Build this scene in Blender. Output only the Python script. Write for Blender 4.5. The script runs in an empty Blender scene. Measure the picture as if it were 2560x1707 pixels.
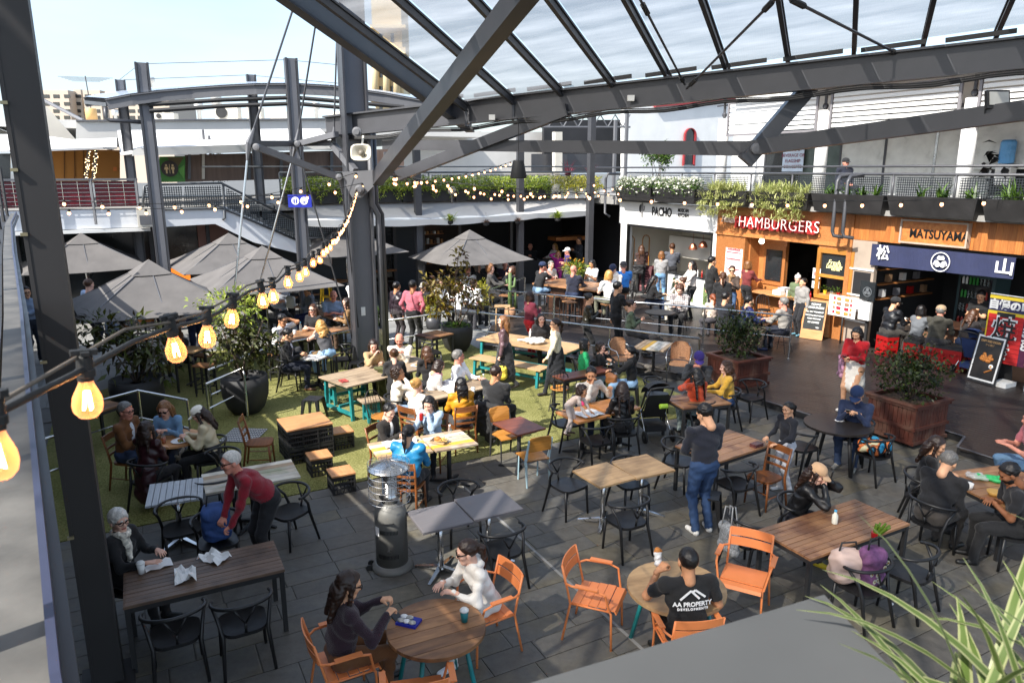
import bpy,math,random
import numpy as np
from math import cos,sin,pi
RS=np.random.RandomState;ARR=np.array;LSP=np.linspace
from mathutils import Vector,Matrix,Euler
random.seed(7);np.random.seed(7)
C=bpy.context.scene.collection
SC=bpy.context.scene
rad=math.radians
Vc=lambda*a:Vector(a)
def lk(l,a,i,b,j):l.new(a.outputs[i],b.inputs[j])
def sv(n,i,v):n.inputs[i].default_value=v
# camera
EYE=4.75;PITCH=rad(13.3);FPX=1813.0
cd=bpy.data.cameras.new('camera');cam=bpy.data.objects.new('camera',cd);C.objects.link(cam)
cam.location=(0,0,EYE);cam.rotation_euler=(pi/2-PITCH,0,0)
cd.sensor_width=36;cd.lens=FPX/2560*36;cd.clip_start=.05;cd.clip_end=4000
cd.dof.use_dof=True;cd.dof.focus_distance=13;cd.dof.aperture_fstop=8.0
SC.camera=cam
# daylight
SUN_EL,SUN_TO=43.5,47.0
w=bpy.data.worlds.new('World');SC.world=w;w.use_nodes=True
nt=w.node_tree;bg=nt.nodes['Background']
sky=nt.nodes.new('ShaderNodeTexSky');sky.sky_type='NISHITA';sky.sun_disc=False
sky.sun_elevation=rad(SUN_EL);sky.sun_rotation=rad(SUN_TO+180);sky.air_density=1.0;sky.dust_density=2.2;sky.ozone_density=1.0
# thin high cloud mixed into the sky so it stays pale
tc=nt.nodes.new('ShaderNodeTexCoord');mp=nt.nodes.new('ShaderNodeMapping');sv(mp,'Scale',(1.2,1.2,5))
nz=nt.nodes.new('ShaderNodeTexNoise');sv(nz,'Scale',2.2);sv(nz,'Detail',6)
rp=nt.nodes.new('ShaderNodeValToRGB');rp.color_ramp.elements[0].position=.42;rp.color_ramp.elements[0].color=(.2,.2,.2,1)
rp.color_ramp.elements[1].position=.72;rp.color_ramp.elements[1].color=(.6,.6,.6,1)
mx=nt.nodes.new('ShaderNodeMix');mx.data_type='RGBA';sv(mx,7,(3.6,4.5,5.6,1))
nt.links.new(tc.outputs['Generated'],mp.inputs[0]);nt.links.new(mp.outputs[0],nz.inputs[0]);nt.links.new(nz.outputs[0],rp.inputs[0])
nt.links.new(rp.outputs[0],mx.inputs[0]);nt.links.new(sky.outputs[0],mx.inputs[6]);nt.links.new(mx.outputs[2],bg.inputs[0])
sv(bg,1,.15)
sl=bpy.data.lights.new('sun','SUN');sl.energy=4.3;sl.angle=rad(.53);sl.color=(1,.955,.88)
so=bpy.data.objects.new('sun',sl);C.objects.link(so)
tb=rad(SUN_TO);ldir=Vector((sin(tb)*cos(rad(SUN_EL)),cos(tb)*cos(rad(SUN_EL)),-sin(rad(SUN_EL))))
so.rotation_euler=ldir.to_track_quat('-Z','Y').to_euler()
SC.view_settings.view_transform='Standard';SC.view_settings.look='None';SC.view_settings.exposure=1.05;SC.view_settings.gamma=1
SC.render.engine='CYCLES';cy=SC.cycles
cy.use_denoising=True;cy.max_bounces=7;cy.diffuse_bounces=3;cy.glossy_bounces=3;cy.transmission_bounces=6;cy.transparent_max_bounces=12
cy.caustics_reflective=False;cy.caustics_refractive=False;cy.sample_clamp_indirect=6
# measuring: pixels of the photograph (2560 wide) to places
cP,sP=cos(PITCH),sin(PITCH)
def ray(px,py):
 u=(px-1280)/FPX;v=(py-853.5)/FPX
 return Vc(u,cP-v*sP,-sP-v*cP)
def G(px,py,z=0.0):
 r=ray(px,py);t=(z-EYE)/r.z
 return Vc(r.x*t,r.y*t,z)
def P(px,py,d):
 r=ray(px,py);t=d/r.y
 return Vc(r.x*t,d,EYE+r.z*t)
CT=rad(28);UA=Vector((cos(CT),sin(CT),0));UB=Vector((-sin(CT),cos(CT),0))
def A(a,b,z=0.0):return UA*a+UB*b+Vc(0,0,z)
def toab(p):return p.dot(UA),p.dot(UB)
def WA(px,py,a):
 r=ray(px,py);t=a/r.dot(UA);p=r*t
 return p.dot(UB),EYE+p.z
def WB(px,py,b):
 r=ray(px,py);t=b/r.dot(UB);p=r*t
 return p.dot(UA),EYE+p.z
 # materials
MATS={}
def lin(c):
 if isinstance(c,str):
  c=c.lstrip('#');c=[int(c[i:i+2],16)/255 for i in(0,2,4)]
  return tuple(((x+.055)/1.055)**2.4 if x>.04 else x/12.92 for x in c)
 return tuple(c)
def mat(name,col,rough=.6,metal=0,var=.12,vs=3.0,bump=0,bs=40,spec=.5,coord='Object',rnd=0,emit=None,es=0,alpha=None,stretch=None,coat=0,sheen=0):
 key=(name,tuple(lin(col)),rough,metal,var,vs,bump)
 if key in MATS:return MATS[key]
 col=lin(col)
 m=bpy.data.materials.new(name);m.use_nodes=True;n=m.node_tree.nodes;l=m.node_tree.links
 b=n['Principled BSDF'];sv(b,'Roughness',rough);sv(b,'Metallic',metal)
 sv(b,'Specular IOR Level',spec);sv(b,'Coat Weight',coat)
 if sheen:sv(b,'Sheen Weight',sheen)
 t=n.new('ShaderNodeTexCoord');src=t.outputs[coord]
 if stretch:
  mpp=n.new('ShaderNodeMapping');sv(mpp,'Scale',stretch);l.new(src,mpp.inputs[0]);src=mpp.outputs[0]
 if var or rnd:
  nz=n.new('ShaderNodeTexNoise');sv(nz,'Scale',vs);sv(nz,'Detail',5);l.new(src,nz.inputs[0])
  mr=n.new('ShaderNodeMapRange');sv(mr,1,.3);sv(mr,2,.7);sv(mr,3,1-var);sv(mr,4,1+var)
  lk(l,nz,0,mr,0);val=mr.outputs[0]
  if rnd:
   oi=n.new('ShaderNodeObjectInfo');m2=n.new('ShaderNodeMapRange');sv(m2,3,1-rnd);sv(m2,4,1+rnd)
   lk(l,oi,'Random',m2,0);mu=n.new('ShaderNodeMath');mu.operation='MULTIPLY';l.new(val,mu.inputs[0]);lk(l,m2,0,mu,1);val=mu.outputs[0]
  hv=n.new('ShaderNodeHueSaturation');sv(hv,'Color',(*col,1));l.new(val,hv.inputs['Value']);lk(l,hv,0,b,'Base Color')
  rr=n.new('ShaderNodeMapRange');sv(rr,3,max(.05,rough-.12));sv(rr,4,min(1,rough+.12));lk(l,nz,0,rr,0);lk(l,rr,0,b,'Roughness')
 else:sv(b,'Base Color',(*col,1))
 if bump:
  n2=n.new('ShaderNodeTexNoise');sv(n2,'Scale',bs);sv(n2,'Detail',4);l.new(src,n2.inputs[0])
  bp=n.new('ShaderNodeBump');sv(bp,'Strength',bump);sv(bp,'Distance',.02);lk(l,n2,0,bp,'Height');lk(l,bp,0,b,'Normal')
 if emit:sv(b,'Emission Color',(*lin(emit),1));sv(b,'Emission Strength',es)
 if alpha is not None:sv(b,'Alpha',alpha)
 MATS[key]=m;return m
def wood(name,c1,c2,rough=.5,unit=True,wear=.25,rnd=.22,wearcol=None,lw=1.0):
 if name in MATS:return MATS[name]
 m=bpy.data.materials.new(name);m.use_nodes=True;n=m.node_tree.nodes;l=m.node_tree.links;b=n['Principled BSDF']
 t=n.new('ShaderNodeTexCoord');oi=n.new('ShaderNodeObjectInfo');ad=n.new('ShaderNodeVectorMath');ad.operation='MULTIPLY_ADD'
 cb=n.new('ShaderNodeCombineXYZ');lk(l,oi,'Random',cb,0);lk(l,oi,'Random',cb,1)
 sv(ad,1,(37,53,0));lk(l,cb,0,ad,0);lk(l,t,'Object',ad,2)
 mp=n.new('ShaderNodeMapping');sv(mp,'Scale',(1.3*lw,7,7)if unit else(1.2,22,22));lk(l,ad,0,mp,0)
 nz=n.new('ShaderNodeTexNoise');sv(nz,'Scale',1.6);sv(nz,'Detail',7);sv(nz,'Roughness',.62);lk(l,mp,0,nz,0)
 rp=n.new('ShaderNodeValToRGB');rp.color_ramp.elements[0].position=.3;rp.color_ramp.elements[1].position=.72
 rp.color_ramp.elements[0].color=(*lin(c1),1);rp.color_ramp.elements[1].color=(*lin(c2),1);lk(l,nz,0,rp,0)
 hv=n.new('ShaderNodeHueSaturation');mr=n.new('ShaderNodeMapRange');sv(mr,3,1-rnd);sv(mr,4,1+rnd)
 lk(l,oi,'Random',mr,0);lk(l,mr,0,hv,'Value');lk(l,rp,0,hv,'Color');out=hv.outputs[0]
 if wear:
  geo=n.new('ShaderNodeNewGeometry');n3=n.new('ShaderNodeTexNoise');sv(n3,'Scale',3.1);sv(n3,'Detail',6);lk(l,geo,'Position',n3,0)
  r3=n.new('ShaderNodeValToRGB');r3.color_ramp.elements[0].position=.5;r3.color_ramp.elements[1].position=.66;lk(l,n3,0,r3,0)
  mm=n.new('ShaderNodeMath');mm.operation='MULTIPLY';sv(mm,1,wear);lk(l,r3,0,mm,0)
  mx=n.new('ShaderNodeMix');mx.data_type='RGBA';lk(l,mm,0,mx,0);l.new(out,mx.inputs[6]);sv(mx,7,(*lin(wearcol or '#2a1c14'),1));out=mx.outputs[2]
 l.new(out,b.inputs['Base Color']);sv(b,'Roughness',rough)
 bp=n.new('ShaderNodeBump');sv(bp,'Strength',.25);sv(bp,'Distance',.01);lk(l,nz,0,bp,'Height');lk(l,bp,0,b,'Normal')
 MATS[name]=m;return m
def emitm(name,col,s):
 key=('em',name)
 if key in MATS:return MATS[key]
 m=bpy.data.materials.new(name);m.use_nodes=True;n=m.node_tree.nodes;b=n['Principled BSDF']
 sv(b,'Base Color',(*lin(col),1));sv(b,'Emission Color',(*lin(col),1));sv(b,'Emission Strength',s)
 MATS[key]=m;return m
def glassm(name,col,alpha,rough=.05):
 key=('gl',name)
 if key in MATS:return MATS[key]
 m=bpy.data.materials.new(name);m.use_nodes=True;n=m.node_tree.nodes;l=m.node_tree.links
 b=n['Principled BSDF'];sv(b,'Base Color',(*lin(col),1));sv(b,'Roughness',rough)
 tr=n.new('ShaderNodeBsdfTransparent');sv(tr,0,(.9,.93,.92,1));mx=n.new('ShaderNodeMixShader');sv(mx,0,alpha)
 lk(l,tr,0,mx,1);lk(l,b,0,mx,2);l.new(mx.outputs[0],n['Material Output'].inputs[0])
 MATS[key]=m;return m
def perfm(name,col,scale,radius,rough=.5):
 key=('pf',name)
 if key in MATS:return MATS[key]
 m=bpy.data.materials.new(name);m.use_nodes=True;n=m.node_tree.nodes;l=m.node_tree.links
 b=n['Principled BSDF'];sv(b,'Base Color',(*lin(col),1));sv(b,'Roughness',rough);sv(b,'Metallic',.3)
 t=n.new('ShaderNodeTexCoord');mp=n.new('ShaderNodeVectorMath');mp.operation='SCALE';sv(mp,3,scale);lk(l,t,'UV',mp,0)
 fr=n.new('ShaderNodeVectorMath');fr.operation='FRACTION';lk(l,mp,0,fr,0)
 sb=n.new('ShaderNodeVectorMath');sb.operation='SUBTRACT';sv(sb,1,(.5,.5,0));lk(l,fr,0,sb,0)
 ln=n.new('ShaderNodeVectorMath');ln.operation='LENGTH';lk(l,sb,0,ln,0)
 lt=n.new('ShaderNodeMath');lt.operation='LESS_THAN';sv(lt,1,radius);lk(l,ln,'Value',lt,0)
 tr=n.new('ShaderNodeBsdfTransparent');mx=n.new('ShaderNodeMixShader');lk(l,lt,0,mx,0);lk(l,b,0,mx,1);lk(l,tr,0,mx,2);l.new(mx.outputs[0],n['Material Output'].inputs[0])
 MATS[key]=m;return m
 # mesh building
class MB:
 def __init__(s):s.v=[];s.f=[];s.m=[];s.uv={}
 def add(s,vs,fs,m=0):
  o=len(s.v);s.v+=[tuple(q)for q in vs];s.f+=[tuple(i+o for i in f)for f in fs];s.m+=[m]*len(fs)
  return s
 def box(s,c,size,R=None,m=0):
  hx,hy,hz=size[0]/2,size[1]/2,size[2]/2
  vs=[Vc(x,y,z)for x in(-hx,hx)for y in(-hy,hy)for z in(-hz,hz)]
  if R is not None:vs=[R@q for q in vs]
  c=Vector(c)
  return s.add([q+c for q in vs],[(0,1,3,2),(4,6,7,5),(0,4,5,1),(2,3,7,6),(0,2,6,4),(1,5,7,3)],m)
 def bar(s,p0,p1,w,h=None,up=(0,0,1),m=0,w1=None,h1=None):
  p0,p1=Vector(p0),Vector(p1);d=(p1-p0).normalized();up=Vector(up)
  x=d.cross(up)
  if x.length<1e-4:x=d.cross(Vc(0,1,0))
  x.normalize();y=x.cross(d);h=h or w;w1=w1 or w;h1=h1 or h
  vs=[p0+x*a*w/2+y*b*h/2 for a,b in((-1,-1),(1,-1),(1,1),(-1,1))]+[p1+x*a*w1/2+y*b*h1/2 for a,b in((-1,-1),(1,-1),(1,1),(-1,1))]
  return s.add(vs,[(3,2,1,0),(4,5,6,7),(0,1,5,4),(1,2,6,5),(2,3,7,6),(3,0,4,7)],m)
 def ibeam(s,p0,p1,w,h,up=(0,0,1),t=.03,m=0):
  p0,p1=Vector(p0),Vector(p1);d=(p1-p0).normalized();x=d.cross(Vector(up)).normalized();y=x.cross(d)
  s.bar(p0+y*(h/2-t/2),p1+y*(h/2-t/2),w,t,up,m);s.bar(p0-y*(h/2-t/2),p1-y*(h/2-t/2),w,t,up,m)
  return s.bar(p0,p1,t*.8,h-2*t,up,m)
 def tube(s,pts,r,n=8,m=0,closed=False):
  pts=[Vector(p)for p in pts];k=len(pts);rs=r if isinstance(r,(list,tuple))else[r]*k
  vs=[];pu=None
  for i,p in enumerate(pts):
   a=pts[i-1]if(i>0 or closed)else p;b=pts[(i+1)%k]if(i<k-1 or closed)else p
   d=(b-a);d=d.normalized()if d.length>1e-9 else Vc(0,0,1)
   if pu is None:
    pu=Vc(0,0,1)if abs(d.z)<.9 else Vc(1,0,0)
   x=d.cross(pu);x=x.normalized()if x.length>1e-6 else d.orthogonal().normalized();y=x.cross(d);pu=y
   for j in range(n):
    t=2*pi*j/n;vs.append(p+x*cos(t)*rs[i]+y*sin(t)*rs[i])
  fs=[]
  for i in range(k if closed else k-1):
   i2=(i+1)%k
   for j in range(n):fs.append((i*n+j,i2*n+j,i2*n+(j+1)%n,i*n+(j+1)%n))
  if not closed:fs+=[tuple(range(n)),tuple(range((k-1)*n,k*n))[::-1]]
  return s.add(vs,fs,m)
 def lathe(s,prof,c=(0,0,0),n=20,m=0,M=None,cap=True):
  vs=[];c=Vector(c)
  for r,z in prof:
   for j in range(n):
    t=2*pi*j/n;q=Vector((r*cos(t),r*sin(t),z));vs.append((M@q if M is not None else q)+c)
  fs=[(i*n+j,i*n+(j+1)%n,(i+1)*n+(j+1)%n,(i+1)*n+j)for i in range(len(prof)-1)for j in range(n)]
  if cap:fs+=[tuple(range(n))[::-1],tuple(range((len(prof)-1)*n,len(prof)*n))]
  return s.add(vs,fs,m)
 def prism(s,poly,z0,z1,m=0,f=None):
  k=len(poly);f=f or(lambda x,y,z:(x,y,z))
  vs=[f(x,y,z0)for x,y in poly]+[f(x,y,z1)for x,y in poly]
  return s.add(vs,[tuple(range(k))[::-1],tuple(range(k,2*k))]+[(i,(i+1)%k,(i+1)%k+k,i+k)for i in range(k)],m)
 def sphere(s,c,r,n=10,m=0,R=None):
  r=r if isinstance(r,(tuple,list))else(r,r,r);c=Vector(c);k=max(4,n//2+1);vs=[]
  for i in range(1,k):
   ph=pi*i/k
   for j in range(n):
    t=2*pi*j/n;q=Vector((r[0]*sin(ph)*cos(t),r[1]*sin(ph)*sin(t),r[2]*cos(ph)));vs.append((R@q if R is not None else q)+c)
  q=Vc(0,0,r[2]);q=R@q if R is not None else q
  vs+=[c+q,c-q];T=len(vs)-2;fs=[]
  for i in range(k-2):
   for j in range(n):fs.append((i*n+j,(i+1)*n+j,(i+1)*n+(j+1)%n,i*n+(j+1)%n))
  for j in range(n):fs.append((T,j,(j+1)%n));fs.append((T+1,(k-2)*n+(j+1)%n,(k-2)*n+j))
  return s.add(vs,fs,m)
 def mesh(s,name,mats,smooth=False):
  me=bpy.data.meshes.new(name);me.from_pydata(s.v,[],s.f)
  for m in(mats if isinstance(mats,(list,tuple))else[mats]):me.materials.append(m)
  if any(s.m):me.polygons.foreach_set('material_index',s.m)
  if smooth:me.polygons.foreach_set('use_smooth',[True]*len(s.f))
  me.update();return me
 def loc(s,name,mats,parent,smooth=False):
  return link(name,s.mesh(name,mats,smooth),parent)
 def world(s,name,mats,parent=None,smooth=False):
  xs=list(zip(*s.v));o=Vector(((min(xs[0])+max(xs[0]))/2,(min(xs[1])+max(xs[1]))/2,min(xs[2])))
  s.v=[(q[0]-o.x,q[1]-o.y,q[2]-o.z)for q in s.v]
  ob=link(name,s.mesh(name,mats,smooth),parent);ob.location=o-(wloc(parent)if parent else Vector());return ob
def wloc(o):
 p=Vector(o.location)
 while o.parent:o=o.parent;p+=Vector(o.location)
 return p
def link(name,me,parent=None):
 o=bpy.data.objects.new(name,me);C.objects.link(o)
 if parent is not None:o.parent=parent
 return o
def tag(o,label=None,cat=None,group=None,kind=None):
 for k,v in(('label',label),('category',cat),('group',group),('kind',kind)):
  if v:o[k]=v
 return o
def thing(name,label,cat,loc=(0,0,0),brg=0.0,group=None):
 o=bpy.data.objects.new(name,None);C.objects.link(o);o.location=loc;o.rotation_euler=(0,0,-rad(brg));o.empty_display_size=.1
 return tag(o,label,cat,group)
def dup(root,loc,brg,label=None,group=None,swap=None):
 def cp(o,par):
  c=o.copy();C.objects.link(c)
  if par is not None:c.parent=par
  for ch in kids.get(o,[]):cp(ch,c)
  return c
 kids={}
 def walk(o):
  for ch in o.children:kids.setdefault(o,[]).append(ch);walk(ch)
 walk(root)
 r=cp(root,None);r.location=loc;r.rotation_euler=(0,0,-rad(brg))
 if label:r['label']=label
 if group:r['group']=group
 return r
UNIT={}
def unit(m,name='piece'):
 k=(m.name,name)
 if k not in UNIT:
  b=MB();q=.485;e=.5
  vs=[(x*q,y*q,z*e)for x in(-1,1)for y in(-1,1)for z in(-1,1)]
  b.add([(sx*e,sy*e,-e)for sx,sy in((-1,-1),(1,-1),(1,1),(-1,1))]+[(sx*e,sy*e,.38)for sx,sy in((-1,-1),(1,-1),(1,1),(-1,1))]+[(sx*q,sy*.46,e)for sx,sy in((-1,-1),(1,-1),(1,1),(-1,1))],[(3,2,1,0)]+[(i,(i+1)%4,(i+1)%4+4,i+4)for i in range(4)]+[(i+4,(i+1)%4+4,(i+1)%4+8,i+8)for i in range(4)]+[(8,9,10,11)])
  UNIT[k]=b.mesh(name,m)
 return UNIT[k]
def piece(name,parent,c,size,m,rz=0.0,rot=None):
 o=link(name,unit(m,name),parent);o.location=c;o.scale=size;o.rotation_euler=rot or(0,0,rz);return o
def uvmap(ob,f):
 me=ob.data;uv=me.uv_layers.new(name='uv')
 for lp in me.loops:uv.data[lp.index].uv=f(me.vertices[lp.vertex_index].co)
def text(name,s,mm,size,loc,R,parent=None,depth=.01,align='CENTER',sx=1.0,space=1.0,shear=0.0,bold=0.0):
 cu=bpy.data.curves.new(name,'FONT');cu.body=s;cu.size=size;cu.extrude=depth;cu.align_x=align;cu.align_y='CENTER';cu.space_character=space;cu.shear=shear;cu.offset=bold;cu.resolution_u=3
 ob=bpy.data.objects.new(name,cu);C.objects.link(ob)
 dg=bpy.context.evaluated_depsgraph_get();me=bpy.data.meshes.new_from_object(ob.evaluated_get(dg));bpy.data.objects.remove(ob)
 me.materials.clear();me.materials.append(mm)
 o=link(name,me,parent);M=Matrix.Translation(loc)@R.to_4x4()@Matrix.Diagonal((sx,1,1,1))
 if parent is not None:M=Matrix.Translation(-wloc(parent))@M
 o.matrix_local=M
 return o
def facing(n):
 n=Vector(n).normalized();x=Vc(0,0,1).cross(n).normalized();y=n.cross(x)
 return Matrix((x,y,n)).transposed()
 # shared materials
STEEL=mat('steel_paint',(.062,.063,.070),.42,.2,.10,2.5)
STL=mat('steel_paint_light',(.13,.132,.142),.5,.1,.10,2)
BLACK=mat('black_paint',(.012,.012,.013),.42,0,.2,6)
BKM=mat('matt_black',(.02,.02,.021),.65,0,.2,6)
STAIN=mat('stainless',(.55,.55,.54),.25,1,.05,6)
CHROME=mat('chrome',(.62,.62,.62),.18,1,.03,6)
WHP=mat('white_paint',(.74,.74,.72),.55,0,.06,1.2)
CREAM=mat('cream_paint',(.62,.58,.50),.6,0,.08,1.0)
CANVASW=mat('white_canvas',(.72,.71,.69),.8,0,.05,1.0,.05,20)
GREYC=mat('grey_canvas',(.125,.117,.112),.85,0,.14,2.2,.35,7)
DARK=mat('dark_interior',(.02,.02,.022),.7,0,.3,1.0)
NAVYW=mat('dark_blue_wall',(.025,.034,.045),.5,0,.15,1.0)
GLASSD=mat('dark_glass',(.02,.024,.027),.08,0,.1,1,spec=.8)
GLASSW=glassm('clear_glass',(.8,.85,.85),.12)
TEAL=mat('teal_paint',(.012,.19,.20),.45,0,.25,7)
ORANGE=mat('orange_paint',(.80,.25,.08),.45,0,.04,5)
CONC=mat('concrete',(.25,.245,.235),.8,0,.2,1.4,.2,30)
SOIL=mat('potting_soil',(.055,.035,.022),.95,0,.5,9,.6,30)
BARK=mat('bark',(.13,.09,.065),.9,0,.3,8,.4,40)
PAPER=mat('white_paper',(.8,.79,.77),.7,0,.03,5,.15,20)
REDP=mat('red_plastic',(.34,.010,.010),.35,0,.06,5)
# bodies: smooth-blended volumes, one skin
def surfnet(V,ids,o,res):
 S=V<0
 c=S[:-1,:-1,:-1].astype(np.int8)
 cnt=np.zeros_like(c)
 offs=[(i,j,k)for i in(0,1)for j in(0,1)for k in(0,1)]
 nx,ny,nz=V.shape
 for i,j,k in offs:cnt+=S[i:nx-1+i,j:ny-1+j,k:nz-1+k]
 act=(cnt>0)&(cnt<8);I=np.argwhere(act)
 if len(I)==0:return np.zeros((0,3)),np.zeros((0,4),int),np.zeros(0,int)
 idx=-np.ones(act.shape,np.int64);idx[act]=np.arange(len(I))
 cv=np.stack([V[I[:,0]+i,I[:,1]+j,I[:,2]+k]for i,j,k in offs],1)
 pos=np.zeros((len(I),3));num=np.zeros(len(I));O=ARR(offs,float)
 for a in range(8):
  for b in range(a+1,8):
   if np.abs(O[a]-O[b]).sum()!=1:continue
   va,vb=cv[:,a],cv[:,b];m=(va<0)!=(vb<0)
   t=np.where(m,va/np.where(m,va-vb,1),0)
   pos+=np.where(m[:,None],O[a]+(O[b]-O[a])*t[:,None],0);num+=m
 verts=(I+pos/num[:,None])*res+o
 quads=[];qid=[]
 for ax in range(3):
  sl0=[slice(1,-1)]*3;sl0[ax]=slice(0,-1);sl1=list(sl0);sl1[ax]=slice(1,None)
  a,b=S[tuple(sl0)],S[tuple(sl1)]
  for flip,mk in((0,a&~b),(1,b&~a)):
   E=np.argwhere(mk)
   if len(E)==0:continue
   E=E+1;E[:,ax]-=1
   u,v=(ax+1)%3,(ax+2)%3
   du=np.zeros(3,int);du[u]=1;dv=np.zeros(3,int);dv[v]=1
   q=[idx[tuple((E-d).T)]for d in(du*0,du,du+dv,dv)]
   quads.append(np.stack(q if not flip else q[::-1],1));qid.append(ids[tuple(E.T)])
 return verts,np.concatenate(quads),np.concatenate(qid)
def sdf_build(prims,res,k=.03,noise=None):
 """prims: (kind, a, b, ra, rb, mat[, opts]); kind 'c' round cone a-b, 'e' ellipsoid centre a radii b, rot ra; 's' smooth cut"""
 lo=np.full(3,1e9);hi=-lo
 for p in prims:
  if p[0]=='c':
   a,b=ARR(p[1]),ARR(p[2]);r=max(p[3],p[4]);lo=np.minimum(lo,np.minimum(a,b)-r);hi=np.maximum(hi,np.maximum(a,b)+r)
  elif p[0]=='e':
   a=ARR(p[1]);r=max(p[2]);lo=np.minimum(lo,a-r);hi=np.maximum(hi,a+r)
 o=lo-2.5*res-.01;n=np.ceil((hi-lo+.02)/res).astype(int)+5
 V=np.full(n,1.0,np.float32);best=np.full(n,9.0,np.float32);ids=np.zeros(n,np.int16)
 for p in prims:
  kk=p[6]if len(p)>6 and p[6]is not None else k
  if p[0]=='c':a,b=ARR(p[1],float),ARR(p[2],float);r=max(p[3],p[4]);l2=np.minimum(a,b)-r;h2=np.maximum(a,b)+r
  else:a=ARR(p[1],float);r=max(p[2]);l2=a-r;h2=a+r
  mg=kk+2*res+.012
  i0=np.maximum(0,np.floor((l2-mg-o)/res).astype(int));i1=np.minimum(n,np.ceil((h2+mg-o)/res).astype(int)+1)
  sl=tuple(slice(x,y)for x,y in zip(i0,i1))
  X=(np.arange(i0[0],i1[0])*res+o[0]).astype(np.float32)[:,None,None];Y=(np.arange(i0[1],i1[1])*res+o[1]).astype(np.float32)[None,:,None];Z=(np.arange(i0[2],i1[2])*res+o[2]).astype(np.float32)[None,None,:]
  if p[0]=='c':
   d=b-a;L2=max(float(d@d),1e-9)
   t=np.clip(((X-a[0])*d[0]+(Y-a[1])*d[1]+(Z-a[2])*d[2])/L2,0,1)
   D=np.sqrt((X-a[0]-t*d[0])**2+(Y-a[1]-t*d[1])**2+(Z-a[2]-t*d[2])**2)-(p[3]+(p[4]-p[3])*t)
  else:
   x,y,z=X-a[0],Y-a[1],Z-a[2];R=p[3]
   if R is not None:
    x,y,z=(R[0][0]*x+R[1][0]*y+R[2][0]*z),(R[0][1]*x+R[1][1]*y+R[2][1]*z),(R[0][2]*x+R[1][2]*y+R[2][2]*z)
   e=p[2];k0=np.sqrt((x/e[0])**2+(y/e[1])**2+(z/e[2])**2);k1=np.sqrt((x/e[0]**2)**2+(y/e[1]**2)**2+(z/e[2]**2)**2)+1e-6
   D=k0*(k0-1)/k1
  if p[0]=='s':
   V[sl]=np.maximum(V[sl],-D);continue
  if noise is not None and noise[p[5]]:
   am,fq=noise[p[5]]
   D=D+am*(np.sin(fq*X+3*np.sin(fq*.55*Z+1.3))*np.sin(fq*.8*Z+2.1*np.sin(fq*.5*Y))+.6*np.sin(fq*1.3*Y+2.5*np.sin(fq*.7*Z)))
  v=V[sl];h=np.clip(.5+.5*(v-D)/kk,0,1)
  V[sl]=v+(D-v)*h-kk*h*(1-h)
  bs=best[sl];m=D<bs;bs[m]=np.broadcast_to(D,bs.shape)[m];ids[sl][m]=p[5]
 return V,ids,o
def sdf_mesh(prims,res,k=.03,noise=None,cut=None):
 V,ids,o=sdf_build(prims,res,k,noise)
 if cut is not None:
  n=V.shape;X=(np.arange(n[0])*res+o[0])[:,None,None];Y=(np.arange(n[1])*res+o[1])[None,:,None];Z=(np.arange(n[2])*res+o[2])[None,None,:]
  V=np.maximum(V,cut(X,Y,Z)).astype(np.float32)
 return surfnet(V,ids,o,res)
 # material slots: 0 skin 1 lips 2 eye 3 brow 4 top 5 bottom 6 shoe 7 second cloth
def head_geo(res,f=1.0):
 j=.058 if f>=1 else .053
 pr=[('e',(0,-.012,.03),(.076,.096,.088),None,0,0),('e',(0,.018,-.042),(j,.07,.074),None,0,0),('c',(-.012,.058,-.092),(.012,.058,-.092),.025,.025,0),('c',(0,.083,.008),(0,.1,-.024),.009,.0135,0,.015),('c',(-.012,.088,-.028),(.012,.088,-.028),.009,.009,0,.012),('e',(-.078,-.008,-.012),(.012,.021,.032),None,0,0,.01),('e',(.078,-.008,-.012),(.012,.021,.032),None,0,0,.01),('c',(-.04,.076,.03),(.04,.076,.03),.012,.012,0,.02),('e',(-.04,.055,-.02),(.025,.03,.022),None,0,0),('e',(.04,.055,-.02),(.025,.03,.022),None,0,0),('c',(0,-.02,-.05),(0,-.042,-.16),.05,.054,0),('s',(-.033,.099,.01),(.013,.013,.011),None,None,0),('s',(.033,.099,.01),(.013,.013,.011),None,None,0),('e',(-.033,.0795,.01),(.0125,.011,.0065),None,0,2,.002),('e',(.033,.0795,.01),(.0125,.011,.0065),None,0,2,.002),('c',(-.02,.089,.031),(-.048,.077,.031),.006,.004,3,.004),('c',(.02,.089,.031),(.048,.077,.031),.006,.004,3,.004),('e',(0,.083,-.058),(.024,.011,.009),None,0,1,.006)]
 return sdf_mesh(pr,res,.025)
def hand_geo(curl,res=.0065,spread=1.0):
 pr=[]
 xs=(-.03,-.0105,.0095,.028);ln=(.072,.08,.075,.058)
 for i,x in enumerate(xs):
  a=ARR((x*.6,.012,0.));b=ARR((x*spread,.088-abs(i-1.3)*.004,0.));pr.append(('c',a,b,.0145,.0125,0,.014))
  d=0;p=b;seg=ln[i]/3
  for s in range(3):
   d+=curl*(.8 if s==0 else 1);q=p+ARR((x*.12,cos(d)*seg,-sin(d)*seg));pr.append(('c',p,q,.0098-s*.001,.0092-s*.0012,0,.006));p=q
 pr+=[('c',(-.016,.016,-.006),(-.042,.05,-.016),.016,.0125,0,.014),('c',(-.042,.05,-.016),(-.05,.078-curl*.01,-.026-curl*.012),.011,.0085,0,.006),('c',(0,-.03,0),(0,.014,0),.027,.026,0)]
 return sdf_mesh(pr,res,.012)
HEADS={};HANDS={}
def headg(res,f):
 k=(res,f)
 if k not in HEADS:HEADS[k]=head_geo(res,f)
 return HEADS[k]
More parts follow.
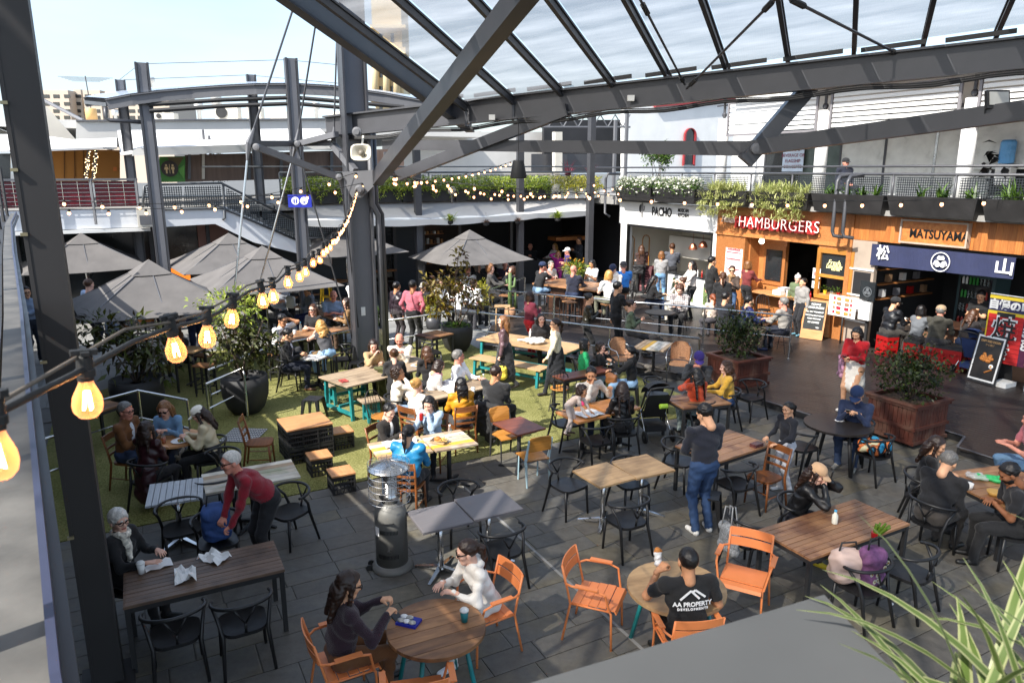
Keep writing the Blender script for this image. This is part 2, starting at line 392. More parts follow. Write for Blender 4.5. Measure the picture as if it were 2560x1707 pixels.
def handg(kind,res):
 k=(kind,res)
 if k not in HANDS:HANDS[k]=hand_geo({'flat':.1,'relax':.38,'grip':.8,'fist':1.2}[kind],res,1.25 if kind=='flat' else 1.0)
 return HANDS[k]
def hair_geo(style,res):
 cap=('e',(0,-.018,.04),(.0875,.106,.096),None,0,0);cr=(.796,-.605,.001)
 pr=[cap];z0=-.06;nz=(.0035,75.);low=None
 if style=='short':z0=-.055
 elif style=='crop':pr=[('e',(0,-.014,.034),(.081,.101,.091),None,0,0)];z0=-.05;nz=(.001,120.)
 elif style=='fringe':pr=[('e',(0,-.02,.036),(.092,.112,.1),None,0,0)];z0=-.07;cr=(.93,-.36,.045)
 elif style=='bald':pr=[('e',(0,-.02,.02),(.083,.1,.085),None,0,0)];z0=-.06;nz=(.0015,90.)
 elif style=='bob':pr+=[('e',(0,-.035,-.045),(.1,.083,.125),None,0,0),('c',(-.082,.02,.03),(-.086,.03,-.10),.022,.024,0),('c',(.082,.02,.03),(.086,.03,-.10),.022,.024,0)];z0=-.15
 elif style in('long','xlong'):
  e=-.30 if style=='long' else-.42
  pr+=[('e',(0,-.07,-.06),(.096,.06,.15),None,0,0),('c',(-.05,-.088,-.06),(-.06,-.10,e),.05,.03,0),('c',(.05,-.088,-.06),(.06,-.10,e),.05,.03,0),('c',(0,-.095,-.06),(0,-.115,e-.03),.055,.03,0),('c',(-.083,.01,.03),(-.098,.03,-.2),.024,.02,0),('c',(.083,.01,.03),(.098,.03,-.2),.024,.02,0)];z0=-9;low=e
 elif style=='wavy':
  pr+=[('e',(0,-.05,-.06),(.115,.08,.16),None,0,0)]+[('e',(sx*(.085+.02*sin(i*2)),.01-.02*i,-.02-.05*i),(.036,.04,.045),None,0,0)for sx in(-1,1)for i in range(5)]+[('e',(.05*sin(i*1.7),-.1-.012*i,-.05-.055*i),(.085-.008*i,.045,.05),None,0,0)for i in range(5)];z0=-9;nz=(.006,60.)
 elif style=='curly':pr=[('e',(0,-.02,.045),(.105,.12,.11),None,0,0),('e',(0,-.05,-.03),(.105,.09,.1),None,0,0)];z0=-.13;nz=(.008,85.)
 elif style=='pony':pr+=[('c',(0,-.11,.045),(0,-.15,.0),.026,.03,0),('c',(0,-.15,.0),(.01,-.145,-.12),.032,.028,0),('c',(.01,-.145,-.12),(.02,-.115,-.26),.028,.008,0)];nz=(.002,90.);z0=-9
 elif style=='bun':pr+=[('e',(0,-.112,.075),(.045,.042,.042),None,0,0)];nz=(.002,90.);z0=-.06
 def cut(X,Y,Z):
  f=(cr[0]*Y+cr[1]*Z-cr[2])
  if style in('long','xlong','bob','wavy','pony','curly'):f=np.where((Z<.02)&(np.abs(X)>.066)&(style!='pony'),np.minimum(f,Y-.06),f)
  f=np.where(Y<-.02,np.minimum(f,-.02),f)if style in('pony',)else f
  g=np.maximum(f,z0-Z)
  if style=='bald':g=np.maximum(g,Z-.055)
  if style=='fringe':g=np.where((Z>.035)&(Y>0),np.minimum(g,.0),g)
  return g+0*X
 return sdf_mesh(pr,res,.03,{0:nz},cut)
HAIRS={}
def hairg(style,res):
 if(style,res)not in HAIRS:
  v,q,_=hair_geo(style,res);HAIRS[(style,res)]=(v,q)
 return HAIRS[(style,res)]
def np_mesh(name,v,q,mats,ids=None):
 me=bpy.data.meshes.new(name);me.vertices.add(len(v));me.vertices.foreach_set('co',np.asarray(v,np.float32).ravel())
 me.loops.add(len(q)*4);me.loops.foreach_set('vertex_index',np.asarray(q,np.int32).ravel())
 me.polygons.add(len(q));me.polygons.foreach_set('loop_start',np.arange(0,len(q)*4,4,dtype=np.int32))
 for m in mats:me.materials.append(m)
 if ids is not None:me.polygons.foreach_set('material_index',np.asarray(ids,np.int32))
 me.polygons.foreach_set('use_smooth',np.ones(len(q),bool));me.update(calc_edges=True);return me
def ik(a,t,L1,L2,pole):
 a,t,pole=ARR(a,float),ARR(t,float),ARR(pole,float);d=t-a;D=np.linalg.norm(d)
 if D>(L1+L2)*.995:t=a+d/D*(L1+L2)*.995;d=t-a;D=np.linalg.norm(d)
 u=d/D;x=(L1*L1-L2*L2+D*D)/(2*D);h=math.sqrt(max(L1*L1-x*x,0));pl=pole-u*(pole@u);pl/=(np.linalg.norm(pl)+1e-9)
 return a+u*x+pl*h,t
SKINS={'l':'#d9a488','p':'#e0b09a','m':'#c08a66','d':'#8a5a3e','a':'#d6a380','r':'#cf8d78'}
HAIRC={'blk':'#14100f','dbr':'#2a1a12','br':'#4a2e1c','lbr':'#7a5230','bl':'#b98a4c','gry':'#6d6a66','wht':'#cfcac2','red':'#7a3c1c'}
def cloth(c,kind='cloth'):
 if kind=='puffer':return mat('puffer_'+c.strip('#'),c,.42,0,.1,5,.35,14)
 if kind=='leather':return mat('leather_'+c.strip('#'),c,.33,0,.2,6,.5,22)
 if kind=='denim':return mat('denim_'+c.strip('#'),c,.85,0,.3,7,.25,60)
 if kind=='knit':return mat('knit_'+c.strip('#'),c,.95,0,.14,30,.6,90,sheen=.2)
 if kind=='plaid':return plaid(c)
 if kind=='print':return mat('print_'+c.strip('#'),c,.85,0,.75,26,.1,30)
 return mat('cloth_'+c.strip('#'),c,.88,0,.1,6,.35,26,sheen=.1)
def plaid(c):
 if 'plaid' in MATS:return MATS['plaid']
 m=bpy.data.materials.new('plaid');m.use_nodes=True;n=m.node_tree.nodes;l=m.node_tree.links;b=n['Principled BSDF'];sv(b,'Roughness',.9)
 t=n.new('ShaderNodeTexCoord');ad=None
 for i,ax in enumerate('XYZ'):
  wv=n.new('ShaderNodeTexWave');wv.bands_direction=ax;sv(wv,'Scale',5.2);lk(l,t,'Object',wv,0)
  r=n.new('ShaderNodeMath');r.operation='GREATER_THAN';sv(r,1,.72);lk(l,wv,1,r,0)
  if ad is None:ad=r
  else:q=n.new('ShaderNodeMath');q.operation='ADD';lk(l,ad,0,q,0);lk(l,r,0,q,1);ad=q
 rp=n.new('ShaderNodeValToRGB');dv=n.new('ShaderNodeMath');dv.operation='MULTIPLY';sv(dv,1,.45);lk(l,ad,0,dv,0);lk(l,dv,0,rp,0)
 rp.color_ramp.elements[0].color=(.55,.52,.5,1);rp.color_ramp.elements[1].color=(.07,.05,.06,1);lk(l,rp,0,b,'Base Color');MATS['plaid']=m;return m
def person(label,head=None,brg=0,pose='sit',z=0.0,hs=.46,k=1.0,wd=1.0,le=4,top='#222222',tk='cloth',bot='#1b1b1e',bk='cloth',shoe='#1a1a1a',sn='l',hr='short',hc='dbr',am='lap',slv='long',legs='long',look=(0,0),feet=.0,fz=0.0,gs=None,cap=None,beard=False,sex='f',scarf=None,coat=None,at=None,group='people in the food court',kneel=0,shd=1.0,hood=None,skirt=None,side=0,inner=None,far=0):
 """one figure; head = photo pixel of the top of the head, used with its height above the floor to find where the person is"""
 rng=RS(sum(map(ord,label))%9973)
 if sex=='m' and not far:wd*=1.1
 th=rad(le);sp=ARR((sin(rad(side)),sin(th),cos(th)));sp/=np.linalg.norm(sp);rt=ARR((cos(rad(side)),0,-sin(rad(side))));fw=np.cross(sp,rt)*1.0
 pz=(hs+.10*k)if pose=='sit' else .93*k
 if pose=='kneel':pz=.55*k
 pel=ARR((0.,0.,pz))
 nb=pel+sp*.50*k;shc=pel+sp*.455*k;sw=(.178 if sex=='m' else .158)*wd*k
 nl=rad(le*.55-look[0]*.5);ndr=ARR((sp[0]*.5,sin(nl),cos(nl)));hc3=nb+ndr*.145*k
 htop=hc3[2]+.118*k
 # place
 if at is None:
  p=G(head[0],head[1],z+htop);kf=1+.011*min(max(p.length-14,0),10)
  if kf>1.001 and not far:return person(label,head,brg,pose,z,hs,k*kf,wd,le,top,tk,bot,bk,shoe,sn,hr,hc,am,slv,legs,look,feet,fz,gs,cap,beard,sex,scarf,coat,None,group,kneel,shd,hood,skirt,side,inner,1)
  b=rad(brg)
  # the head top sits ahead of the pelvis when leaning
  off=Vector((hc3[0]*cos(b)+hc3[1]*sin(b),-hc3[0]*sin(b)+hc3[1]*cos(b),0));at=Vc(p.x,p.y,z)-off
 dist=math.hypot(at[0],at[1])
 res=.0125 if dist<9.5 else .0165 if dist<14.5 else .021 if dist<20 else .026
 hres=.006 if dist<9.5 else .0085 if dist<15 else .011 if dist<21 else .0135
 pr=[];PW=1.16 if tk=='puffer' else 1.05 if tk in('knit','coat')else 1.0
 R=np.stack([rt,np.cross(sp,rt),sp],1)
 def E(c,r,m,kk=None):pr.append(('e',c,r,R,0,m,kk))
 def Cn(a,b,ra,rb,m,kk=None):pr.append(('c',a,b,ra,rb,m,kk))
 s=k
 E(pel+sp*.0,(.165*s*wd,.118*s,.115*s),5);E(pel+sp*.13*s,(.15*s*wd*PW,.108*s*PW*wd,.15*s),4);E(pel+sp*.30*s-fw*.0,(.168*s*wd*PW,.112*s*PW*wd**.5,.185*s),4)
 if sex=='f':E(pel+sp*.33*s+fw*.055*s,(.115*s,.06*s,.07*s),4)
 L,Rr=shc-rt*sw+ARR((0,0,-.01)),shc+rt*sw+ARR((0,0,-.01))
 Cn(L,Rr,.06*s*PW,.06*s*PW,4);Cn(nb-sp*.05*s,nb+ndr*.09*s,.056*s,.05*s,0)
 if tk in('coat','hoodie','puffer')or hood:Cn(nb-sp*.02*s-rt*.04*s,nb-sp*.02*s+rt*.04*s,.062*s,.062*s,4)
 if tk=='hoodie' or hood:pr.append(('e',nb-sp*.03*s-fw*.085*s,(.105*s,.055*s,.085*s),R,0,4,None))
 if inner:E(pel+sp*.31*s+fw*.075*s,(.05*s,.052*s*PW,.17*s),7,.006)
 # legs
 T1,T2=.43*s,.42*s;lm=5;sm=5 if legs in('long','skirtlong')else 0;tm=5 if legs!='bare' else 0
 for sd in(-1,1):
  hip=pel+ARR((sd*.088*s,.0,-.02*s))
  if pose=='sit':
   ank=ARR((sd*(.10+.03*rng.rand())*s,.40*s+feet+.06*rng.randn()*.5,.085*s+fz));kn,ank=ik(hip,ank,T1,T2,(sd*.12,.55,1));
  elif pose=='walk':
   ph=sd*kneel if kneel else sd;ank=ARR((sd*.07*s,ph*.27*s,(.09+(.10 if ph<0 else 0))*s));kn,ank=ik(hip,ank,T1,T2,(0,1,.1))
  else:
   ank=ARR((sd*(.09+.02*rng.rand())*s,(.03+.05*rng.randn())*s,.085*s));kn,ank=ik(hip,ank,T1*1.02,T2*1.02,(0,1,.1))
  lw=1.12 if legs in('long',)and sex=='m' else 1.0
  Cn(hip,kn,.088*s*wd*lw**.5,.06*s*lw,tm);
  if legs=='shorts':Cn(kn+(hip-kn)*.12,kn,.07*s,.072*s,5)
  Cn(kn,ank,.056*s*lw,.04*s*lw*(1.15 if sm==5 else 1),sm)
  fdir=ARR((sd*.18,1,0.));fdir/=np.linalg.norm(fdir);tilt=-.35 if pose=='walk' and ank[2]>.14*s else 0
  heel=ank+ARR((0,-.025*s,-.045*s));toe=ank+fdir*.155*s+ARR((0,0,-.052*s+tilt*.12));Cn(heel,toe,.04*s,.033*s,6,.015)
 if skirt:
  r0,r1,ln=skirt;Cn(pel+ARR((0,0,.05*s)),pel+ARR((0,.12 if pose=='sit' else 0,-ln*s)),r0,r1,5)
 if coat:Cn(pel+ARR((0,-.02,.05*s)),pel+ARR((0,-.03,-coat*s)),.15*s*wd,.19*s*wd,4)
 # arms
 face=hc3+ndr*-.03*s
 pres={'lap':((.12,.24,pz+.06),'relax'),'table':((.10,.40*s,max(pz+.24*s,.79)),'flat'),'tablein':((.03,.33*s,max(pz+.25*s,.80)),'relax'),'chin':(tuple(face+ARR((.05*s,.12*s,-.10*s)))[:3],'grip'),'eat':(tuple(hc3+ARR((.05*s,.17*s,-.15*s))),'grip'),'phone':((.05*s,.27*s+sin(th)*.3,pz+.30*s),'grip'),'down':((.25*s,.03,pz-.16*s),'relax'),'hip':((.19*s,.1,pz+.06*s),'fist'),'pocket':((.2*s,.08,pz-.02*s),'fist'),'fold':((-.10*s,.19*s+sin(th)*.2,pz+.22*s),'relax'),'head':(tuple(hc3+ARR((.09*s,.03*s,.03*s))),'relax'),'ear':(tuple(hc3+ARR((.1*s,.06*s,-.07*s))),'grip'),'fwd':((.12*s,.45*s,pz+.20*s),'relax'),'back':((.06*s,-.2*s,pz+.05),'relax')}
 ar=am if isinstance(am,(list,tuple))else(am,am)
 hands=[]
 for sd,an in zip((-1,1),ar):
  S=L if sd<0 else Rr;kind=None
  if isinstance(an,str):tg,kind=pres[an];tg=ARR((tg[0]*sd,tg[1],tg[2]))if an not in('chin','eat','head','ear')else ARR((hc3[0]+(tg[0]-hc3[0])*sd,tg[1],tg[2]))
  else:tg=ARR(an[:3],float);kind=an[3]if len(an)>3 else 'relax';an='x'
  pole=(sd*.6,-.4,-1)if an not in('chin','eat','ear','head')else(sd*.8,.25,-1)
  el,wr=ik(S,tg,.285*s,.25*s,pole)
  um=0 if slv=='none' else 4;fm=4 if slv=='long' else 0
  if slv=='short':mid=S+(el-S)*.6;Cn(S,mid,.062*s*PW,.058*s,4);Cn(S+(el-S)*.45,el,.044*s,.038*s,0)
  else:Cn(S,el,.058*s*PW if slv!='none' else .05*s,.046*s*PW if slv!='none' else .039*s,um)
  Cn(el,wr,(.045*PW if fm==4 else .038)*s,(.034*PW if fm==4 else .028)*s,fm)
  hands.append((sd,el,wr,kind,an))
 nzs={0:None,1:None,2:None,3:None,4:((.0085,24.)if tk!='puffer' else(.009,30.)),5:(.006,28.),6:None,7:None}
 v,q,ids=sdf_mesh(pr,res,.035*s,nzs)
 VV,QQ,II=[v],[q],[ids];n0=len(v)
 # head
 hp,hy=rad(le*.35-look[0]),rad(look[1]);Rh=Euler((-hp,0,-hy),'XYZ').to_matrix()
 Rh=Matrix.Rotation(-hy,3,'Z')@Matrix.Rotation(-hp,3,'X')
 hs_=k*shd*(1.06 if sex=='m' else 1.04);M3=ARR(Rh);hv,hq,hi=headg(hres,1.0 if sex=='m' else .95)
 VV.append(hv*hs_@M3.T+hc3);QQ.append(hq+n0);II.append(hi);n0+=len(hv)
 for sd,el,wr,kind,an in hands:
  gv,gq,gi=handg(kind,max(.0065,min(.0105,hres*1.0)))
  y=(wr-el);y/=np.linalg.norm(y)
  if an in('table','tablein','fwd','fold','lap','x'):y=y*ARR((1,1,.35));y/=np.linalg.norm(y)
  n=ARR((0,0,1.))if an not in('down','chin','eat','pocket','hip','ear','head','phone')else ARR((sd*1.0,-.25 if an in('chin','eat')else 0,.15))
  n=n-y*(n@y);n/=np.linalg.norm(n);x=np.cross(y,n)
  Mh=np.stack([x,y,n],1);g=gv.copy()*s*(1.02 if sex=='m' else .93)
  qq=gq
  if sd<0:g[:,0]*=-1;qq=gq[:,::-1]
  VV.append(g@Mh.T+wr);QQ.append(qq+n0);II.append(gi);n0+=len(g)
 sk=mat('skin_'+sn,SKINS[sn],.6,0,.12,14,.12,60,spec=.3);hm=mat('hair_'+hc,HAIRC[hc],.4,0,.3,26,.22,60,stretch=(4,4,.22))
 lip=mat('lips','#9c5248',.5,0,0);eye=mat('eyes','#1a1210',.2,0,0)
 c2=cloth(inner,'cloth')if inner else PAPER
 me=np_mesh('person',np.concatenate(VV),np.concatenate(QQ),[sk,lip,eye,hm,cloth(top,tk),cloth(bot,bk),mat('shoe_'+shoe.strip('#'),shoe,.5,0,.1,8),c2],np.concatenate(II))
 ob=link('person',me);ob.location=at;ob.rotation_euler=(0,0,-rad(brg));tag(ob,label,'person',group)
 HM=Matrix.Translation(hc3)@Rh.to_4x4()@Matrix.Scale(hs_,4)
 def hang(name,me2):o=link(name,me2,ob);o.matrix_local=HM;return o
 if hr:
  key=('hair',hr,hres,hc)
  if key not in UNIT:UNIT[key]=np_mesh('hair',*hairg(hr,hres),[hm])
  hang('hair',UNIT[key])
 if beard:
  key=('beard',hres,hc)
  if key not in UNIT:
   bv,bq,_=sdf_mesh([('e',(0,.02,-.05),(.061,.073,.076),None,0,0),('c',(-.02,.088,-.046),(.02,.088,-.046),.008,.008,0,.01)],hres,.02,None,lambda X,Y,Z:np.maximum(np.maximum(Z+.035+0*X,-(Y+.01)),np.where((np.abs(X)<.022)&(Y>.07),-(np.abs(Z+.058)-.009),-1)));UNIT[key]=np_mesh('beard',bv,bq,[hm])
  hang('beard',UNIT[key])
 if gs:
  key=('gl',gs)
  if key not in UNIT:
   b=MB();r=(.029,.006,.021)
   for sx in(-1,1):
    if gs=='dark':b.sphere((sx*.034,.098,.012),r,10)
    else:b.tube([(sx*.034+.026*cos(t),.1,.01+.019*sin(t))for t in[i*pi/5 for i in range(10)]],.0035,5,0,1)
    b.bar((sx*.06,.096,.016),(sx*.08,-.01,.016),.005,.008)
   b.bar((-.012,.103,.014),(.012,.103,.014),.005,.006);UNIT[key]=b.mesh('sunglasses' if gs=='dark' else 'glasses',mat('spectacle_black',(.008,.008,.009),.2,0,0),1)
  hang('sunglasses' if gs=='dark' else 'glasses',UNIT[key])
 if cap:
  cc,br=cap if isinstance(cap,tuple)else(cap,'peak')
  b=MB();b.lathe([(.092,-.005),(.094,.02),(.09,.05),(.07,.085),(.035,.104),(.006,.108)],(0,-.012,.032),18);b.v=[(x,y*1.14,zz)for x,y,zz in b.v]
  if br=='peak':
   b.add([(x,.085+(.0 if r==0 else .085*(1-(x/.085)**2)),.036-(.0 if r==0 else .02))for r in(0,1)for x in LSP(-.078,.078,7)],[(i,i+1,i+8,i+7)for i in range(6)]);b.add([(x,.085+(.0 if r==0 else .085*(1-(x/.085)**2)),.042-(.0 if r==0 else .02))for r in(0,1)for x in LSP(-.078,.078,7)],[(i+7,i+8,i+1,i)for i in range(6)])
  elif br=='beanie':b.sphere((0,-.02,.15),.03,10)
  elif br=='hat':b.lathe([(.15,-.004),(.152,.002),(.09,.008)],(0,-.01,.04),18)
  hang('hat' if br!='peak' else 'cap',b.mesh('cap',cloth(cc,'cloth'),1))
 if scarf:
  cc,kd=scarf if isinstance(scarf,tuple)else(scarf,'cloth')
  v2,q2,_=sdf_mesh([('c',tuple(nb+ARR((cos(t)*.075,sin(t)*.07,-.005+.02*sin(t*2)))*s),tuple(nb+ARR((cos(t+.6)*.075,sin(t+.6)*.07,-.005))*s),.036*s,.036*s,0)for t in np.arange(0,6.3,.6)]+[('c',tuple(nb+fw*.08+rt*.03),tuple(pel+sp*.25*s+fw*.13+rt*.04),.04*s,.03*s,0)],max(res*.8,.011),.02,{0:(.006,45.)})
  o=link('scarf',np_mesh('scarf',v2,q2,[cloth(cc,kd)]),ob)
 return ob,{'hc':hc3,'pel':pel,'sh':shc,'R':Rr,'L':L,'wr':[h[2]for h in hands],'sp':sp,'fw':fw}
def at_local(ob,p):
 return Vector(ob.location)+Matrix.Rotation(ob.rotation_euler.z,3,'Z')@Vector(p)
 # furniture kinds (front of every seat looks along +Y)
W_LONG=wood('grey_brown_slats','#4a382c','#7d6350',.5,wear=.55,wearcol='#2c1f18');W_TEAK=wood('teak_slats','#6d4a33','#a5784f',.5,wear=.45,wearcol='#3c2518');W_RED=wood('merbau_slats','#7d543a','#b4885f',.42,wear=.6,wearcol='#4a2418')
W_PALE=wood('pale_timber','#9a7a55','#c9a578',.55,wear=.4,wearcol='#6d5236',rnd=.1);W_GREY=wood('weathered_timber','#7d6a55','#b9a489',.7,wear=.5,wearcol='#5c4a3a')
W_DARK=wood('dark_timber','#2a1a12','#4c3020',.5,wear=.3);W_OR=wood('orange_timber','#b8763f','#d6965a',.4,wear=.15,rnd=.05);W_MAH=wood('mahogany_top','#5a2c1c','#7f4630',.4,wear=.3,rnd=.08)
W_WHITE=wood('whitewashed_slats','#9aa0a6','#c8cacc',.6,wear=.5,wearcol='#6a6660',rnd=.08);W_PLY=wood('birch_ply','#b57e4f','#d29a68',.45,wear=.2,rnd=.06)
W_CHAIR=wood('chair_timber','#6a3c1e','#935a30',.4,unit=False,wear=.25);W_BENT=wood('bent_ply','#a86c28','#c48a44',.35,unit=False,wear=.1);W_CLAD=wood('cedar_cladding','#935022','#b97a40',.5,wear=.1,rnd=.3,wearcol='#5e2c0c')
W_PANEL=wood('ply_panel','#a2602f','#c08450',.42,unit=False,wear=.08)
DIST=[wood('painted_plank_%d'%i,a,b,.6,wear=.6,wearcol=c,rnd=.12)for i,(a,b,c)in enumerate((('#c8c0ae','#e0d8c6','#7d6a58'),('#9d8468','#c7ad8b','#6e4f3a'),('#b3a89a','#d8cfc0','#6c7a55'),('#8d7a68','#b79a7a','#c9c2b4'),('#cf9a2e','#e2b64c','#b3a48c'),('#a99b86','#cabfae','#7c8a62')))]
GTOP=mat('grey_laminate',(.145,.135,.14),.45,0,.1,3,stretch=(1,14,1));GEDGE=mat('raw_edge','#a5713a',.6,0,.2,8)
def chair_proto(name,label,cat,fn,group):
 t=thing(name,label,cat,(0,0,-50),0,group);fn(t);return t
def rounded_seat(b,w,d,z,t=.03,y=0.0,tap=.85,dish=.012,n=8):
 pts=[]
 for i in range(24):
  a=2*pi*i/24;x,yy=math.copysign(abs(cos(a))**.55,cos(a)),math.copysign(abs(sin(a))**.55,sin(a))
  pts.append((x*w/2*(tap+(1-tap)*(yy+1)/2),yy*d/2+y))
 k=len(pts);vs=[(x,yy,z-t)for x,yy in pts]+[(x,yy,z)for x,yy in pts]+[(x*.8,(yy-y)*.8+y,z-dish*.4)for x,yy in pts]+[(0,y,z-dish)]
 fs=[tuple(range(k))[::-1]]+[(i,(i+1)%k,(i+1)%k+k,i+k)for i in range(k)]+[(i+k,(i+1)%k+k,(i+1)%k+2*k,i+2*k)for i in range(k)]+[(i+2*k,(i+1)%k+2*k,3*k)for i in range(k)]
 b.add(vs,fs)
def wishbone(t):
 b=MB();rounded_seat(b,.47,.44,.455,.035,.0);b.loc('seat',BLACK,t)
 b=MB();pts=[(.28*sin(a)*1.0,-.03-.22*cos(a),.715+.03*cos(a))for a in LSP(-1.9,1.9,17)];b.tube(pts,[.017]+[.0185]*15+[.017],8);b.loc('back_rail',BLACK,t,1)
 MB().tube([(0,-.19,.44),(0,-.215,.56)],.014,6).tube([(0,-.215,.55),(-.10,-.235,.735)],.011,6).tube([(0,-.215,.55),(.10,-.235,.735)],.011,6).loc('splat',BLACK,t,1)
 for s in(-1,1):
  MB().tube([(s*.215,.19,0),(s*.2,.165,.44)],[.0155,.02],7).loc('leg',BLACK,t,1)
  MB().tube([(s*.235,-.27,0),(s*.205,-.165,.42),(s*.235,-.12,.58),(s*.275,-.02,.712)],[.0155,.021,.018,.016],7).loc('leg',BLACK,t,1)
def orange_chair(t,am=True):
 for i in range(5):
  y=.2-i*.092;b=MB();z=.455+(.0,.012,.008,.0,-.004)[i]
  b.box((0,y,z),(.44,.085,.012));
  if i==0:b.box((0,.248,.44),(.44,.014,.04),Matrix.Rotation(.5,3,'X'))
  b.loc('seat_slat',ORANGE,t)
 for i,z in enumerate((.70,.81)):
  b=MB();n=7
  xs=LSP(-.225,.225,9);y0=-.245-.05*(z-.455)/.3
  vs=[(x,y0-.03*(1-(x/.225)**2)-dz*.16+dy,z+dz)for dy in(0,-.011)for dz in(-.046,.046)for x in xs];k=9
  b.add(vs,[(i2,i2+1,i2+k+1,i2+k)for i2 in range(k-1)]+[(i2+2*k+k,i2+2*k+k+1,i2+2*k+1,i2+2*k)for i2 in range(k-1)]+[(i2+k,i2+k+1,i2+3*k+1,i2+3*k)for i2 in range(k-1)]+[(i2+2*k,i2+2*k+1,i2+1,i2)for i2 in range(k-1)]+[(0,k,3*k,2*k),(k-1,2*k+k-1,3*k+k-1,2*k-1)])
  b.loc('back_slat',ORANGE,t)
 for s in(-1,1):
  MB().tube([(s*.235,.22,0),(s*.225,.205,.42),(s*.222,.18,.45)],.0125,7).loc('leg',ORANGE,t,1)
  MB().tube([(s*.245,-.30,0),(s*.228,-.22,.44),(s*.228,-.255,.60),(s*.228,-.315,.85)],.0125,7).loc('leg',ORANGE,t,1)
  MB().tube([(s*.224,.2,.44),(s*.224,-.23,.44)],.011,6).loc('seat_rail',ORANGE,t,1)
  MB().tube([(s*.228,-.27,.655),(s*.275,-.2,.67),(s*.285,.05,.675),(s*.275,.15,.645),(s*.235,.19,.45)],.012,7).box((s*.285,-.04,.69),(.055,.24,.014)).loc('armrest',ORANGE,t)
def cafe_chair(t):
 b=MB();rounded_seat(b,.42,.41,.455,.03,.01);b.loc('seat',W_CHAIR,t)
 for s in(-1,1):
  MB().tube([(s*.19,.19,0),(s*.175,.17,.44)],[.013,.02],6).loc('leg',W_CHAIR,t,1)
  MB().tube([(s*.2,-.25,0),(s*.18,-.18,.44),(s*.185,-.205,.62),(s*.195,-.265,.88)],[.015,.02,.018,.014],6).loc('leg',W_CHAIR,t,1)
  MB().tube([(s*.19,.185,.2),(s*.195,-.22,.22)],.009,5).loc('stretcher',W_CHAIR,t)
 MB().tube([(-.185,.18,.26),(.185,.18,.26)],.009,5).loc('stretcher',W_CHAIR,t)
 for z,h in((.57,.035),(.67,.035),(.825,.10)):
  b=MB();y=-.19-.075*(z-.5)/.38;xs=LSP(-.185,.185,7)
  for i in range(6):b.bar((xs[i],y-.025*(1-(xs[i]/.185)**2),z),(xs[i+1],y-.025*(1-(xs[i+1]/.185)**2),z),.014,h)
  b.loc('back_slat',W_CHAIR,t)
def ply_chair(t,legm):
 b=MB();xs=LSP(-.2,.2,5);ys=[.22,.2,.08,-.1,-.2];zs=[.43,.45,.455,.44,.445]
 vs=[(x,y,z+dz)for dz in(0,-.014)for y,z in zip(ys,zs)for x in xs]
 b.add(vs,[(j*5+i,j*5+i+1,j*5+i+6,j*5+i+5)for j in range(4)for i in range(4)]+[(25+j*5+i+5,25+j*5+i+6,25+j*5+i+1,25+j*5+i)for j in range(4)for i in range(4)]+[(i+25,i+26,i+1,i)for i in range(4)]);b.loc('seat',W_BENT,t)
 b=MB();a=[(x,z)for x,z in((-.19,.60),(.19,.60),(.2,.66),(.195,.78),(.16,.835),(0,.85),(-.16,.835),(-.195,.78),(-.2,.66))]
 b.prism(a,0,.014,0,lambda x,y,z:(x,-.235-.16*(y-.6)*.6+z-.05*(1-(x/.2)**2)*.5,y));b.loc('backrest',W_BENT,t)
 for s in(-1,1):
  MB().tube([(s*.17,.17,0),(s*.165,.15,.43)],.0125,6).loc('leg',legm,t)
  MB().bar((s*.195,-.2,0),(s*.195,-.15,.43),.014,.025,(0,1,0),0,.014,.075).bar((s*.195,-.15,.43),(s*.195,-.265,.80),.014,.075,(0,1,0),0,.014,.03).loc('leg',legm,t)
def wire_chair(t,seatm=None):
 MB().lathe([(.19,.44),(.2,.45),(.195,.465),(.0,.468)],(0,0,0),18).loc('seat',seatm or BLACK,t)
 MB().tube([(-.19,-.13,.45),(-.2,-.18,.65),(-.17,-.23,.80),(-.08,-.255,.88),(0,-.26,.895),(.08,-.255,.88),(.17,-.23,.80),(.2,-.18,.65),(.19,-.13,.45)],.0105,6).loc('back_hoop',BKM,t,1)
 b=MB()
 for x in(-.1,-.035,.035,.1):b.tube([(x*.8,-.18,.45),(x,-.2,.65),(x*.9,-.25,.875)],.0055,4)
 b.loc('back_wire',BKM,t)
 for s in(-1,1):
  MB().tube([(s*.14,.12,.45),(s*.19,.2,0)],.01,5).loc('leg',BKM,t);MB().tube([(s*.14,-.12,.45),(s*.2,-.22,0)],.01,5).loc('leg',BKM,t)
 MB().tube([(.15*cos(i*pi/6),.15*sin(i*pi/6),.22)for i in range(12)],.006,4,0,1).loc('brace_ring',BKM,t)
RATT=mat('rattan','#b98a66',.7,0,.3,40,.6,70)
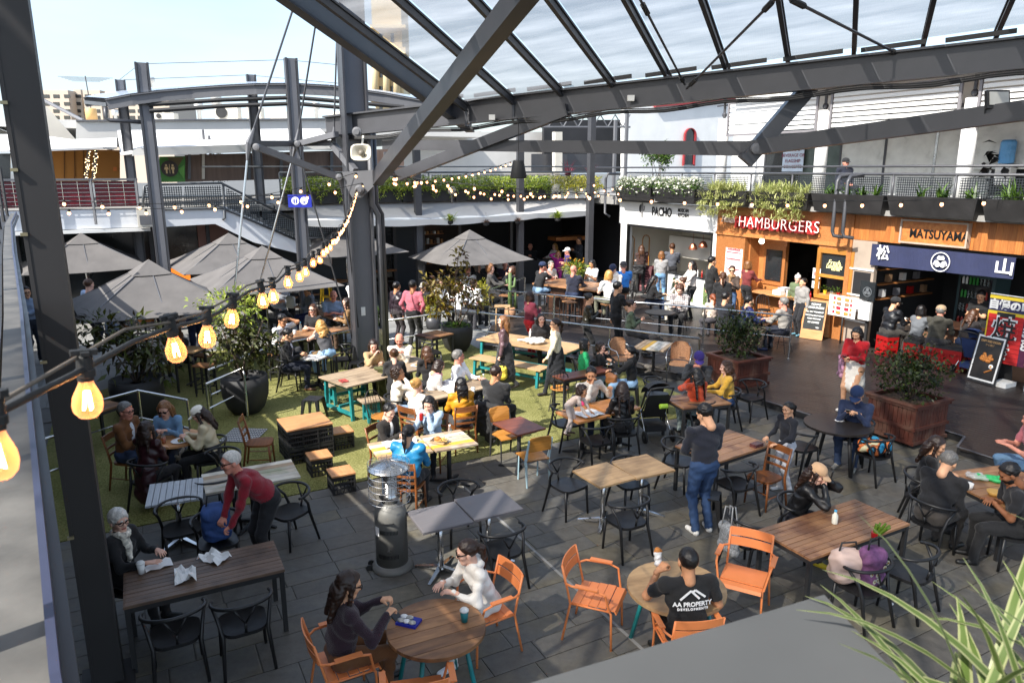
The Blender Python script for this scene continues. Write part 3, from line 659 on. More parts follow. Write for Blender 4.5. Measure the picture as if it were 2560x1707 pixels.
def rattan_chair(t):
 b=MB();rounded_seat(b,.45,.44,.44,.03,.02);b.loc('seat',RATT,t)
 b=MB();n=9;vs=[]
 for z in(.46,.62,.80,.88):
  for j in range(n):
   a=-1.15+2.3*j/(n-1);f=1 if z<.85 else .7;vs.append((.235*sin(a)*f,-.02-.235*cos(a)-.06*(z-.46),z))
 b.add(vs,[(i*n+j,i*n+j+1,(i+1)*n+j+1,(i+1)*n+j)for i in range(3)for j in range(n-1)]);b.add([(x*1.06,y*1.06,z)for x,y,z in vs],[((i+1)*n+j,(i+1)*n+j+1,i*n+j+1,i*n+j)for i in range(3)for j in range(n-1)]);b.loc('backrest',RATT,t)
 for s in(-1,1):
  MB().tube([(s*.23,.24,0),(s*.265,.23,.55),(s*.275,.17,.655),(s*.28,-.05,.67),(s*.24,-.2,.74),(s*.16,-.26,.86)],.0125,7).loc('arm_tube',STAIN,t,1)
  MB().tube([(s*.25,-.24,0),(s*.22,-.18,.44),(s*.2,-.2,.6)],.0125,7).loc('leg',STAIN,t,1)
def metal_stool(t,h=.45,m=BLACK):
 MB().box((0,0,h-.012),(.31,.31,.024)).box((0,0,h+.002),(.10,.03,.004)).loc('seat',m,t)
 for sx in(-1,1):
  for sy in(-1,1):
   MB().bar((sx*.19,sy*.19,0),(sx*.135,sy*.135,h-.02),.03,.03,(1,0,0),0,.065,.065).loc('leg',m,t)
 if h>.55:
  b=MB();q=.168
  for i in range(4):b.bar(((-q,-q),(q,-q),(q,q),(-q,q))[i]+(.25,),((-q,-q),(q,-q),(q,q),(-q,q))[(i+1)%4]+(.25,),.012,.025)
  b.loc('foot_rest',m,t)
def bar_stool(t,top=W_TEAK,h=.72):
 piece('seat',t,(0,0,h-.02),(.40,.30,.035),top)
 for sx in(-1,1):
  for sy in(-1,1):
   MB().bar((sx*.17,sy*.12,0),(sx*.16,sy*.115,h-.035),.026,.026,(1,0,0)).loc('leg',BKM,t)
 b=MB()
 for s in(-1,1):b.bar((-.17,s*.12,.2),(.17,s*.12,.2),.02);b.bar((s*.17,-.12,.26),(s*.17,.12,.26),.02)
 b.loc('foot_rail',BKM,t)
def timber_stool(t):
 for i in range(3):piece('seat_plank',t,(0,-.11+i*.11,.72),(.46,.104,.03),W_PALE)
 for sx in(-1,1):
  for sy in(-1,1):
   MB().bar((sx*.2,sy*.18,0),(sx*.17,sy*.12,.70),.035).loc('leg',W_PALE,t)
def crate_mesh(w,d,h,m):
 b=MB();t=.014
 for z in(.012,h*.33,h*.62,h-.03):
  hh=.022 if z<h-.05 else .05
  for s in(-1,1):b.box((0,s*(d/2-t/2),z),(w,t,hh));b.box((s*(w/2-t/2),0,z),(t,d-2*t,hh))
 nx=max(3,int(w/.055))
 for i in range(nx+1):
  x=-w/2+t/2+(w-t)*i/nx
  for s in(-1,1):b.box((x,s*(d/2-t/2-.002),h/2),(t*.9 if 0<i<nx else .03,t*.8,h-.01))
  y=-d/2+t/2+(d-t)*i/nx
  for s in(-1,1):b.box((s*(w/2-t/2-.002),y,h/2),(t*.8,t*.9 if 0<i<nx else .03,h-.01))
 b.box((0,0,.008),(w-.03,d-.03,.008))
 return b.mesh('crate',m)
CR_BLK=crate_mesh(.34,.34,.29,BKM)
def beer_crate():
 b=MB();w,d,h=.40,.31,.25
 for s in(-1,1):
  for(z,hh)in((.04,.08),(h-.05,.10)):b.box((0,s*d/2,z),(w,.014,hh));b.box((s*w/2,0,z),(.014,d,hh))
  for x in(-.19,-.07,.07,.19):b.box((x,s*d/2,h/2),(.03,.013,h-.01))
  for y in(-.145,0,.145):b.box((s*w/2,y,h/2),(.013,.04,h-.01))
 b.box((0,0,.015),(w,d,.02));b.box((0,0,.13),(w-.05,d-.05,.2));return b.mesh('crate',REDP)
CR_RED=beer_crate()
def frame_rect(corners,z):
 p=[G(x,y,z)for x,y in corners];o=(p[0]+p[1]+p[2]+p[3])/4 if len(p)==4 else(p[0]+p[2])/2
 ex=(p[2]-p[1])if len(p)<4 else((p[2]-p[1])+(p[3]-p[0]))/2;ey=(p[1]-p[0])if len(p)<4 else((p[1]-p[0])+(p[2]-p[3]))/2
 return o,ex,ey
def legs4(t,w,d,h,m=BKM,th=.045,inset=.03,apron=True):
 for sx in(-1,1):
  for sy in(-1,1):
   MB().box((sx*(w/2-inset),sy*(d/2-inset),h/2),(th,th,h)).loc('leg',m,t)
 if apron:
  b=MB()
  for s in(-1,1):b.box((0,s*(d/2-inset),h-.03),(w-2*inset-th,th*.7,.05));b.box((s*(w/2-inset),0,h-.03),(th*.7,d-2*inset-th,.05))
  b.loc('frame',m,t)
def pedestal(t,h,m,n=4,R=.34,x=0,a0=.785):
 MB().tube([(x,0,.07),(x,0,h)],.035,10).lathe([(.07,.045),(.045,.09)],(x,0,0),10).loc('pedestal',m,t,1)
 for i in range(n):
  a=a0+i*2*pi/n;MB().bar((x,0,.075),(x+R*cos(a),R*sin(a),.022),.06,.05,(0,0,1),0,.035,.025).loc('foot',m,t)
def rtab(label,corners,z,ground=0.0,n=8,mats=(W_TEAK,),base='legs',dirn='long',group='dining tables',name='table',gap=.006,thick=.03,rotfix=None,cat='table',basem=None,wmul=1.0):
 """corners of the top in the photograph: back-left, front-left, front-right, back-right; planks run along the left-to-right edge ('long') or across"""
 o,ex,ey=frame_rect(corners,ground+z);w,d=ex.length*wmul,ey.length;rz=math.atan2(ex.y,ex.x)
 t=thing(name,label,cat,(o.x,o.y,ground),0,group);t.rotation_euler=(0,0,rz)
 if n==1:piece('tabletop',t,(0,0,z-thick/2),(w,d,thick),mats[0])
 else:
  for i in range(n):
   m=mats[(i*7+i//3)%len(mats)]if len(mats)>1 else mats[0]
   if dirn=='long':pw=d/n;piece('plank',t,(0,-d/2+pw*(i+.5),z-thick/2-(i%3)*.0015),(w,pw-gap,thick),m)
   else:pw=w/n;piece('plank',t,(-w/2+pw*(i+.5),0,z-thick/2-(i%3)*.0015),(d,pw-gap,thick),m,pi/2)
 h=z-thick
 if base=='legs':legs4(t,w,d,h)
 elif base=='bar':legs4(t,w,d,h,BKM,.04,.05);MB().bar((-w/2+.05,0,.2),(w/2-.05,0,.2),.03).loc('foot_rail',BKM,t)
 elif base=='ped':pedestal(t,h,basem or BKM)
 elif base=='chrome':pedestal(t,h,CHROME)
 elif base=='two':pedestal(t,h,CHROME,4,.34,-w*.25);pedestal(t,h,CHROME,4,.34,w*.25)
 elif base=='teal':
  for s in(-1,1):
   for q in(-1,1):MB().bar((s*(w/2-.12),q*(d/2-.05),0),(s*(w/2-.12),q*(d/2-.09),h),.06).loc('leg',TEAL,t)
   MB().box((s*(w/2-.12),0,.14),(.05,d-.14,.06)).box((s*(w/2-.12),0,h-.05),(.05,d-.2,.06)).loc('cross_rail',TEAL,t)
  MB().box((0,0,.2),(w-.24,.05,.06)).loc('stretcher',TEAL,t)
 elif base=='slab':
  for s in(-1,1):MB().box((s*(w/2-.25),0,h/2),(.1,d*.6,h)).loc('leg',W_DARK,t)
 return t,o,w,d,rz
def round_table(label,px,py,r,z=.74,ground=0.0,n=6,m=W_TEAK,ang=.9,base='teal',group='dining tables',name='round_table',th=.035):
 o=G(px,py,ground+z);t=thing(name,label,'table',(o.x,o.y,ground),0,group);t.rotation_euler=(0,0,ang)
 pw=2*r/n
 for i in range(n):
  y0,y1=-r+pw*i+.003,-r+pw*(i+1)-.003;ys=LSP(y0,y1,6)
  xr=[(math.sqrt(max(r*r-y*y,1e-5)),y)for y in ys];poly=xr+[(-x,y)for x,y in xr[::-1]]
  if n==1:poly=[(r*cos(a),r*sin(a))for a in LSP(0,2*pi,33)[:-1]]
  MB().prism(poly,z-th,z).loc('plank' if n>1 else 'tabletop',m,t)
 if base=='teal' or base=='blk':
  for i in range(4):
   a=.785+i*pi/2;MB().tube([(.92*r*cos(a),.92*r*sin(a),0),(.6*r*cos(a),.6*r*sin(a),z-th)],.022 if base=='teal' else .03,8).loc('leg',TEAL if base=='teal' else BKM,t,1)
  MB().tube([(.6*r*cos(i*pi/8),.6*r*sin(i*pi/8),z-th-.012)for i in range(16)],.012,5,0,1).loc('rim_frame',TEAL if base=='teal' else BKM,t)
 else:pedestal(t,z-th,BKM)
 return t,o
def umbrella(label,px,py,zap,half,rot,drop=.62):
 o=G(px,py,zap);t=thing('market_umbrella',label,'umbrella',(o.x,o.y,0),0,'grey square market umbrellas');t.rotation_euler=(0,0,rot);z0=zap-drop;h=half
 b=MB();n=8;ring=[]
 def pt(f,u):
  i=int(u)%4;fr=u-int(u);cs=((-h,-h),(h,-h),(h,h),(-h,h));a,c=cs[i],cs[(i+1)%4]
  x,y=a[0]+(c[0]-a[0])*fr,a[1]+(c[1]-a[1])*fr;sag=.06*sin(pi*fr);s=1-.03*sin(pi*fr)*f
  return(x*f*s,y*f*s,zap-drop*(f**1.0)-sag*f*.8-.05*sin(pi*f)*.9)
 fs=[.09,.3,.6,1.0];m=32
 for dz in(0,-.012):b.v+=[(x,y,z+dz)for f in fs for x,y,z in[pt(f,4*j/m)for j in range(m)]]
 K=len(fs)*m
 for s in range(2):
  for i in range(len(fs)-1):
   for j in range(m):q=(s*K+i*m+j,s*K+i*m+(j+1)%m,s*K+(i+1)*m+(j+1)%m,s*K+(i+1)*m+j);b.f.append(q[::-1]if s==0 else q);b.m.append(0)
 for j in range(m):b.f.append((3*m+j,3*m+(j+1)%m,K+3*m+(j+1)%m,K+3*m+j));b.m.append(0)
 cn=b.loc('canopy',GREYC,t)
 b=MB();vs=[(0,0,zap+.07)]+[(x*1.0,y*1.0,z+.03)for x,y,z in[pt(.25,4*j/16)for j in range(16)]];b.add(vs,[(0,1+j,1+(j+1)%16)for j in range(16)]);b.loc('vent',GREYC,cn)
 MB().tube([(0,0,0),(0,0,zap+.05)],.025,8).loc('pole',STAIN,t,1)
 MB().box((0,0,.04),(.6,.6,.08)).loc('base',CONC,t)
 for i in range(8):
  b=MB();x,y,z=pt(1,i/2);b.bar((x*.05,y*.05,zap-.06),(x*.98,y*.98,z-.03),.018,.025);b.loc('rib',STL,t)
 return t
 # planting
def leafm(name,c1,c2,rough=.45,trans=.25):
 key=('leaf',name)
 if key in MATS:return MATS[key]
 m=bpy.data.materials.new(name);m.use_nodes=True;n=m.node_tree.nodes;l=m.node_tree.links;b=n['Principled BSDF'];sv(b,'Roughness',rough)
 a=n.new('ShaderNodeAttribute');a.attribute_name='tone';rp=n.new('ShaderNodeValToRGB');rp.color_ramp.elements[0].color=(*lin(c1),1);rp.color_ramp.elements[1].color=(*lin(c2),1);lk(l,a,'Fac',rp,0);lk(l,rp,0,b,'Base Color')
 tl=n.new('ShaderNodeBsdfTranslucent');lk(l,rp,0,tl,0);mx=n.new('ShaderNodeMixShader');sv(mx,0,trans);lk(l,b,0,mx,1);lk(l,tl,0,mx,2);l.new(mx.outputs[0],n['Material Output'].inputs[0])
 MATS[key]=m;return m
def leaves(name,pos,dirs,size,asp,m,parent,rng,fold=.25,curl=0.3):
 """one mesh of many small folded leaves; pos/dirs N x 3 in the parent's space"""
 n=len(pos);d=dirs/np.linalg.norm(dirs,axis=1)[:,None];up=rng.randn(n,3)*.5+ARR((0,0,1));x=np.cross(d,up);x/=np.linalg.norm(x,axis=1)[:,None];nn=np.cross(x,d)
 s=size*(.6+.8*rng.rand(n))[:,None];w=s*asp*.5
 V=np.stack([pos,pos+d*s*.45+x*w-nn*s*fold*-.3,pos+d*s-nn*s*curl,pos+d*s*.45-x*w-nn*s*fold*-.3,pos+d*s*.5],1)
 f=ARR([[0,1,2,4],[0,4,2,3]]);Q=(np.arange(n)[:,None,None]*5+f[None]).reshape(-1,4)
 me=np_mesh(name,V.reshape(-1,3),Q,[m]);at=me.attributes.new('tone','FLOAT','POINT');at.data.foreach_set('value',np.repeat(rng.rand(n),5).astype(np.float32))
 return tag(link(name,me,parent),kind='stuff')
def shell(rng,n,c,r,power=.45,squash=None):
 v=rng.randn(n,3);v/=np.linalg.norm(v,axis=1)[:,None];rr=rng.rand(n)**power
 lump=1+.22*np.sin(v[:,0]*5+c[0]*3)*np.sin(v[:,1]*4+1)+.15*np.sin(v[:,2]*6+c[1])
 return ARR(c)+v*rr[:,None]*lump[:,None]*ARR(r),v
def stems(parent,base,tips,r=.012,m=BARK,rng=None,name='stem'):
 b=MB()
 for t in tips:
  t=Vector(t);base=Vector(base);mid=base.lerp(t,.5)+Vector((rng.randn()*.06,rng.randn()*.06,.02))if rng is not None else base.lerp(t,.5);b.tube([base,mid,t],[r,r*.7,r*.35],5)
 return b.loc(name,m,parent,1)
def straps(parent,c,n,L,wid,m,rng,droop=1.0,name='foliage',lift=1.0):
 """arching strap leaves"""
 V=[];Q=[];tone=[]
 for i in range(n):
  a=rng.rand()*6.283;l=L*(.5+.7*rng.rand());el=(.4+.9*rng.rand())*lift;p=ARR(c,float)+rng.randn(3)*ARR((.05,.05,.01));d=ARR((cos(a)*cos(el),sin(a)*cos(el),sin(el)));sd=ARR((-sin(a),cos(a),0));o=len(V);k=6;tv=rng.rand()
  for j in range(k):
   w2=wid*(1-(j/(k-1))**2.2)*.5+.001;V+=[p-sd*w2,p+sd*w2];tone+=[tv,tv];p=p+d*l/(k-1);d=d+ARR((0,0,-.36*droop*(j+1)/3));d/=np.linalg.norm(d)
  for j in range(k-1):Q.append((o+2*j,o+2*j+1,o+2*j+3,o+2*j+2))
 me=np_mesh(name,ARR(V),ARR(Q),[m]);at=me.attributes.new('tone','FLOAT','POINT');at.data.foreach_set('value',ARR(tone,np.float32));return tag(link(name,me,parent),kind='stuff')
LF_DARK=leafm('leaf_dark','#141c0c','#3a4a1c');LF_MIX=leafm('leaf_bronze','#2a1a10','#4f5a20');LF_GRN=leafm('leaf_green','#1f3512','#5f7f2a');LF_YEL=leafm('leaf_yellow','#6f7a1e','#c2b748');LF_LIME=leafm('leaf_lime','#5b7a1c','#b4bd4c');LF_SPID=leafm('leaf_spider','#7d8a3a','#c9c88a');LF_GRASS=leafm('leaf_hedge','#2c3d14','#8a8f3c')
LF_RED=leafm('leaf_red','#4a1626','#7a2a3c');FLW=leafm('flower_white','#c9c9b8','#f0efe2',.6,.3);FLY=leafm('flower_yellow','#a8780e','#e0b020',.6,.2)
# ground
def az(a,b,z):return tuple(A(a,b,z))
def court(b,c,size,m=0):
 return b.box(az(*c),size,Matrix.Rotation(CT,3,'Z'),m)
def cbox(name,c,size,m,parent=None,kind=None):
 b=MB();court(b,c,size);o=b.world(name,m,parent);
 return tag(o,kind=kind)if kind else o
def cpiece(name,parent,c,size,m,rz=0.0):
 p=A(*c);return piece(name,parent,p-(wloc(parent)if parent else Vector()),size,m,CT+rz)
gm=mat('ground',(.12,.12,.115),.8,0,.2,.5)
b=MB();b.add([(-600,-300,-.03),(600,-300,-.03),(600,900,-.03),(-600,900,-.03)],[(0,1,2,3)]);tag(link('ground',b.mesh('ground',gm)),kind='structure')
def slate():
 m=bpy.data.materials.new('slate');m.use_nodes=True;n=m.node_tree.nodes;l=m.node_tree.links;b=n['Principled BSDF']
 geo=n.new('ShaderNodeNewGeometry');oi=n.new('ShaderNodeObjectInfo');nz=n.new('ShaderNodeTexNoise');sv(nz,'Scale',1.1);sv(nz,'Detail',7);lk(l,geo,'Position',nz,0)
 ad=n.new('ShaderNodeMath');ad.operation='MULTIPLY_ADD';sv(ad,1,.34);lk(l,oi,'Random',ad,0);lk(l,nz,0,ad,2)
 rp=n.new('ShaderNodeValToRGB');e=rp.color_ramp.elements;e[0].position=.42;e[0].color=(.088,.080,.068,1);e[1].position=1.0;e[1].color=(.155,.138,.104,1)
 for p,c in((.55,(.106,.096,.080)),(.7,(.108,.104,.094)),(.84,(.122,.107,.076))):q=e.new(p);q.color=(*c,1)
 lk(l,ad,0,rp,0);n2=n.new('ShaderNodeTexNoise');sv(n2,'Scale',9);sv(n2,'Detail',9);sv(n2,'Roughness',.7);lk(l,geo,'Position',n2,0)
 mr=n.new('ShaderNodeMapRange');sv(mr,1,.3);sv(mr,2,.7);sv(mr,3,.72);sv(mr,4,1.32);lk(l,n2,0,mr,0)
 hv=n.new('ShaderNodeHueSaturation');lk(l,rp,0,hv,'Color');lk(l,mr,0,hv,'Value');lk(l,hv,0,b,'Base Color')
 r2=n.new('ShaderNodeMapRange');sv(r2,3,.38);sv(r2,4,.75);lk(l,n2,0,r2,0);lk(l,r2,0,b,'Roughness')
 bp=n.new('ShaderNodeBump');sv(bp,'Strength',.4);sv(bp,'Distance',.012);lk(l,n2,0,bp,'Height');lk(l,bp,0,b,'Normal');return m
SLATE=slate();GROUT=mat('grout',(.10,.094,.082),.9,0,.3,3)
PAVE=mat('grey_paving',(.235,.235,.225),.75,0,.14,1.6,.15,25,rnd=.16);PGROUT=mat('pale_grout',(.16,.158,.15),.9,0,.2,3)
def in_frame(p,m=60):
 q=Vector(p)-Vc(0,0,EYE);d=q.y*cP-q.z*sP
 if d<.3:return None
 x=1280+FPX*q.x/d;y=853.5+FPX*(-q.y*sP-q.z*cP)/d
 return(x,y)if-m<x<2560+m and-m<y<1707+m else None
def tiles(parent,a0,a1,b0,b1,dep,lens,m,z,skip=None,cap=300,gap=.008,name='paving_stone'):
 T=[];rng=RS(5);bb=b0
 while bb<b1-.05:
  d=min(dep*(.8+.5*(rng.rand()>.6)),b1-bb);aa=a0-rng.rand()*lens[0]
  while aa<a1:
   L=lens[0]+(lens[1]-lens[0])*rng.rand();x0,x1=max(aa,a0),min(aa+L,a1);aa+=L
   if x1-x0<.1:continue
   c=A((x0+x1)/2,bb+d/2,0)
   if in_frame(c)is None or(skip and skip((x0+x1)/2,bb+d/2)):continue
   T.append((c.length,x0,x1,bb,d))
  bb+=d
 T.sort();mb=MB()
 for i,(_,x0,x1,bb,d)in enumerate(T):
  dz=rng.rand()*.003
  if i<cap:cpiece(name,parent,((x0+x1)/2,bb+d/2,z+dz),(x1-x0-gap,d-gap,.024),m)
  else:court(mb,((x0+x1)/2,bb+d/2,z+dz),(x1-x0-gap,d-gap,.024))
 if mb.v:tag(mb.world(name,m,parent),kind='stuff')
def polyc(name,pts,z0,z1,m,kind='structure',parent=None):
 b=MB();b.prism(pts,z0,z1,0,lambda x,y,z:az(x,y,z));o=b.world(name,m,parent);return tag(o,kind=kind)if kind else o
terrace=polyc('terrace_paving',[(-3,-1),(13.5,-1),(13.5,10.45),(-3,10.45)],-.02,-.008,GROUT)
tiles(terrace,-1.2,13.2,.9,10.4,.38,(.55,.95),SLATE,.0,lambda a,b:b>8.2 and a>11.6)
plaza=polyc('courtyard_paving',[(-4,16),(19,16),(19,27.5),(-4,27.5)],-.022,-.010,PGROUT)
tiles(plaza,-2,17.3,17,27.2,.62,(.8,1.3),PAVE,-.002,lambda a,b:False,290)
# artificial turf
def turfm():
 m=bpy.data.materials.new('turf');m.use_nodes=True;n=m.node_tree.nodes;l=m.node_tree.links;b=n['Principled BSDF'];sv(b,'Roughness',.95);sv(b,'Specular IOR Level',.1)
 g=n.new('ShaderNodeNewGeometry');n1=n.new('ShaderNodeTexNoise');sv(n1,'Scale',.8);sv(n1,'Detail',5);lk(l,g,'Position',n1,0)
 n2=n.new('ShaderNodeTexNoise');sv(n2,'Scale',42);sv(n2,'Detail',4);lk(l,g,'Position',n2,0)
 a=n.new('ShaderNodeMath');a.operation='MULTIPLY_ADD';sv(a,1,.7);lk(l,n1,0,a,0);lk(l,n2,0,a,2)
 rp=n.new('ShaderNodeValToRGB');e=rp.color_ramp.elements;e[0].position=.55;e[0].color=(.10,.106,.030,1);e[1].position=1.15-.15;e[1].color=(.30,.285,.115,1);q=e.new(.78);q.color=(.19,.188,.062,1)
 lk(l,a,0,rp,0);lk(l,rp,0,b,'Base Color');bp=n.new('ShaderNodeBump');sv(bp,'Strength',.9);sv(bp,'Distance',.03);lk(l,n2,0,bp,'Height');lk(l,bp,0,b,'Normal');return m
turf_pts=[(-1.6,10.42),(9.3,10.42),(10.3,11.3),(10.35,13.6),(8.2,17.4),(8.3,19.6),(6.2,18.6),(4.6,20.6),(1.0,20.4),(-.3,18.2),(-1.6,17.2)]
polyc('artificial_grass',turf_pts,-.012,.016,turfm(),'stuff')
cbox('drain_channel',(4.2,5.2,.004),(.035,9.8,.03),CONC,None,'structure')
# raised timber deck
DECKM=wood('deck_boards','#211c1a','#3d3530',.38,wear=.15,wearcol='#4a4038',rnd=.1)
deck_poly=[(12.3,2.5),(12.2,6.72),(12.8,6.95),(12.8,8.25),(11.4,8.35),(11.2,10.9),(11.15,12.4),(8.3,17.3),(9.5,19.25),(11.6,20.9),(12.2,21.6),(17.25,21.6),(17.25,2.5)]
deck=polyc('deck_frame',deck_poly,-.02,.118,BKM)
def clip_line(poly,o,d,n):
 ts=[]
 for(x0,y0),(x1,y1)in zip(poly,poly[1:]+poly[:1]):
  s0=(x0-o[0])*n[0]+(y0-o[1])*n[1];s1=(x1-o[0])*n[0]+(y1-o[1])*n[1]
  if(s0<0)!=(s1<0):f=s0/(s0-s1);ts.append(((x0+(x1-x0)*f-o[0])*d[0]+(y0+(y1-y0)*f-o[1])*d[1]))
 ts.sort();return list(zip(ts[::2],ts[1::2]))
th=rad(11);dd=(sin(th),-cos(th));dn=(cos(th),sin(th));k=0
for i in range(-10,100):
 o=(dn[0]*(8+i*.128),dn[1]*(8+i*.128))
 for t0,t1 in clip_line(deck_poly,o,dd,dn):
  if t1-t0<.1 or k>298:continue
  tm=(t0+t1)/2;cpiece('deck_board',deck,(o[0]+dd[0]*tm,o[1]+dd[1]*tm,.135),(t1-t0,.121,.03),DECKM,math.atan2(dd[1],dd[0]));k+=1
for p,q in zip(deck_poly[0:8],deck_poly[1:9]):
 MB().bar(az(*p,.147),az(*q,.147),.035,.012).world('edge_trim',STL,deck)
DZ=.15
# stalls on the right (wall plane a = 17.3)
AW=17.3
def wbx(name,parent,b0,b1,z0,z1,depth,m,off=0.0,thing_=None):
 b=MB();court(b,(AW-off+depth/2,(b0+b1)/2,(z0+z1)/2),(depth,abs(b1-b0),abs(z1-z0)));return b.world(name,m,parent)
NW=-UA
def zA(x,y):return(1540+.31888*x,400+.31888*y)
def zB(x,y):return(2060+.31888*x,500+.31888*y)
def rA(x0,y0,x1,y1,f=zA):b0,z1=WA(*f(x0,y0),AW);b1,z0=WA(*f(x1,y1),AW);return b1,b0,z0,z1
def sign(s,m,x0,x1,yc,hpx,f,parent,off,depth=.02,name='lettering',shear=0.0,bold=0.0,space=1.0,yl=None):
 """lettering on the stall front: between photo columns x0..x1, centred on row yc, hpx rows tall"""
 yl=yl if yl is not None else yc
 bL,zc0=WA(*f(x0,yc),AW-off);bR,zc1=WA(*f(x1,yl),AW-off);_,zt=WA(*f((x0+x1)/2,(yc+yl)/2-hpx/2),AW-off);_,zb=WA(*f((x0+x1)/2,(yc+yl)/2+hpx/2),AW-off)
 cu=bpy.data.curves.new(name,'FONT');cu.body=s;cu.size=1;cu.extrude=depth;cu.shear=shear;cu.offset=bold;cu.space_character=space;cu.resolution_u=3
 ob=bpy.data.objects.new(name,cu);C.objects.link(ob);me=bpy.data.meshes.new_from_object(ob.evaluated_get(bpy.context.evaluated_depsgraph_get()));bpy.data.objects.remove(ob);me.materials.clear();me.materials.append(m)
 xs=[v.co.x for v in me.vertices];ys=[v.co.y for v in me.vertices];W_,H_=abs(bR-bL),zt-zb;sx,sy=W_/(max(xs)-min(xs)),H_/(max(ys)-min(ys))
 for v in me.vertices:v.co=((v.co.x-(max(xs)+min(xs))/2)*sx,(v.co.y-(max(ys)+min(ys))/2)*sy,v.co.z)
 o=link(name,me,parent);R=facing(NW);o.matrix_local=Matrix.Translation(A(AW-off-depth,(bL+bR)/2,(zt+zb)/2)-(wloc(parent)if parent else Vector()))@R.to_4x4();return o
def stall(name,label,b):o=thing(name,label,'food stall',az(AW,b,0));return o
# white mexican kitchen
st=stall('mexican_stall','white rendered food stall with green tiled counter and cactus sign',21)
pb0,pb1=WA(*zA(795,500),AW)[0],WA(*zA(30,325),AW)[0];ob0,ob1,_,_=rA(90,490,730,1100)
wbx('fascia',st,pb0,pb1,2.72,3.56,.25,WHP);wbx('pier',st,pb0,ob0,0,2.72,.24,WHP);wbx('pier',st,ob1,pb1-.12,0,2.72,.24,WHP)
wbx('opening_frame',st,ob0,ob1,2.64,2.72,.12,BLACK,.02);wbx('opening_frame',st,ob1-.06,ob1,.1,2.64,.12,BLACK,.02);wbx('opening_frame',st,ob0,ob0+.06,.1,2.64,.12,BLACK,.02)
wbx('side_wall',st,ob1+.25,ob1+.3,0,2.7,3.2,CREAM,-.25);wbx('back_wall',st,ob0,ob1+.3,0,2.7,.1,CREAM,-3.0);wbx('ceiling',st,pb0,pb1,2.7,2.75,3.0,WHP,-.25);wbx('partition',st,pb0,pb0+.1,0,2.7,3,CREAM,-.25)
b=MB();court(b,(AW+1.3,(ob0+ob1)/2-.2,1.95),(.5,2.6,.75));b.world('wall_cupboard',CREAM,st)
wbx('counter',st,ob0+.1,ob0+2.3,0,1.1,.5,WHP,-.1);wbx('counter_top',st,ob0+.06,ob0+2.36,1.1,1.14,.6,STAIN,-.06)
TILEG=mat('green_tile',(.16,.22,.085),.2,0,.25,20,rnd=.25)
for c0,nc in((ob0+.25,2),(ob0+.95,3),(ob0+1.75,3)):
 for i in range(nc):
  for j in range(7):cpiece('tile',st,(AW+.095,c0+i*.105,.28+j*.105),(.02,.097,.097),TILEG)
for i,(x0,x1)in enumerate(((130,210),(240,315))):
 q0,q1,z0,z1=rA(x0,500,x1,640);bb=MB();fr=[(-.17,-.75),(-.17,.3)]+[(-.17*cos(a),.3+.17*sin(a))for a in LSP(0,pi,9)[1:-1]]+[(.17,.3),(.17,-.75)]
 p0=A(AW+.35+i*.75,ob1+.2,1.75);bb.tube([p0+UA*x+Vc(0,0,z)for x,z in fr],.018,6);bb.world('menu_hoop',W_BENT,st)
 for j,(zz,mm)in enumerate(((.18,CREAM),(-.42,CREAM if i==0 else mat('maroon_board',(.09,.02,.025),.5)))):court(bb2:=MB(),(AW+.35+i*.75,ob1+.22,1.75+zz),(.28,.02,.44));bb2.world('menu_board',mm,st)
for i,bb_ in enumerate((ob0+1.5,ob0+1.0)):
 b=MB();p=A(AW+.5,bb_,2.0+.12*i);b.lathe([(.03,.22),(.09,.19),(.15,.08),(.16,0)],p,14);b.tube([p+Vc(0,0,.2),p+Vc(0,0,.75)],.008,5);b.world('pendant_lamp',mat('copper',(.45,.16,.09),.35,.8),st)
for i in range(9):b=MB();p=A(AW+.25+.1*(i%2),ob0+.25+i*.11,1.14);b.lathe([(.028,0),(.03,.14),(.012,.18),(.012,.22)],p,8);b.world('sauce_bottle',[REDP,mat('sauce_orange',(.6,.2,.03),.4),PAPER,mat('sauce_brown',(.1,.03,.02),.3)][i%4],st)
SGN=mat('sign_dark',(.02,.02,.021),.5)
sign('PACHO',SGN,283,437,402,72,zA,st,.012,.006,bold=.03,yl=412);sign('MEXICAN',SGN,487,570,394,30,zA,st,.012,.006,bold=.01,yl=399);sign('KITCHEN',SGN,487,570,431,30,zA,st,.012,.006,bold=.01,yl=437)
q,zq=WA(*zA(208,385),AW);b=MB();f_=lambda x,y,z:tuple(A(AW-.012-z,q-x,zq+y))
b.prism([(-.07+.10*cos(t),.02+.15*sin(t))for t in LSP(0,6.28,20)[:-1]],0,.02,0,f_);b.prism([(-.02,-.3),(.04,-.3),(.04,.2),(.01,.23),(-.02,.2)],.0,.03,1,f_);b.prism([(.04,-.08),(.14,-.04),(.14,.12),(.11,.12),(.11,.0),(.04,-.03)],0,.03,1,f_);b.world('cactus_emblem',[SGN,mat('sign_grey',(.25,.25,.25),.5)],st)
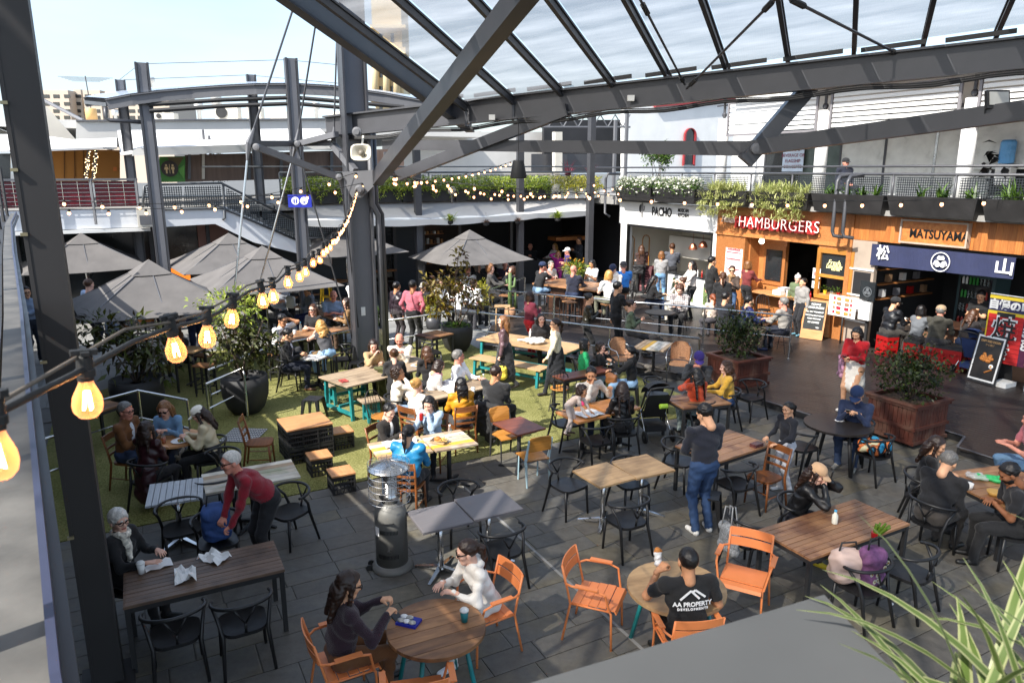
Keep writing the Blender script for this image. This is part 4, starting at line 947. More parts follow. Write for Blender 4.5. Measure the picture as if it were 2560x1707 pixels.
# hamburger stall
st=stall('hamburger_stall','varnished plywood hamburger stall with red letters and lemonade window',15.5);hb0,hb1=13.0,pb0-.01
wbx('fascia',st,hb0,hb1,2.80,3.6,.3,W_PANEL,.02);wbx('fascia_trim',st,hb0,hb1,2.70,2.80,.32,W_PANEL,.05);wbx('side_post',st,hb0-.02,hb0+.12,0,3.55,.3,W_PANEL,.06)
w0,w1,wz0,wz1=rA(1235,600,1565,1000);r1=WA(*zA(1015,600),AW)[0];lw0,lw1,lz0,lz1=rA(1615,725,1808,1090)
wbx('poster_wall',st,r1,hb1,0,2.70,.25,W_PANEL)
wbx('window_pier',st,hb0+.12,lw0-.12,0,2.7,.2,W_PANEL);wbx('window_pier',st,lw1+.12,w0,0,2.7,.2,W_PANEL);wbx('window_apron',st,lw0-.12,lw1+.12,0,lz0-.1,.2,W_PANEL);wbx('window_head',st,lw0-.12,lw1+.12,lz1+.12,2.7,.2,W_PANEL)
for(x0,x1,y0,y1)in((lw0-.12,lw1+.12,lz1,lz1+.12),(lw0-.12,lw1+.12,lz0-.1,lz0),(lw0-.12,lw0,lz0,lz1),(lw1,lw1+.12,lz0,lz1),(lw0,lw1,lz0+(lz1-lz0)*.43,lz0+(lz1-lz0)*.50)):wbx('window_frame',st,x0,x1,y0,y1,.1,W_BENT,.04)
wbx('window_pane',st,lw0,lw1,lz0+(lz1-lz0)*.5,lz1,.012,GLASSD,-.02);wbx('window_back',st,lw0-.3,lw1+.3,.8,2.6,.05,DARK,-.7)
wbx('window_shelf',st,lw0,lw1,lz0,lz0+.02,.6,W_PLY,-.02)
wbx('counter_front',st,w0,r1,0,1.02,.12,W_PANEL,-.3);wbx('counter_top',st,w0-.02,r1,1.02,1.07,.6,W_PLY,.12);wbx('tv_wall',st,w1,r1,1.05,2.7,.1,W_PANEL,-.62);wbx('reveal',st,r1-.05,r1,0,2.7,.6,W_PANEL,-.2)
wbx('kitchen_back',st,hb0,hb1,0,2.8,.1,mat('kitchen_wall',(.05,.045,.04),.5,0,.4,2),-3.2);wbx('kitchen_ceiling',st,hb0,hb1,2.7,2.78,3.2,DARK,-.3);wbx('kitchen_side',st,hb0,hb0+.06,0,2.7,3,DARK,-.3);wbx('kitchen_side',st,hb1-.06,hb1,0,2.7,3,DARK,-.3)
b=MB();
for i in range(7):court(b,(AW+2.6,w0-.2+i*.4,1.35+.35*(i%2)),(.3,.28,.28))
b.world('kitchen_equipment',STAIN,st)
q0,q1,z0,z1=rA(1070,700,1170,900);b=MB();court(b,(AW+.57,w1+.42,1.85),(.05,.62,.95));b.world('menu_screen',GLASSD,st);b=MB();court(b,(AW+.60,w1+.42,1.85),(.04,.85,1.25));b.world('screen_panel',W_PANEL,st)
q0,q1,z0,z1=rA(865,685,980,925);wbx('menu_poster',st,q0,q1,z0,z1,.01,PAPER,.012);RED=mat('print_red',(.55,.02,.04),.6,0,0);PINK=mat('print_pink',(.6,.22,.22),.6,0,.5,40,stretch=(1,1,5))
for i,t in enumerate((.13,.36,.72)):wbx('poster_band',st,q0+.06,q1-.04,z1-(z1-z0)*t-.03,z1-(z1-z0)*t,.004,RED,.02)
for i in range(16):
 if i not in(0,2,5,11):wbx('poster_line',st,q0+.08+.1*(i%3),q1-.06,z1-(z1-z0)*(.09+i*.053)-.016,z1-(z1-z0)*(.09+i*.053),.003,PINK,.0195)
sign('NOUNS HAMBURGERS',RED,876,976,702,18,zA,st,.024,.003,'poster_title')
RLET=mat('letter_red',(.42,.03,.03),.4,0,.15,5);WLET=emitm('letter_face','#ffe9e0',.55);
sign('HAMBURGERS',RLET,958,1600,492,104,zA,st,.03,.075,'letter_box',bold=.035,yl=522,space=1.04);sign('HAMBURGERS',WLET,966,1594,490,84,zA,st,.185,.004,'letter_face',bold=-.018,yl=520,space=1.07)
sign('Nouns',mat('sign_cream',(.75,.6,.5),.5),838,960,470,62,zA,st,.05,.03,'script_sign',shear=.25,bold=.02,yl=452)
LY=emitm('lemonade_print','#f3e7a8',.35);sign('Fresh',LY,1665,1760,800,40,zA,st,-.012,.004,shear=.3,yl=812);sign('Lemonade',LY,1650,1775,832,40,zA,st,-.012,.004,shear=.3,yl=838);sign('SOLD HERE',LY,1690,1755,862,16,zA,st,-.012,.004)  # window lettering glows faintly by emission, with no lamp behind it
for(x0,y0,x1,y1)in((1548,845,1600,935),(1540,945,1590,1010)):q0,q1,z0,z1=rA(x0,y0,x1,y1);wbx('notice',st,q0,q1,z0,z1,.006,PAPER,.01);wbx('notice_print',st,q0+.04,q1-.04,z0+.08,z1-.1,.003,PINK,.013)
MB().sphere(A(AW-.02,r1-.7,2.62),.085,12).world('globe_lamp',emitm('globe','#fff1dc',5),st)
for i in range(6):b=MB();p=A(AW+.12,w0+.25+i*.17,1.07);b.lathe([(.03,0),(.032,.16),(.012,.2),(.012,.25)],p,8);b.world('sauce_bottle',[REDP,mat('sauce_yellow',(.7,.5,.03),.4),PAPER][i%3],st)
b=MB();court(b,(AW+.05,w0+1.35,1.14),(.2,.3,.14));b.world('napkin_box',PAPER,st)
rng=RS(3)
for i in range(5):
 c0=A(AW+.12,lw0+.15+i*.22,lz0+.02);pt=thing('pot_plant','small herb in a %s pot on the lemonade window shelf, %s from the post'%(['white','red','glass','yellow','grey'][i],['first','second','third','fourth','fifth'][i]),'pot plant',c0,0,'pots in the lemonade window')
 MB().lathe([(.04,0),(.055,.1)],(0,0,0),10).loc('pot',[PAPER,REDP,GLASSW,mat('sauce_yellow',(.7,.5,.03),.4),CONC][i],pt);p_,v_=shell(rng,40,(0,0,.16),(.07,.07,.08));leaves('foliage',p_,v_,.05,.5,LF_GRN,pt,rng)
 # sushi stall
st=stall('japanese_stall','cedar clad stall with a navy door curtain and dark kitchen',10);mb0,mb1=3.0,12.98
for i in range(62):
 bb_=mb1-.075-i*.15
 if bb_<4:break
 cpiece('cladding_board',st,(AW-.0,bb_,3.27),(.66,.146,.05),W_CLAD).rotation_euler=(0,pi/2,CT)
wbx('fascia_core',st,mb0,mb1,2.93,3.6,.1,DARK,-.03);wbx('fascia_cap',st,mb0,mb1+.02,3.60,3.66,.5,STL,.12)
pr0,pr1,_,_=rA(235,310,340,1050,zB);wbx('pier',st,pr0,mb1,0,2.93,.12,mat('pale_ply',(.36,.29,.23),.5,0,.15,2),.02)
for z in(.75,1.45,2.15):wbx('pier_rail',st,pr0,mb1,z,z+.04,.03,WHP,.05)
wbx('black_poster',st,pr0+.08,mb1-.14,1.5,2.1,.012,SGN,.035);wbx('white_notice',st,pr0+.1,mb1-.15,1.02,1.38,.01,PAPER,.035)
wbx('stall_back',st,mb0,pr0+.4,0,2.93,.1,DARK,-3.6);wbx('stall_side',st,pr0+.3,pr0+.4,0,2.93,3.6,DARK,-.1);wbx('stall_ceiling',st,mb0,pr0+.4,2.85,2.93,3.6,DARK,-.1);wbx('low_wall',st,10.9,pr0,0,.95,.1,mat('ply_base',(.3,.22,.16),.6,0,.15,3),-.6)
c0,c1=WA(*zB(1330,900),AW)[0],WA(*zB(600,900),AW)[0]
wbx('counter',st,c0-1.5,c1,.0,.98,.5,mat('counter_timber',(.18,.10,.06),.5,0,.2,4),-.55);wbx('counter_top',st,c0-1.5,c1+.05,.98,1.03,.75,W_DARK,-.3)
for z in(1.35,1.75,2.15):b=MB();court(b,(AW+1.6,pr0+.22,z),(2.4,.22,.03));b.world('shelf',W_PANEL,st)
for i in range(10):b=MB();court(b,(AW+.7+.2*i,pr0+.2,1.5+.4*(i%3)),(.14,.12,.2));b.world('shelf_box',[PAPER,mat('pk_brown',(.3,.18,.1),.6),REDP,mat('pk_grey',(.2,.2,.22),.6)][i%4],st)
b=MB();court(b,(AW+2.6,10.9,1.1),(.7,.95,2.0));b.world('drinks_fridge',mat('fridge_blue',(.05,.09,.10),.4),st);b=MB();court(b,(AW+2.24,10.9,1.2),(.012,.8,1.6));b.world('fridge_door',GLASSD,st)
for j in range(4):
 for i in range(8):MB().lathe([(.028,0),(.03,.15),(.012,.2)],A(AW+2.2,10.58+i*.09,.75+j*.36),7).world('drink_bottle',[mat('bottle_green',(.05,.3,.06),.2),PAPER,mat('bottle_red',(.4,.04,.03),.3),GLASSW][(j+i//3)%4],st)
 # noren
NAVY=mat('noren_navy',(.022,.028,.075),.85,0,.12,4,.2,20)
noren=thing('door_curtain','navy split curtain with white crest and characters under the cedar fascia','curtain',az(AW-.1,10.5,2.3));cuts=[380,682,1090,1515]
for i in range(3):
 bh,zt=WA(*zB(cuts[i],325+.065*(cuts[i]-380)),AW-.1);bl,_=WA(*zB(cuts[i+1]-4,420),AW-.1);n=14;vs=[]
 zt=2.88;zb0,zb1=WA(*zB(cuts[i],512+.1*(cuts[i]-380)),AW-.1)[1],WA(*zB(cuts[i+1],512+.1*(cuts[i+1]-380)),AW-.1)[1]
 b=MB()
 for dz in(0,.008):
  for j in range(n+1):
   t=j/n;bb_=bh+(bl-bh)*t;wv=.02*sin(t*9+i*2)
   b.v.append(az(AW-.1+dz,bb_,zt));b.v.append(az(AW-.1+wv+dz,bb_,zb0+(zb1-zb0)*t))
 b.f=[(2*j,2*j+1,2*j+3,2*j+2)for j in range(n)]+[(2*j+2*n+4,2*j+2*n+2,2*j+2*n+3,2*j+2*n+5)for j in range(n)];b.m=[0]*len(b.f);b.world('curtain_panel',NAVY,noren)
WPR=mat('white_print',(.72,.72,.71),.8,0,.05,8)
sign('松',WPR,412,515,412,118,zB,noren,.135,.004,'character',bold=.02);sign('山',WPR,1345,1485,522,128,zB,noren,.135,.004,'character',bold=.02)
q,zq=WA(*zB(912,486),AW-.14);rr=abs(WA(*zB(912,408),AW-.14)[1]-zq);f_=lambda x,y,z:tuple(A(AW-.14-z,q-x,zq+y))
b=MB();N=40
for i in range(N):t0,t1=2*pi*i/N,2*pi*(i+1)/N;b.prism([(rr*.9*cos(t0),rr*.9*sin(t0)),(rr*cos(t0),rr*sin(t0)),(rr*cos(t1),rr*sin(t1)),(rr*.9*cos(t1),rr*.9*sin(t1))],0,.004,0,f_)
for i in range(3):
 a=pi/2+i*2*pi/3;cx,cy_=.42*rr*cos(a),.42*rr*sin(a);b.prism([(cx+rr*(.38+.05*cos(3*(t-a)))*cos(t),cy_+rr*(.30+.08*cos(2*(t-a)+3.14))*sin(t))for t in LSP(0,6.283,22)[:-1]],0,.004,0,f_)
 for s in(-.5,0,.5):b.prism([(cx+rr*(.05*cos(a+s)),cy_+rr*(.05*sin(a+s))),(cx+rr*.3*cos(a+s)-.012*sin(a),cy_+rr*.3*sin(a+s)+.012*cos(a)),(cx+rr*.3*cos(a+s)+.012*sin(a),cy_+rr*.3*sin(a+s)-.012*cos(a))],.0041,.006,1,f_)
b.world('crest',[WPR,NAVY],noren)
# lit sign
sgn=thing('shop_sign','lit timber sign with raised black letters on the cedar fascia','sign',az(AW-.1,10.7,3.0));q0,q1,z0,z1=9.93,11.55,3.02,3.52
wbx('sign_board',sgn,q0,q1,z0,z1,.06,W_CLAD,.14)
for(x0,x1,y0,y1)in((q0-.03,q1+.03,z1,z1+.04),(q0-.03,q1+.03,z0-.04,z0),(q0-.03,q0+.01,z0,z1),(q1-.01,q1+.03,z0,z1)):wbx('sign_frame',sgn,x0,x1,y0,y1,.14,mat('sign_frame',(.42,.34,.27),.5),.18)
sign('MATSUYAMA',mat('letter_black',(.008,.008,.008),.35),674,1140,262,72,zB,sgn,.150,.004,'letters',bold=.022,yl=288)
# ordering kiosk and payment terminal
q0,q1,z0,z1=rA(330,628,428,792,zB);ks=thing('order_kiosk','black touch screen kiosk above a white payment terminal on the stall pier','kiosk',az(AW-.15,(q0+q1)/2,0))
wbx('screen',ks,q0,q1,z0,z1,.05,GLASSD,.2);wbx('terminal',ks,q0+.06,q1-.04,z0-.52,z0-.04,.1,WHP,.24);wbx('bracket',ks,q0+.15,q0+.22,0,z0,.06,BKM,.14)
q,zq=(q0+q1)/2,(z0+z1)/2-.02;f_=lambda x,y,z:tuple(A(AW-.2-z,q-x,zq+y));b=MB();N=24;rr=.13
for i in range(N):t0,t1=2*pi*i/N,2*pi*(i+1)/N;b.prism([(rr*.85*cos(t0),rr*.85*sin(t0)),(rr*cos(t0),rr*sin(t0)),(rr*cos(t1),rr*sin(t1)),(rr*.85*cos(t1),rr*.85*sin(t1))],0,.004,0,f_)
for i in range(3):a=pi/2+i*2.094;b.prism([(.055*cos(a)+.045*cos(t),.055*sin(a)+.045*sin(t))for t in LSP(0,6.283,12)[:-1]],0,.004,0,f_)
b.world('screen_crest',mat('screen_grey',(.12,.13,.14),.4),ks)
# upper gallery over the stalls
gal=tag(polyc('upper_gallery_floor',[(17.0,2.0),(24.5,2.0),(24.5,31),(17.3,31),(17.3,23.6),(17.0,23.6)],3.62,3.75,CONC),kind='structure')
PERF=perfm('perforated_steel','#2c3034',17.0,.36)
def railing(label,p0,p1,z0,ztop,parent_name='balustrade',n=6,m=STEEL,perf=True,r=.034,lower=True,group='gallery railings'):
 p0,p1=Vector(p0),Vector(p1);d=p1-p0;L=math.hypot(d.x,d.y);t=thing(parent_name,label,'railing',(p0+d/2).to_tuple()[:2]+(min(p0.z,p1.z)+z0,),0,group)
 up=Vc(0,0,1);MB().tube([p0+up*ztop,p1+up*ztop],r,8).world('top_rail',m,t,1)
 if lower:MB().tube([p0+up*(z0+.06),p1+up*(z0+.06)],r*.8,8).world('bottom_rail',m,t,1)
 for i in range(n+1):q=p0+d*(i/n);MB().tube([q+up*z0,q+up*ztop],r*.9,8).world('post',m,t,1)
 if perf:
  for i in range(n):
   q0,q1=p0+d*((i+.06)/n),p0+d*((i+.94)/n);b=MB();h0,h1=z0+.1,ztop-.07;e=(q1-q0).length
   b.add([q0+up*h0,q1+up*h0,q1+up*h1,q0+up*h1],[(0,1,2,3)]);me=b.mesh('perforated_panel',PERF);uv=me.uv_layers.new(name='uv')
   for k_,c_ in enumerate(((0,0),(e,0),(e,h1-h0),(0,h1-h0))):uv.data[k_].uv=c_
   o=link('perforated_panel',me,t);o.location=-wloc(t)
 return t
railing('dark perforated railing behind the planters above the wooden stalls',A(17.4,2.5,0),A(17.4,23.3,0),3.75,4.64,n=13);MB().tube([A(18.2,2.5,4.84),A(18.2,27,4.84)],.03,8).world('hand_rail',STEEL,tag(thing('hand_rail_run','thin dark handrail above the perforated railing over the stalls','railing',az(18.2,14,3.75))),1)
planters=[]
for i in range(8):
 bb_=23.2-i*2.28;
 if bb_<4:break
 t=thing('planter_trough','x','planter',az(17.05,bb_-1.1,3.66),0,'black planter troughs on the gallery edge');b=MB();k_=[(-.22,.0),(.22,0),(.26,.46),(-.30,.46)]
 vs=[az(17.05+x,bb_-(.12 if z<.1 else .03),3.66+z)for x,z in k_]+[az(17.05+x,bb_-2.2+(.12 if z<.1 else .03)-.05,3.66+z)for x,z in k_]
 b.add(vs,[(0,1,2,3),(7,6,5,4),(0,4,5,1),(1,5,6,2),(2,6,7,3),(3,7,4,0)]);b.world('trough',mat('black_stained_timber',(.017,.016,.016),.55,0,.3,3,.15,20),t);planters.append((t,bb_-1.1))
rng=RS(11)
kinds=['daisies','daisies','spider','spider','sparse','sparse','grassy','sparse']
for(t,bc),kd,lb in zip(planters,kinds,['black planter of white daisies nearest the white stall corner','black planter of white daisies above the cactus sign','black planter with trailing spider plants at the left of the hamburger sign','black planter with trailing spider plants above the end of the hamburger sign','black planter with one leafy weed beside the bent drain pipes','black planter with green rosettes and cut stump above the timber sign','black planter of grassy tufts at the far right','black planter past the far right tufts']):
 t['label']=lb;o=Vector(t.location)
 if kd=='daisies':
  n=2600;p=np.stack([rng.uniform(-.24,.22,n),rng.uniform(-1.05,1.05,n),.44+rng.rand(n)**1.5*.34],1);p[:,0]-=.12*(rng.rand(n)<.25);p[:,2]-=.2*(p[:,0]<-.26)
  W_=ARR(Matrix.Rotation(CT,3,'Z'));leaves('foliage',p@W_.T,rng.randn(n,3)+(0,0,.6),.075,.35,LF_GRN,t,rng)
  n=620;p=np.stack([rng.uniform(-.3,.2,n),rng.uniform(-1.05,1.05,n),.56+rng.rand(n)*.27],1);p[:,2]-=.25*(p[:,0]<-.24);leaves('blossom',p@W_.T,rng.randn(n,3)+(-.5,0,.8),.07,1.2,FLW,t,rng,0)
 elif kd=='spider':
  for j in range(26):
   s=rng.uniform(-1,1)if j>5 else-.3+.15*j;c0=UA*rng.uniform(-.25,.1)+UB*s+Vc(0,0,.46);straps(t,tuple(c0),26,.42,.022,LF_SPID,rng,1.0,'foliage')
  for j in range(60):c0=UA*rng.uniform(-.42,-.28)+UB*rng.uniform(-1.05,.95)*(.9)+Vector((0,0,rng.uniform(-.38,.42)));straps(t,tuple(c0),12,.26,.02,LF_SPID,rng,1.3,'foliage')
 else:
  for j in range(5 if kd=='sparse' else 8):c0=UB*(rng.uniform(-.9,.9))+Vc(0,0,.46);straps(t,tuple(c0),22 if kd!='sparse' else 14,.38 if kd=='sparse' else .5,.05 if kd=='sparse' else .025,LF_GRN,rng,.8)
for nm,bb_ in(('first',13.3),('second',12.98)):
 t=thing('drain_pipe','grey bent drain pipe down the hamburger fascia, %s'%('nearer the red letters' if nm=='first' else 'nearer the cedar boards'),'pipe',az(17.0,bb_,3.0),0,'bent pipes');MB().tube([A(17.4,bb_,4.6),A(16.9,bb_,4.58),A(16.82,bb_,4.45),A(16.82,bb_,3.15),A(16.85,bb_-.03,3.03),A(16.95,bb_-.25,3.0)],.05,8).world('pipe',STEEL,t,1)
t=thing('drain_pipe','grey bent drain pipe at the left end of the white stall','pipe',az(16.9,23.7,3),0,'bent pipes');MB().tube([A(17.2,23.4,4.6),A(16.8,23.7,4.6),A(16.75,23.75,4.4),A(16.75,23.75,3.1),A(16.8,23.5,2.98)],.05,8).world('pipe',STEEL,t,1)
# shops on the gallery, screens and columns
up=thing('gallery_shops','white shopfronts with glazed doors along the upper gallery on the right','building',az(23,14,3.75));AS=23.0
def ub(name,b0,b1,z0,z1,m,off=0,d=.15):b=MB();court(b,(AS-off+d/2,(b0+b1)/2,(z0+z1)/2),(d,abs(b1-b0),z1-z0));return b.world(name,m,up)
ub('wall',-2,23.5,3.75,8.4,WHP);ub('wall_band',-2,23.5,6.6,6.72,STL,.06,.1)
for i in range(9):q0=21.6-i*1.75;ub('window_panel',q0-1.65,q0,4.0,6.5,[GLASSD,mat('grey_glass',(.10,.13,.12),.15),mat('pale_panel',(.62,.63,.60),.3),mat('pale_panel',(.62,.63,.60),.3),mat('pale_panel',(.62,.63,.60),.3),GLASSD,mat('pale_panel',(.62,.63,.60),.3)][min(i,6)],.03,.05);ub('mullion',q0,q0+.08,3.8,6.6,STEEL if i<4 else STAIN,.05,.09)
def onA(f,x0,y0,x1,y1,a):b0,z1=WA(*f(x0,y0),a);b1,z0=WA(*f(x1,y1),a);return b1,b0,z0,z1
def z3(x,y):return(1660+.38265*x,.38265*y)
q0,q1,z0,z1=onA(z3,765,960,887,1122,22.7);pst=thing('leasing_poster','pale blue poster in the upper window reading beverage or flagship concepts','poster',az(22.8,(q0+q1)/2,z0));b=MB();court(b,(22.85,(q0+q1)/2,(z0+z1)/2),(.02,q1-q0,z1-z0));b.world('sheet',mat('pale_blue',(.55,.64,.74),.5),pst)
for i,s in enumerate(('FOOD &','BEVERAGE OR','FLAGSHIP','CONCEPTS')):text('lettering',s,mat('maroon_print',(.22,.03,.06),.6),.17,A(22.83,(q0+q1)/2,z1-.12-i*.21),facing(NW),pst,.003)
q0,q1,z0,z1=onA(z3,2070,830,2352,1130,22.7);wt=thing('window_display','shop window with a drawn blue water bottle and black leaves','window',az(22.7,(q0+q1)/2,z0));b=MB();court(b,(22.8,(q0+q1)/2-.4,(z0+z1)/2+.1),(.04,q1-q0+1.2,z1-z0));b.world('pane',mat('pale_panel',(.62,.63,.60),.3),wt)
b=MB();p=WA(*z3(2250,1000),22.6);b.lathe([(.17,-.3),(.2,-.28),(.2,.3),(.16,.36)],A(22.55,p[0],p[1]),14);b.world('water_bottle',mat('water_blue',(.10,.32,.62),.3),wt);b=MB();court(b,(22.6,p[0],p[1]-.62),(.3,.42,.55));b.world('dispenser',WHP,wt)
rng=RS(2);p=WA(*z3(2130,1070),22.6);v=rng.randn(26,3);leaves('black_leaves',ARR(A(22.6,p[0],p[1]-.1))-ARR(wt.location)+v*ARR((.25,.25,.3)),rng.randn(26,3),.28,.6,leafm('leaf_black','#0c0d0e','#17191a'),wt,rng)
for i,(x,zt)in enumerate(((395,6.6),(1050,6.6),(2010,6.6),(2560,6.6))):
 q=WA(*z3(x,760),20.45)[0];t=thing('round_column',['round white column at the left end of the slatted screens','round white column between the short and the long slatted screen','round white column right of the long slatted screen','round white column past the right edge'][i],'column',az(20.45,q,3.75),0,'white columns on the gallery')
 MB().tube([A(20.45,q,3.75),A(20.45,q,6.62)],.2,18).world('shaft',WHP,t,1);MB().tube([A(20.45,q,6.62),A(20.45,q,7.6)],.05,8).tube([A(20.45,q,6.95),A(20.1,q-.3,7.5)],.03,6).tube([A(20.45,q-.4,7.1),A(20.45,q+.4,7.1)],.03,6).sphere(A(20.45,q,6.75),.1,8).world('bracket',STEEL,t)
for i,(bh,bl)in enumerate(((21.0,17.05),(16.5,12.42),(11.9,7.2))):
 t=thing('slatted_screen',['white slatted screen, the short one behind the diagonal strut','white slatted screen, the long one in the middle','white slatted screen cut by the right edge behind the floodlight'][i],'screen',az(20.25,(bh+bl)/2,6.0),0,'white slatted screens');
 for j in range(7):z=6.06+j*.152+.06;cpiece('slat',t,(20.25,(bh+bl)/2,z),(bh-bl-.12,.03,.108),WHP,pi/2)
 fm=mat('screen_frame',(.19,.18,.19),.5);
 for z in(5.99,7.13):cpiece('frame_rail',t,(20.25,(bh+bl)/2,z),(bh-bl,.07,.07),fm,pi/2)
 for q in(bh,bl):cpiece('frame_stile',t,(20.25,q,6.56),(.07,.07,1.2),fm)
sf=thing('gallery_soffit','timber lined soffit with dark edge over the upper right shops','roof',az(21.5,10,7.6));MB().add([az(19.6,-2,7.55),az(19.6,20.5,7.55),az(23.5,20.5,7.75),az(23.5,-2,7.75)]+[az(19.6,-2,7.7),az(19.6,20.5,7.7),az(23.5,20.5,7.9),az(23.5,-2,7.9)],[(0,1,2,3),(7,6,5,4),(0,4,5,1),(1,5,6,2),(2,6,7,3),(3,7,4,0)]).world('soffit_lining',mat('soffit_timber',(.33,.16,.08),.5,0,.15,1),sf);cbox('edge_beam',(19.55,9.2,7.62),(.12,22.5,.3),BKM,sf)
# far side (planes b = const)
def slabB(name,pts,b0,thick,m,parent=None,kind=None):
 q=[WB(x,y,b0)for x,y in pts];ar=sum(q[i][0]*q[(i+1)%len(q)][1]-q[(i+1)%len(q)][0]*q[i][1]for i in range(len(q)))
 if ar<0:q=q[::-1]
 bb=MB();vs=[az(a,b0,z)for a,z in q]+[az(a,b0+thick,z)for a,z in q];k=len(q)
 bb.add(vs,[tuple(range(k)),tuple(range(k,2*k))[::-1]]+[(i+k,(i+1)%k+k,(i+1)%k,i)for i in range(k)]);o=bb.world(name,m,parent);return tag(o,kind=kind)if kind else o
def bbox(name,a0,a1,b0,b1,z0,z1,m,parent=None,kind=None):return cbox(name,((a0+a1)/2,(b0+b1)/2,(z0+z1)/2),(a1-a0,b1-b0,z1-z0),m,parent,kind)
FB=-UB
# ground floor shops, dark
sh=thing('back_shops','dark shopfronts under the rear awning and stairs','building',az(7,27.6,0))
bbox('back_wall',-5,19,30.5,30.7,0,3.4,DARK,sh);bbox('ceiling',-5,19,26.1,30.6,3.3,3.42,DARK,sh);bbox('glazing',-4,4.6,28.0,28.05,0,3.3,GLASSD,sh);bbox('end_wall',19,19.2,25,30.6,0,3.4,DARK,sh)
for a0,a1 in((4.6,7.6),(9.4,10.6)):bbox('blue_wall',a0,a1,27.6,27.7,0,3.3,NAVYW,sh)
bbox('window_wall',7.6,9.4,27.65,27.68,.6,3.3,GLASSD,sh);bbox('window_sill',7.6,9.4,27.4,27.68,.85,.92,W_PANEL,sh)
for a in(-3,-1.2,.8,2.6,4.6,7.6,9.4,10.6,12.2,14.6):bbox('mullion',a-.06,a+.06,27.5,27.62,0,3.3,STEEL,sh)
bbox('pink_wall',2.3,3.3,27.8,27.9,.9,3.0,mat('dusty_pink',(.35,.2,.17),.7),sh);bbox('display_case',.6,2.1,27.2,27.9,0,.95,STL,sh);bbox('warm_display',.7,1.9,27.5,27.9,1.0,1.4,emitm('warm_shelf','#ff8a30',.6),sh)
for i in range(5):
 bbox('shelf',10.7,12.2,29.2,29.5,.8+i*.42,.83+i*.42,W_PANEL,sh)
 for j in range(9):bbox('shelf_goods',10.75+j*.16,10.85+j*.16,29.15,29.3,.83+i*.42,.95+i*.42+.06*((i*j)%3),[PAPER,mat('goods_amber',(.45,.2,.05),.5),mat('goods_brown',(.15,.07,.03),.5)][(i+j)%3],sh)
bbox('shelf_light',10.7,12.2,29.3,29.4,2.95,2.98,emitm('shelf_strip','#ffb870',5),sh)
bt=thing('bar_counter','long curved timber bar counter inside the dark rear shop','counter',az(15,27.2,0));slabB('counter_top',[(1390,594),(1470,590),(1470,599),(1390,603)],26.6,.7,W_CLAD,bt);bbox('counter_base',14.7,16.6,26.8,27.1,0,1.0,DARK,bt)
# rear gallery slab, planters and hedge
rg=polyc('rear_gallery_floor',[(4.6,25.4),(17.3,25.4),(17.3,36),(4.6,36)],3.42,3.62,CONC)
polyc('left_gallery_floor',[(-12,25.62),(4.55,25.62),(4.55,36),(-12,36)],3.42,3.6,CONC)
aw=thing('rear_awning','grey canvas awning with bright white valance across the rear shops','awning',az(11,24.5,3));AE=[(5.2,24.3,3.14),(7.4,24.25,3.08),(9.6,24.2,3.04),(11.8,24.2,3.06),(14,24.25,3.14),(16.6,24.5,3.16)];AT=[(5.2,25.35,3.72),(7.4,25.35,3.72),(9.6,25.35,3.72),(11.8,25.35,3.72),(14,25.35,3.72),(16.8,25.35,3.72)]
WH1,LGC=mat('valance_canvas',(.8,.79,.76),.75,0,.04,1),mat('awning_canvas',(.40,.385,.375),.8,0,.1,.8,.05,20)
for i in range(5):
 b=MB();n=6;vs=[]
 for dz in(0,-.015):
  for s in range(n+1):
   f=s/n
   for e in(0,1):
    T,E_=AT[i+e],AE[i+e];vs.append(az(T[0]+(E_[0]-T[0])*f,T[1]+(E_[1]-T[1])*f,T[2]+(E_[2]-T[2])*f-.05*sin(pi*f)+dz))
 o_=2*(n+1);b.add(vs,[(2*s,2*s+2,2*s+3,2*s+1)for s in range(n)]+[(o_+2*s+1,o_+2*s+3,o_+2*s+2,o_+2*s)for s in range(n)]);b.world('canvas_panel',LGC,aw)
 b=MB();p,q=AE[i],AE[i+1];vs=[]
 for s in range(7):f=s/6;c=[p[k]+(q[k]-p[k])*f for k in range(3)];vs+=[az(c[0],c[1]+.01,c[2]+.04+.05*sin(pi*f)),az(c[0],c[1]-.06,c[2]+.02),az(c[0],c[1]-.02,c[2]-.17-.05*sin(pi*f))]
 b.add(vs,[(3*s+j,3*s+j+1,3*s+j+4,3*s+j+3)for s in range(6)for j in range(2)]);b.world('valance',WH1,aw)
MB().tube([A(*p)for p in AE],.04,7).world('front_bar',STAIN,aw)
rng=RS(21);W_=ARR(Matrix.Rotation(CT,3,'Z'));
for i in range(6):
 a0=4.8+i*2.05;wh=i>=5;t=thing('planter_trough',['dark planter with clipped hedge at the column end of the rear gallery','dark hedge planter second from the big column','dark hedge planter over the middle of the awning','dark hedge planter behind the hanging speaker','dark hedge planter with lime growth left of the white planter','white planter with sunlit lime hedge at the rear corner'][i],'planter',az(a0+1,25.2,3.62),0,'planters on the rear gallery')
 bbox('trough',a0,a0+(2.0 if not wh else 2.3),25.0,25.42,3.64,4.12,WHP if wh else mat('black_stained_timber',(.017,.016,.016),.55,0,.3,3,.15,20),t)
 n=3000;p=np.stack([rng.uniform(-1.0,1.05+.3*wh,n),rng.uniform(-.32,.22,n),.45+rng.rand(n)**1.1*.42],1);hang=rng.rand(n)<(.16 if not wh else .3);p[hang,1]=-.3-.08*rng.rand(hang.sum());p[hang,2]=.5-.42*rng.rand(hang.sum())**1.6*(.5+.5*np.sin(p[hang,0]*9));leaves('hedge',p@W_.T,rng.randn(n,3)+(0,-.3,.5),.10,.28,LF_YEL if wh else LF_LIME,t,rng)
ST2=mat('painted_rail',(.085,.092,.10),.45,.2,.1,3)
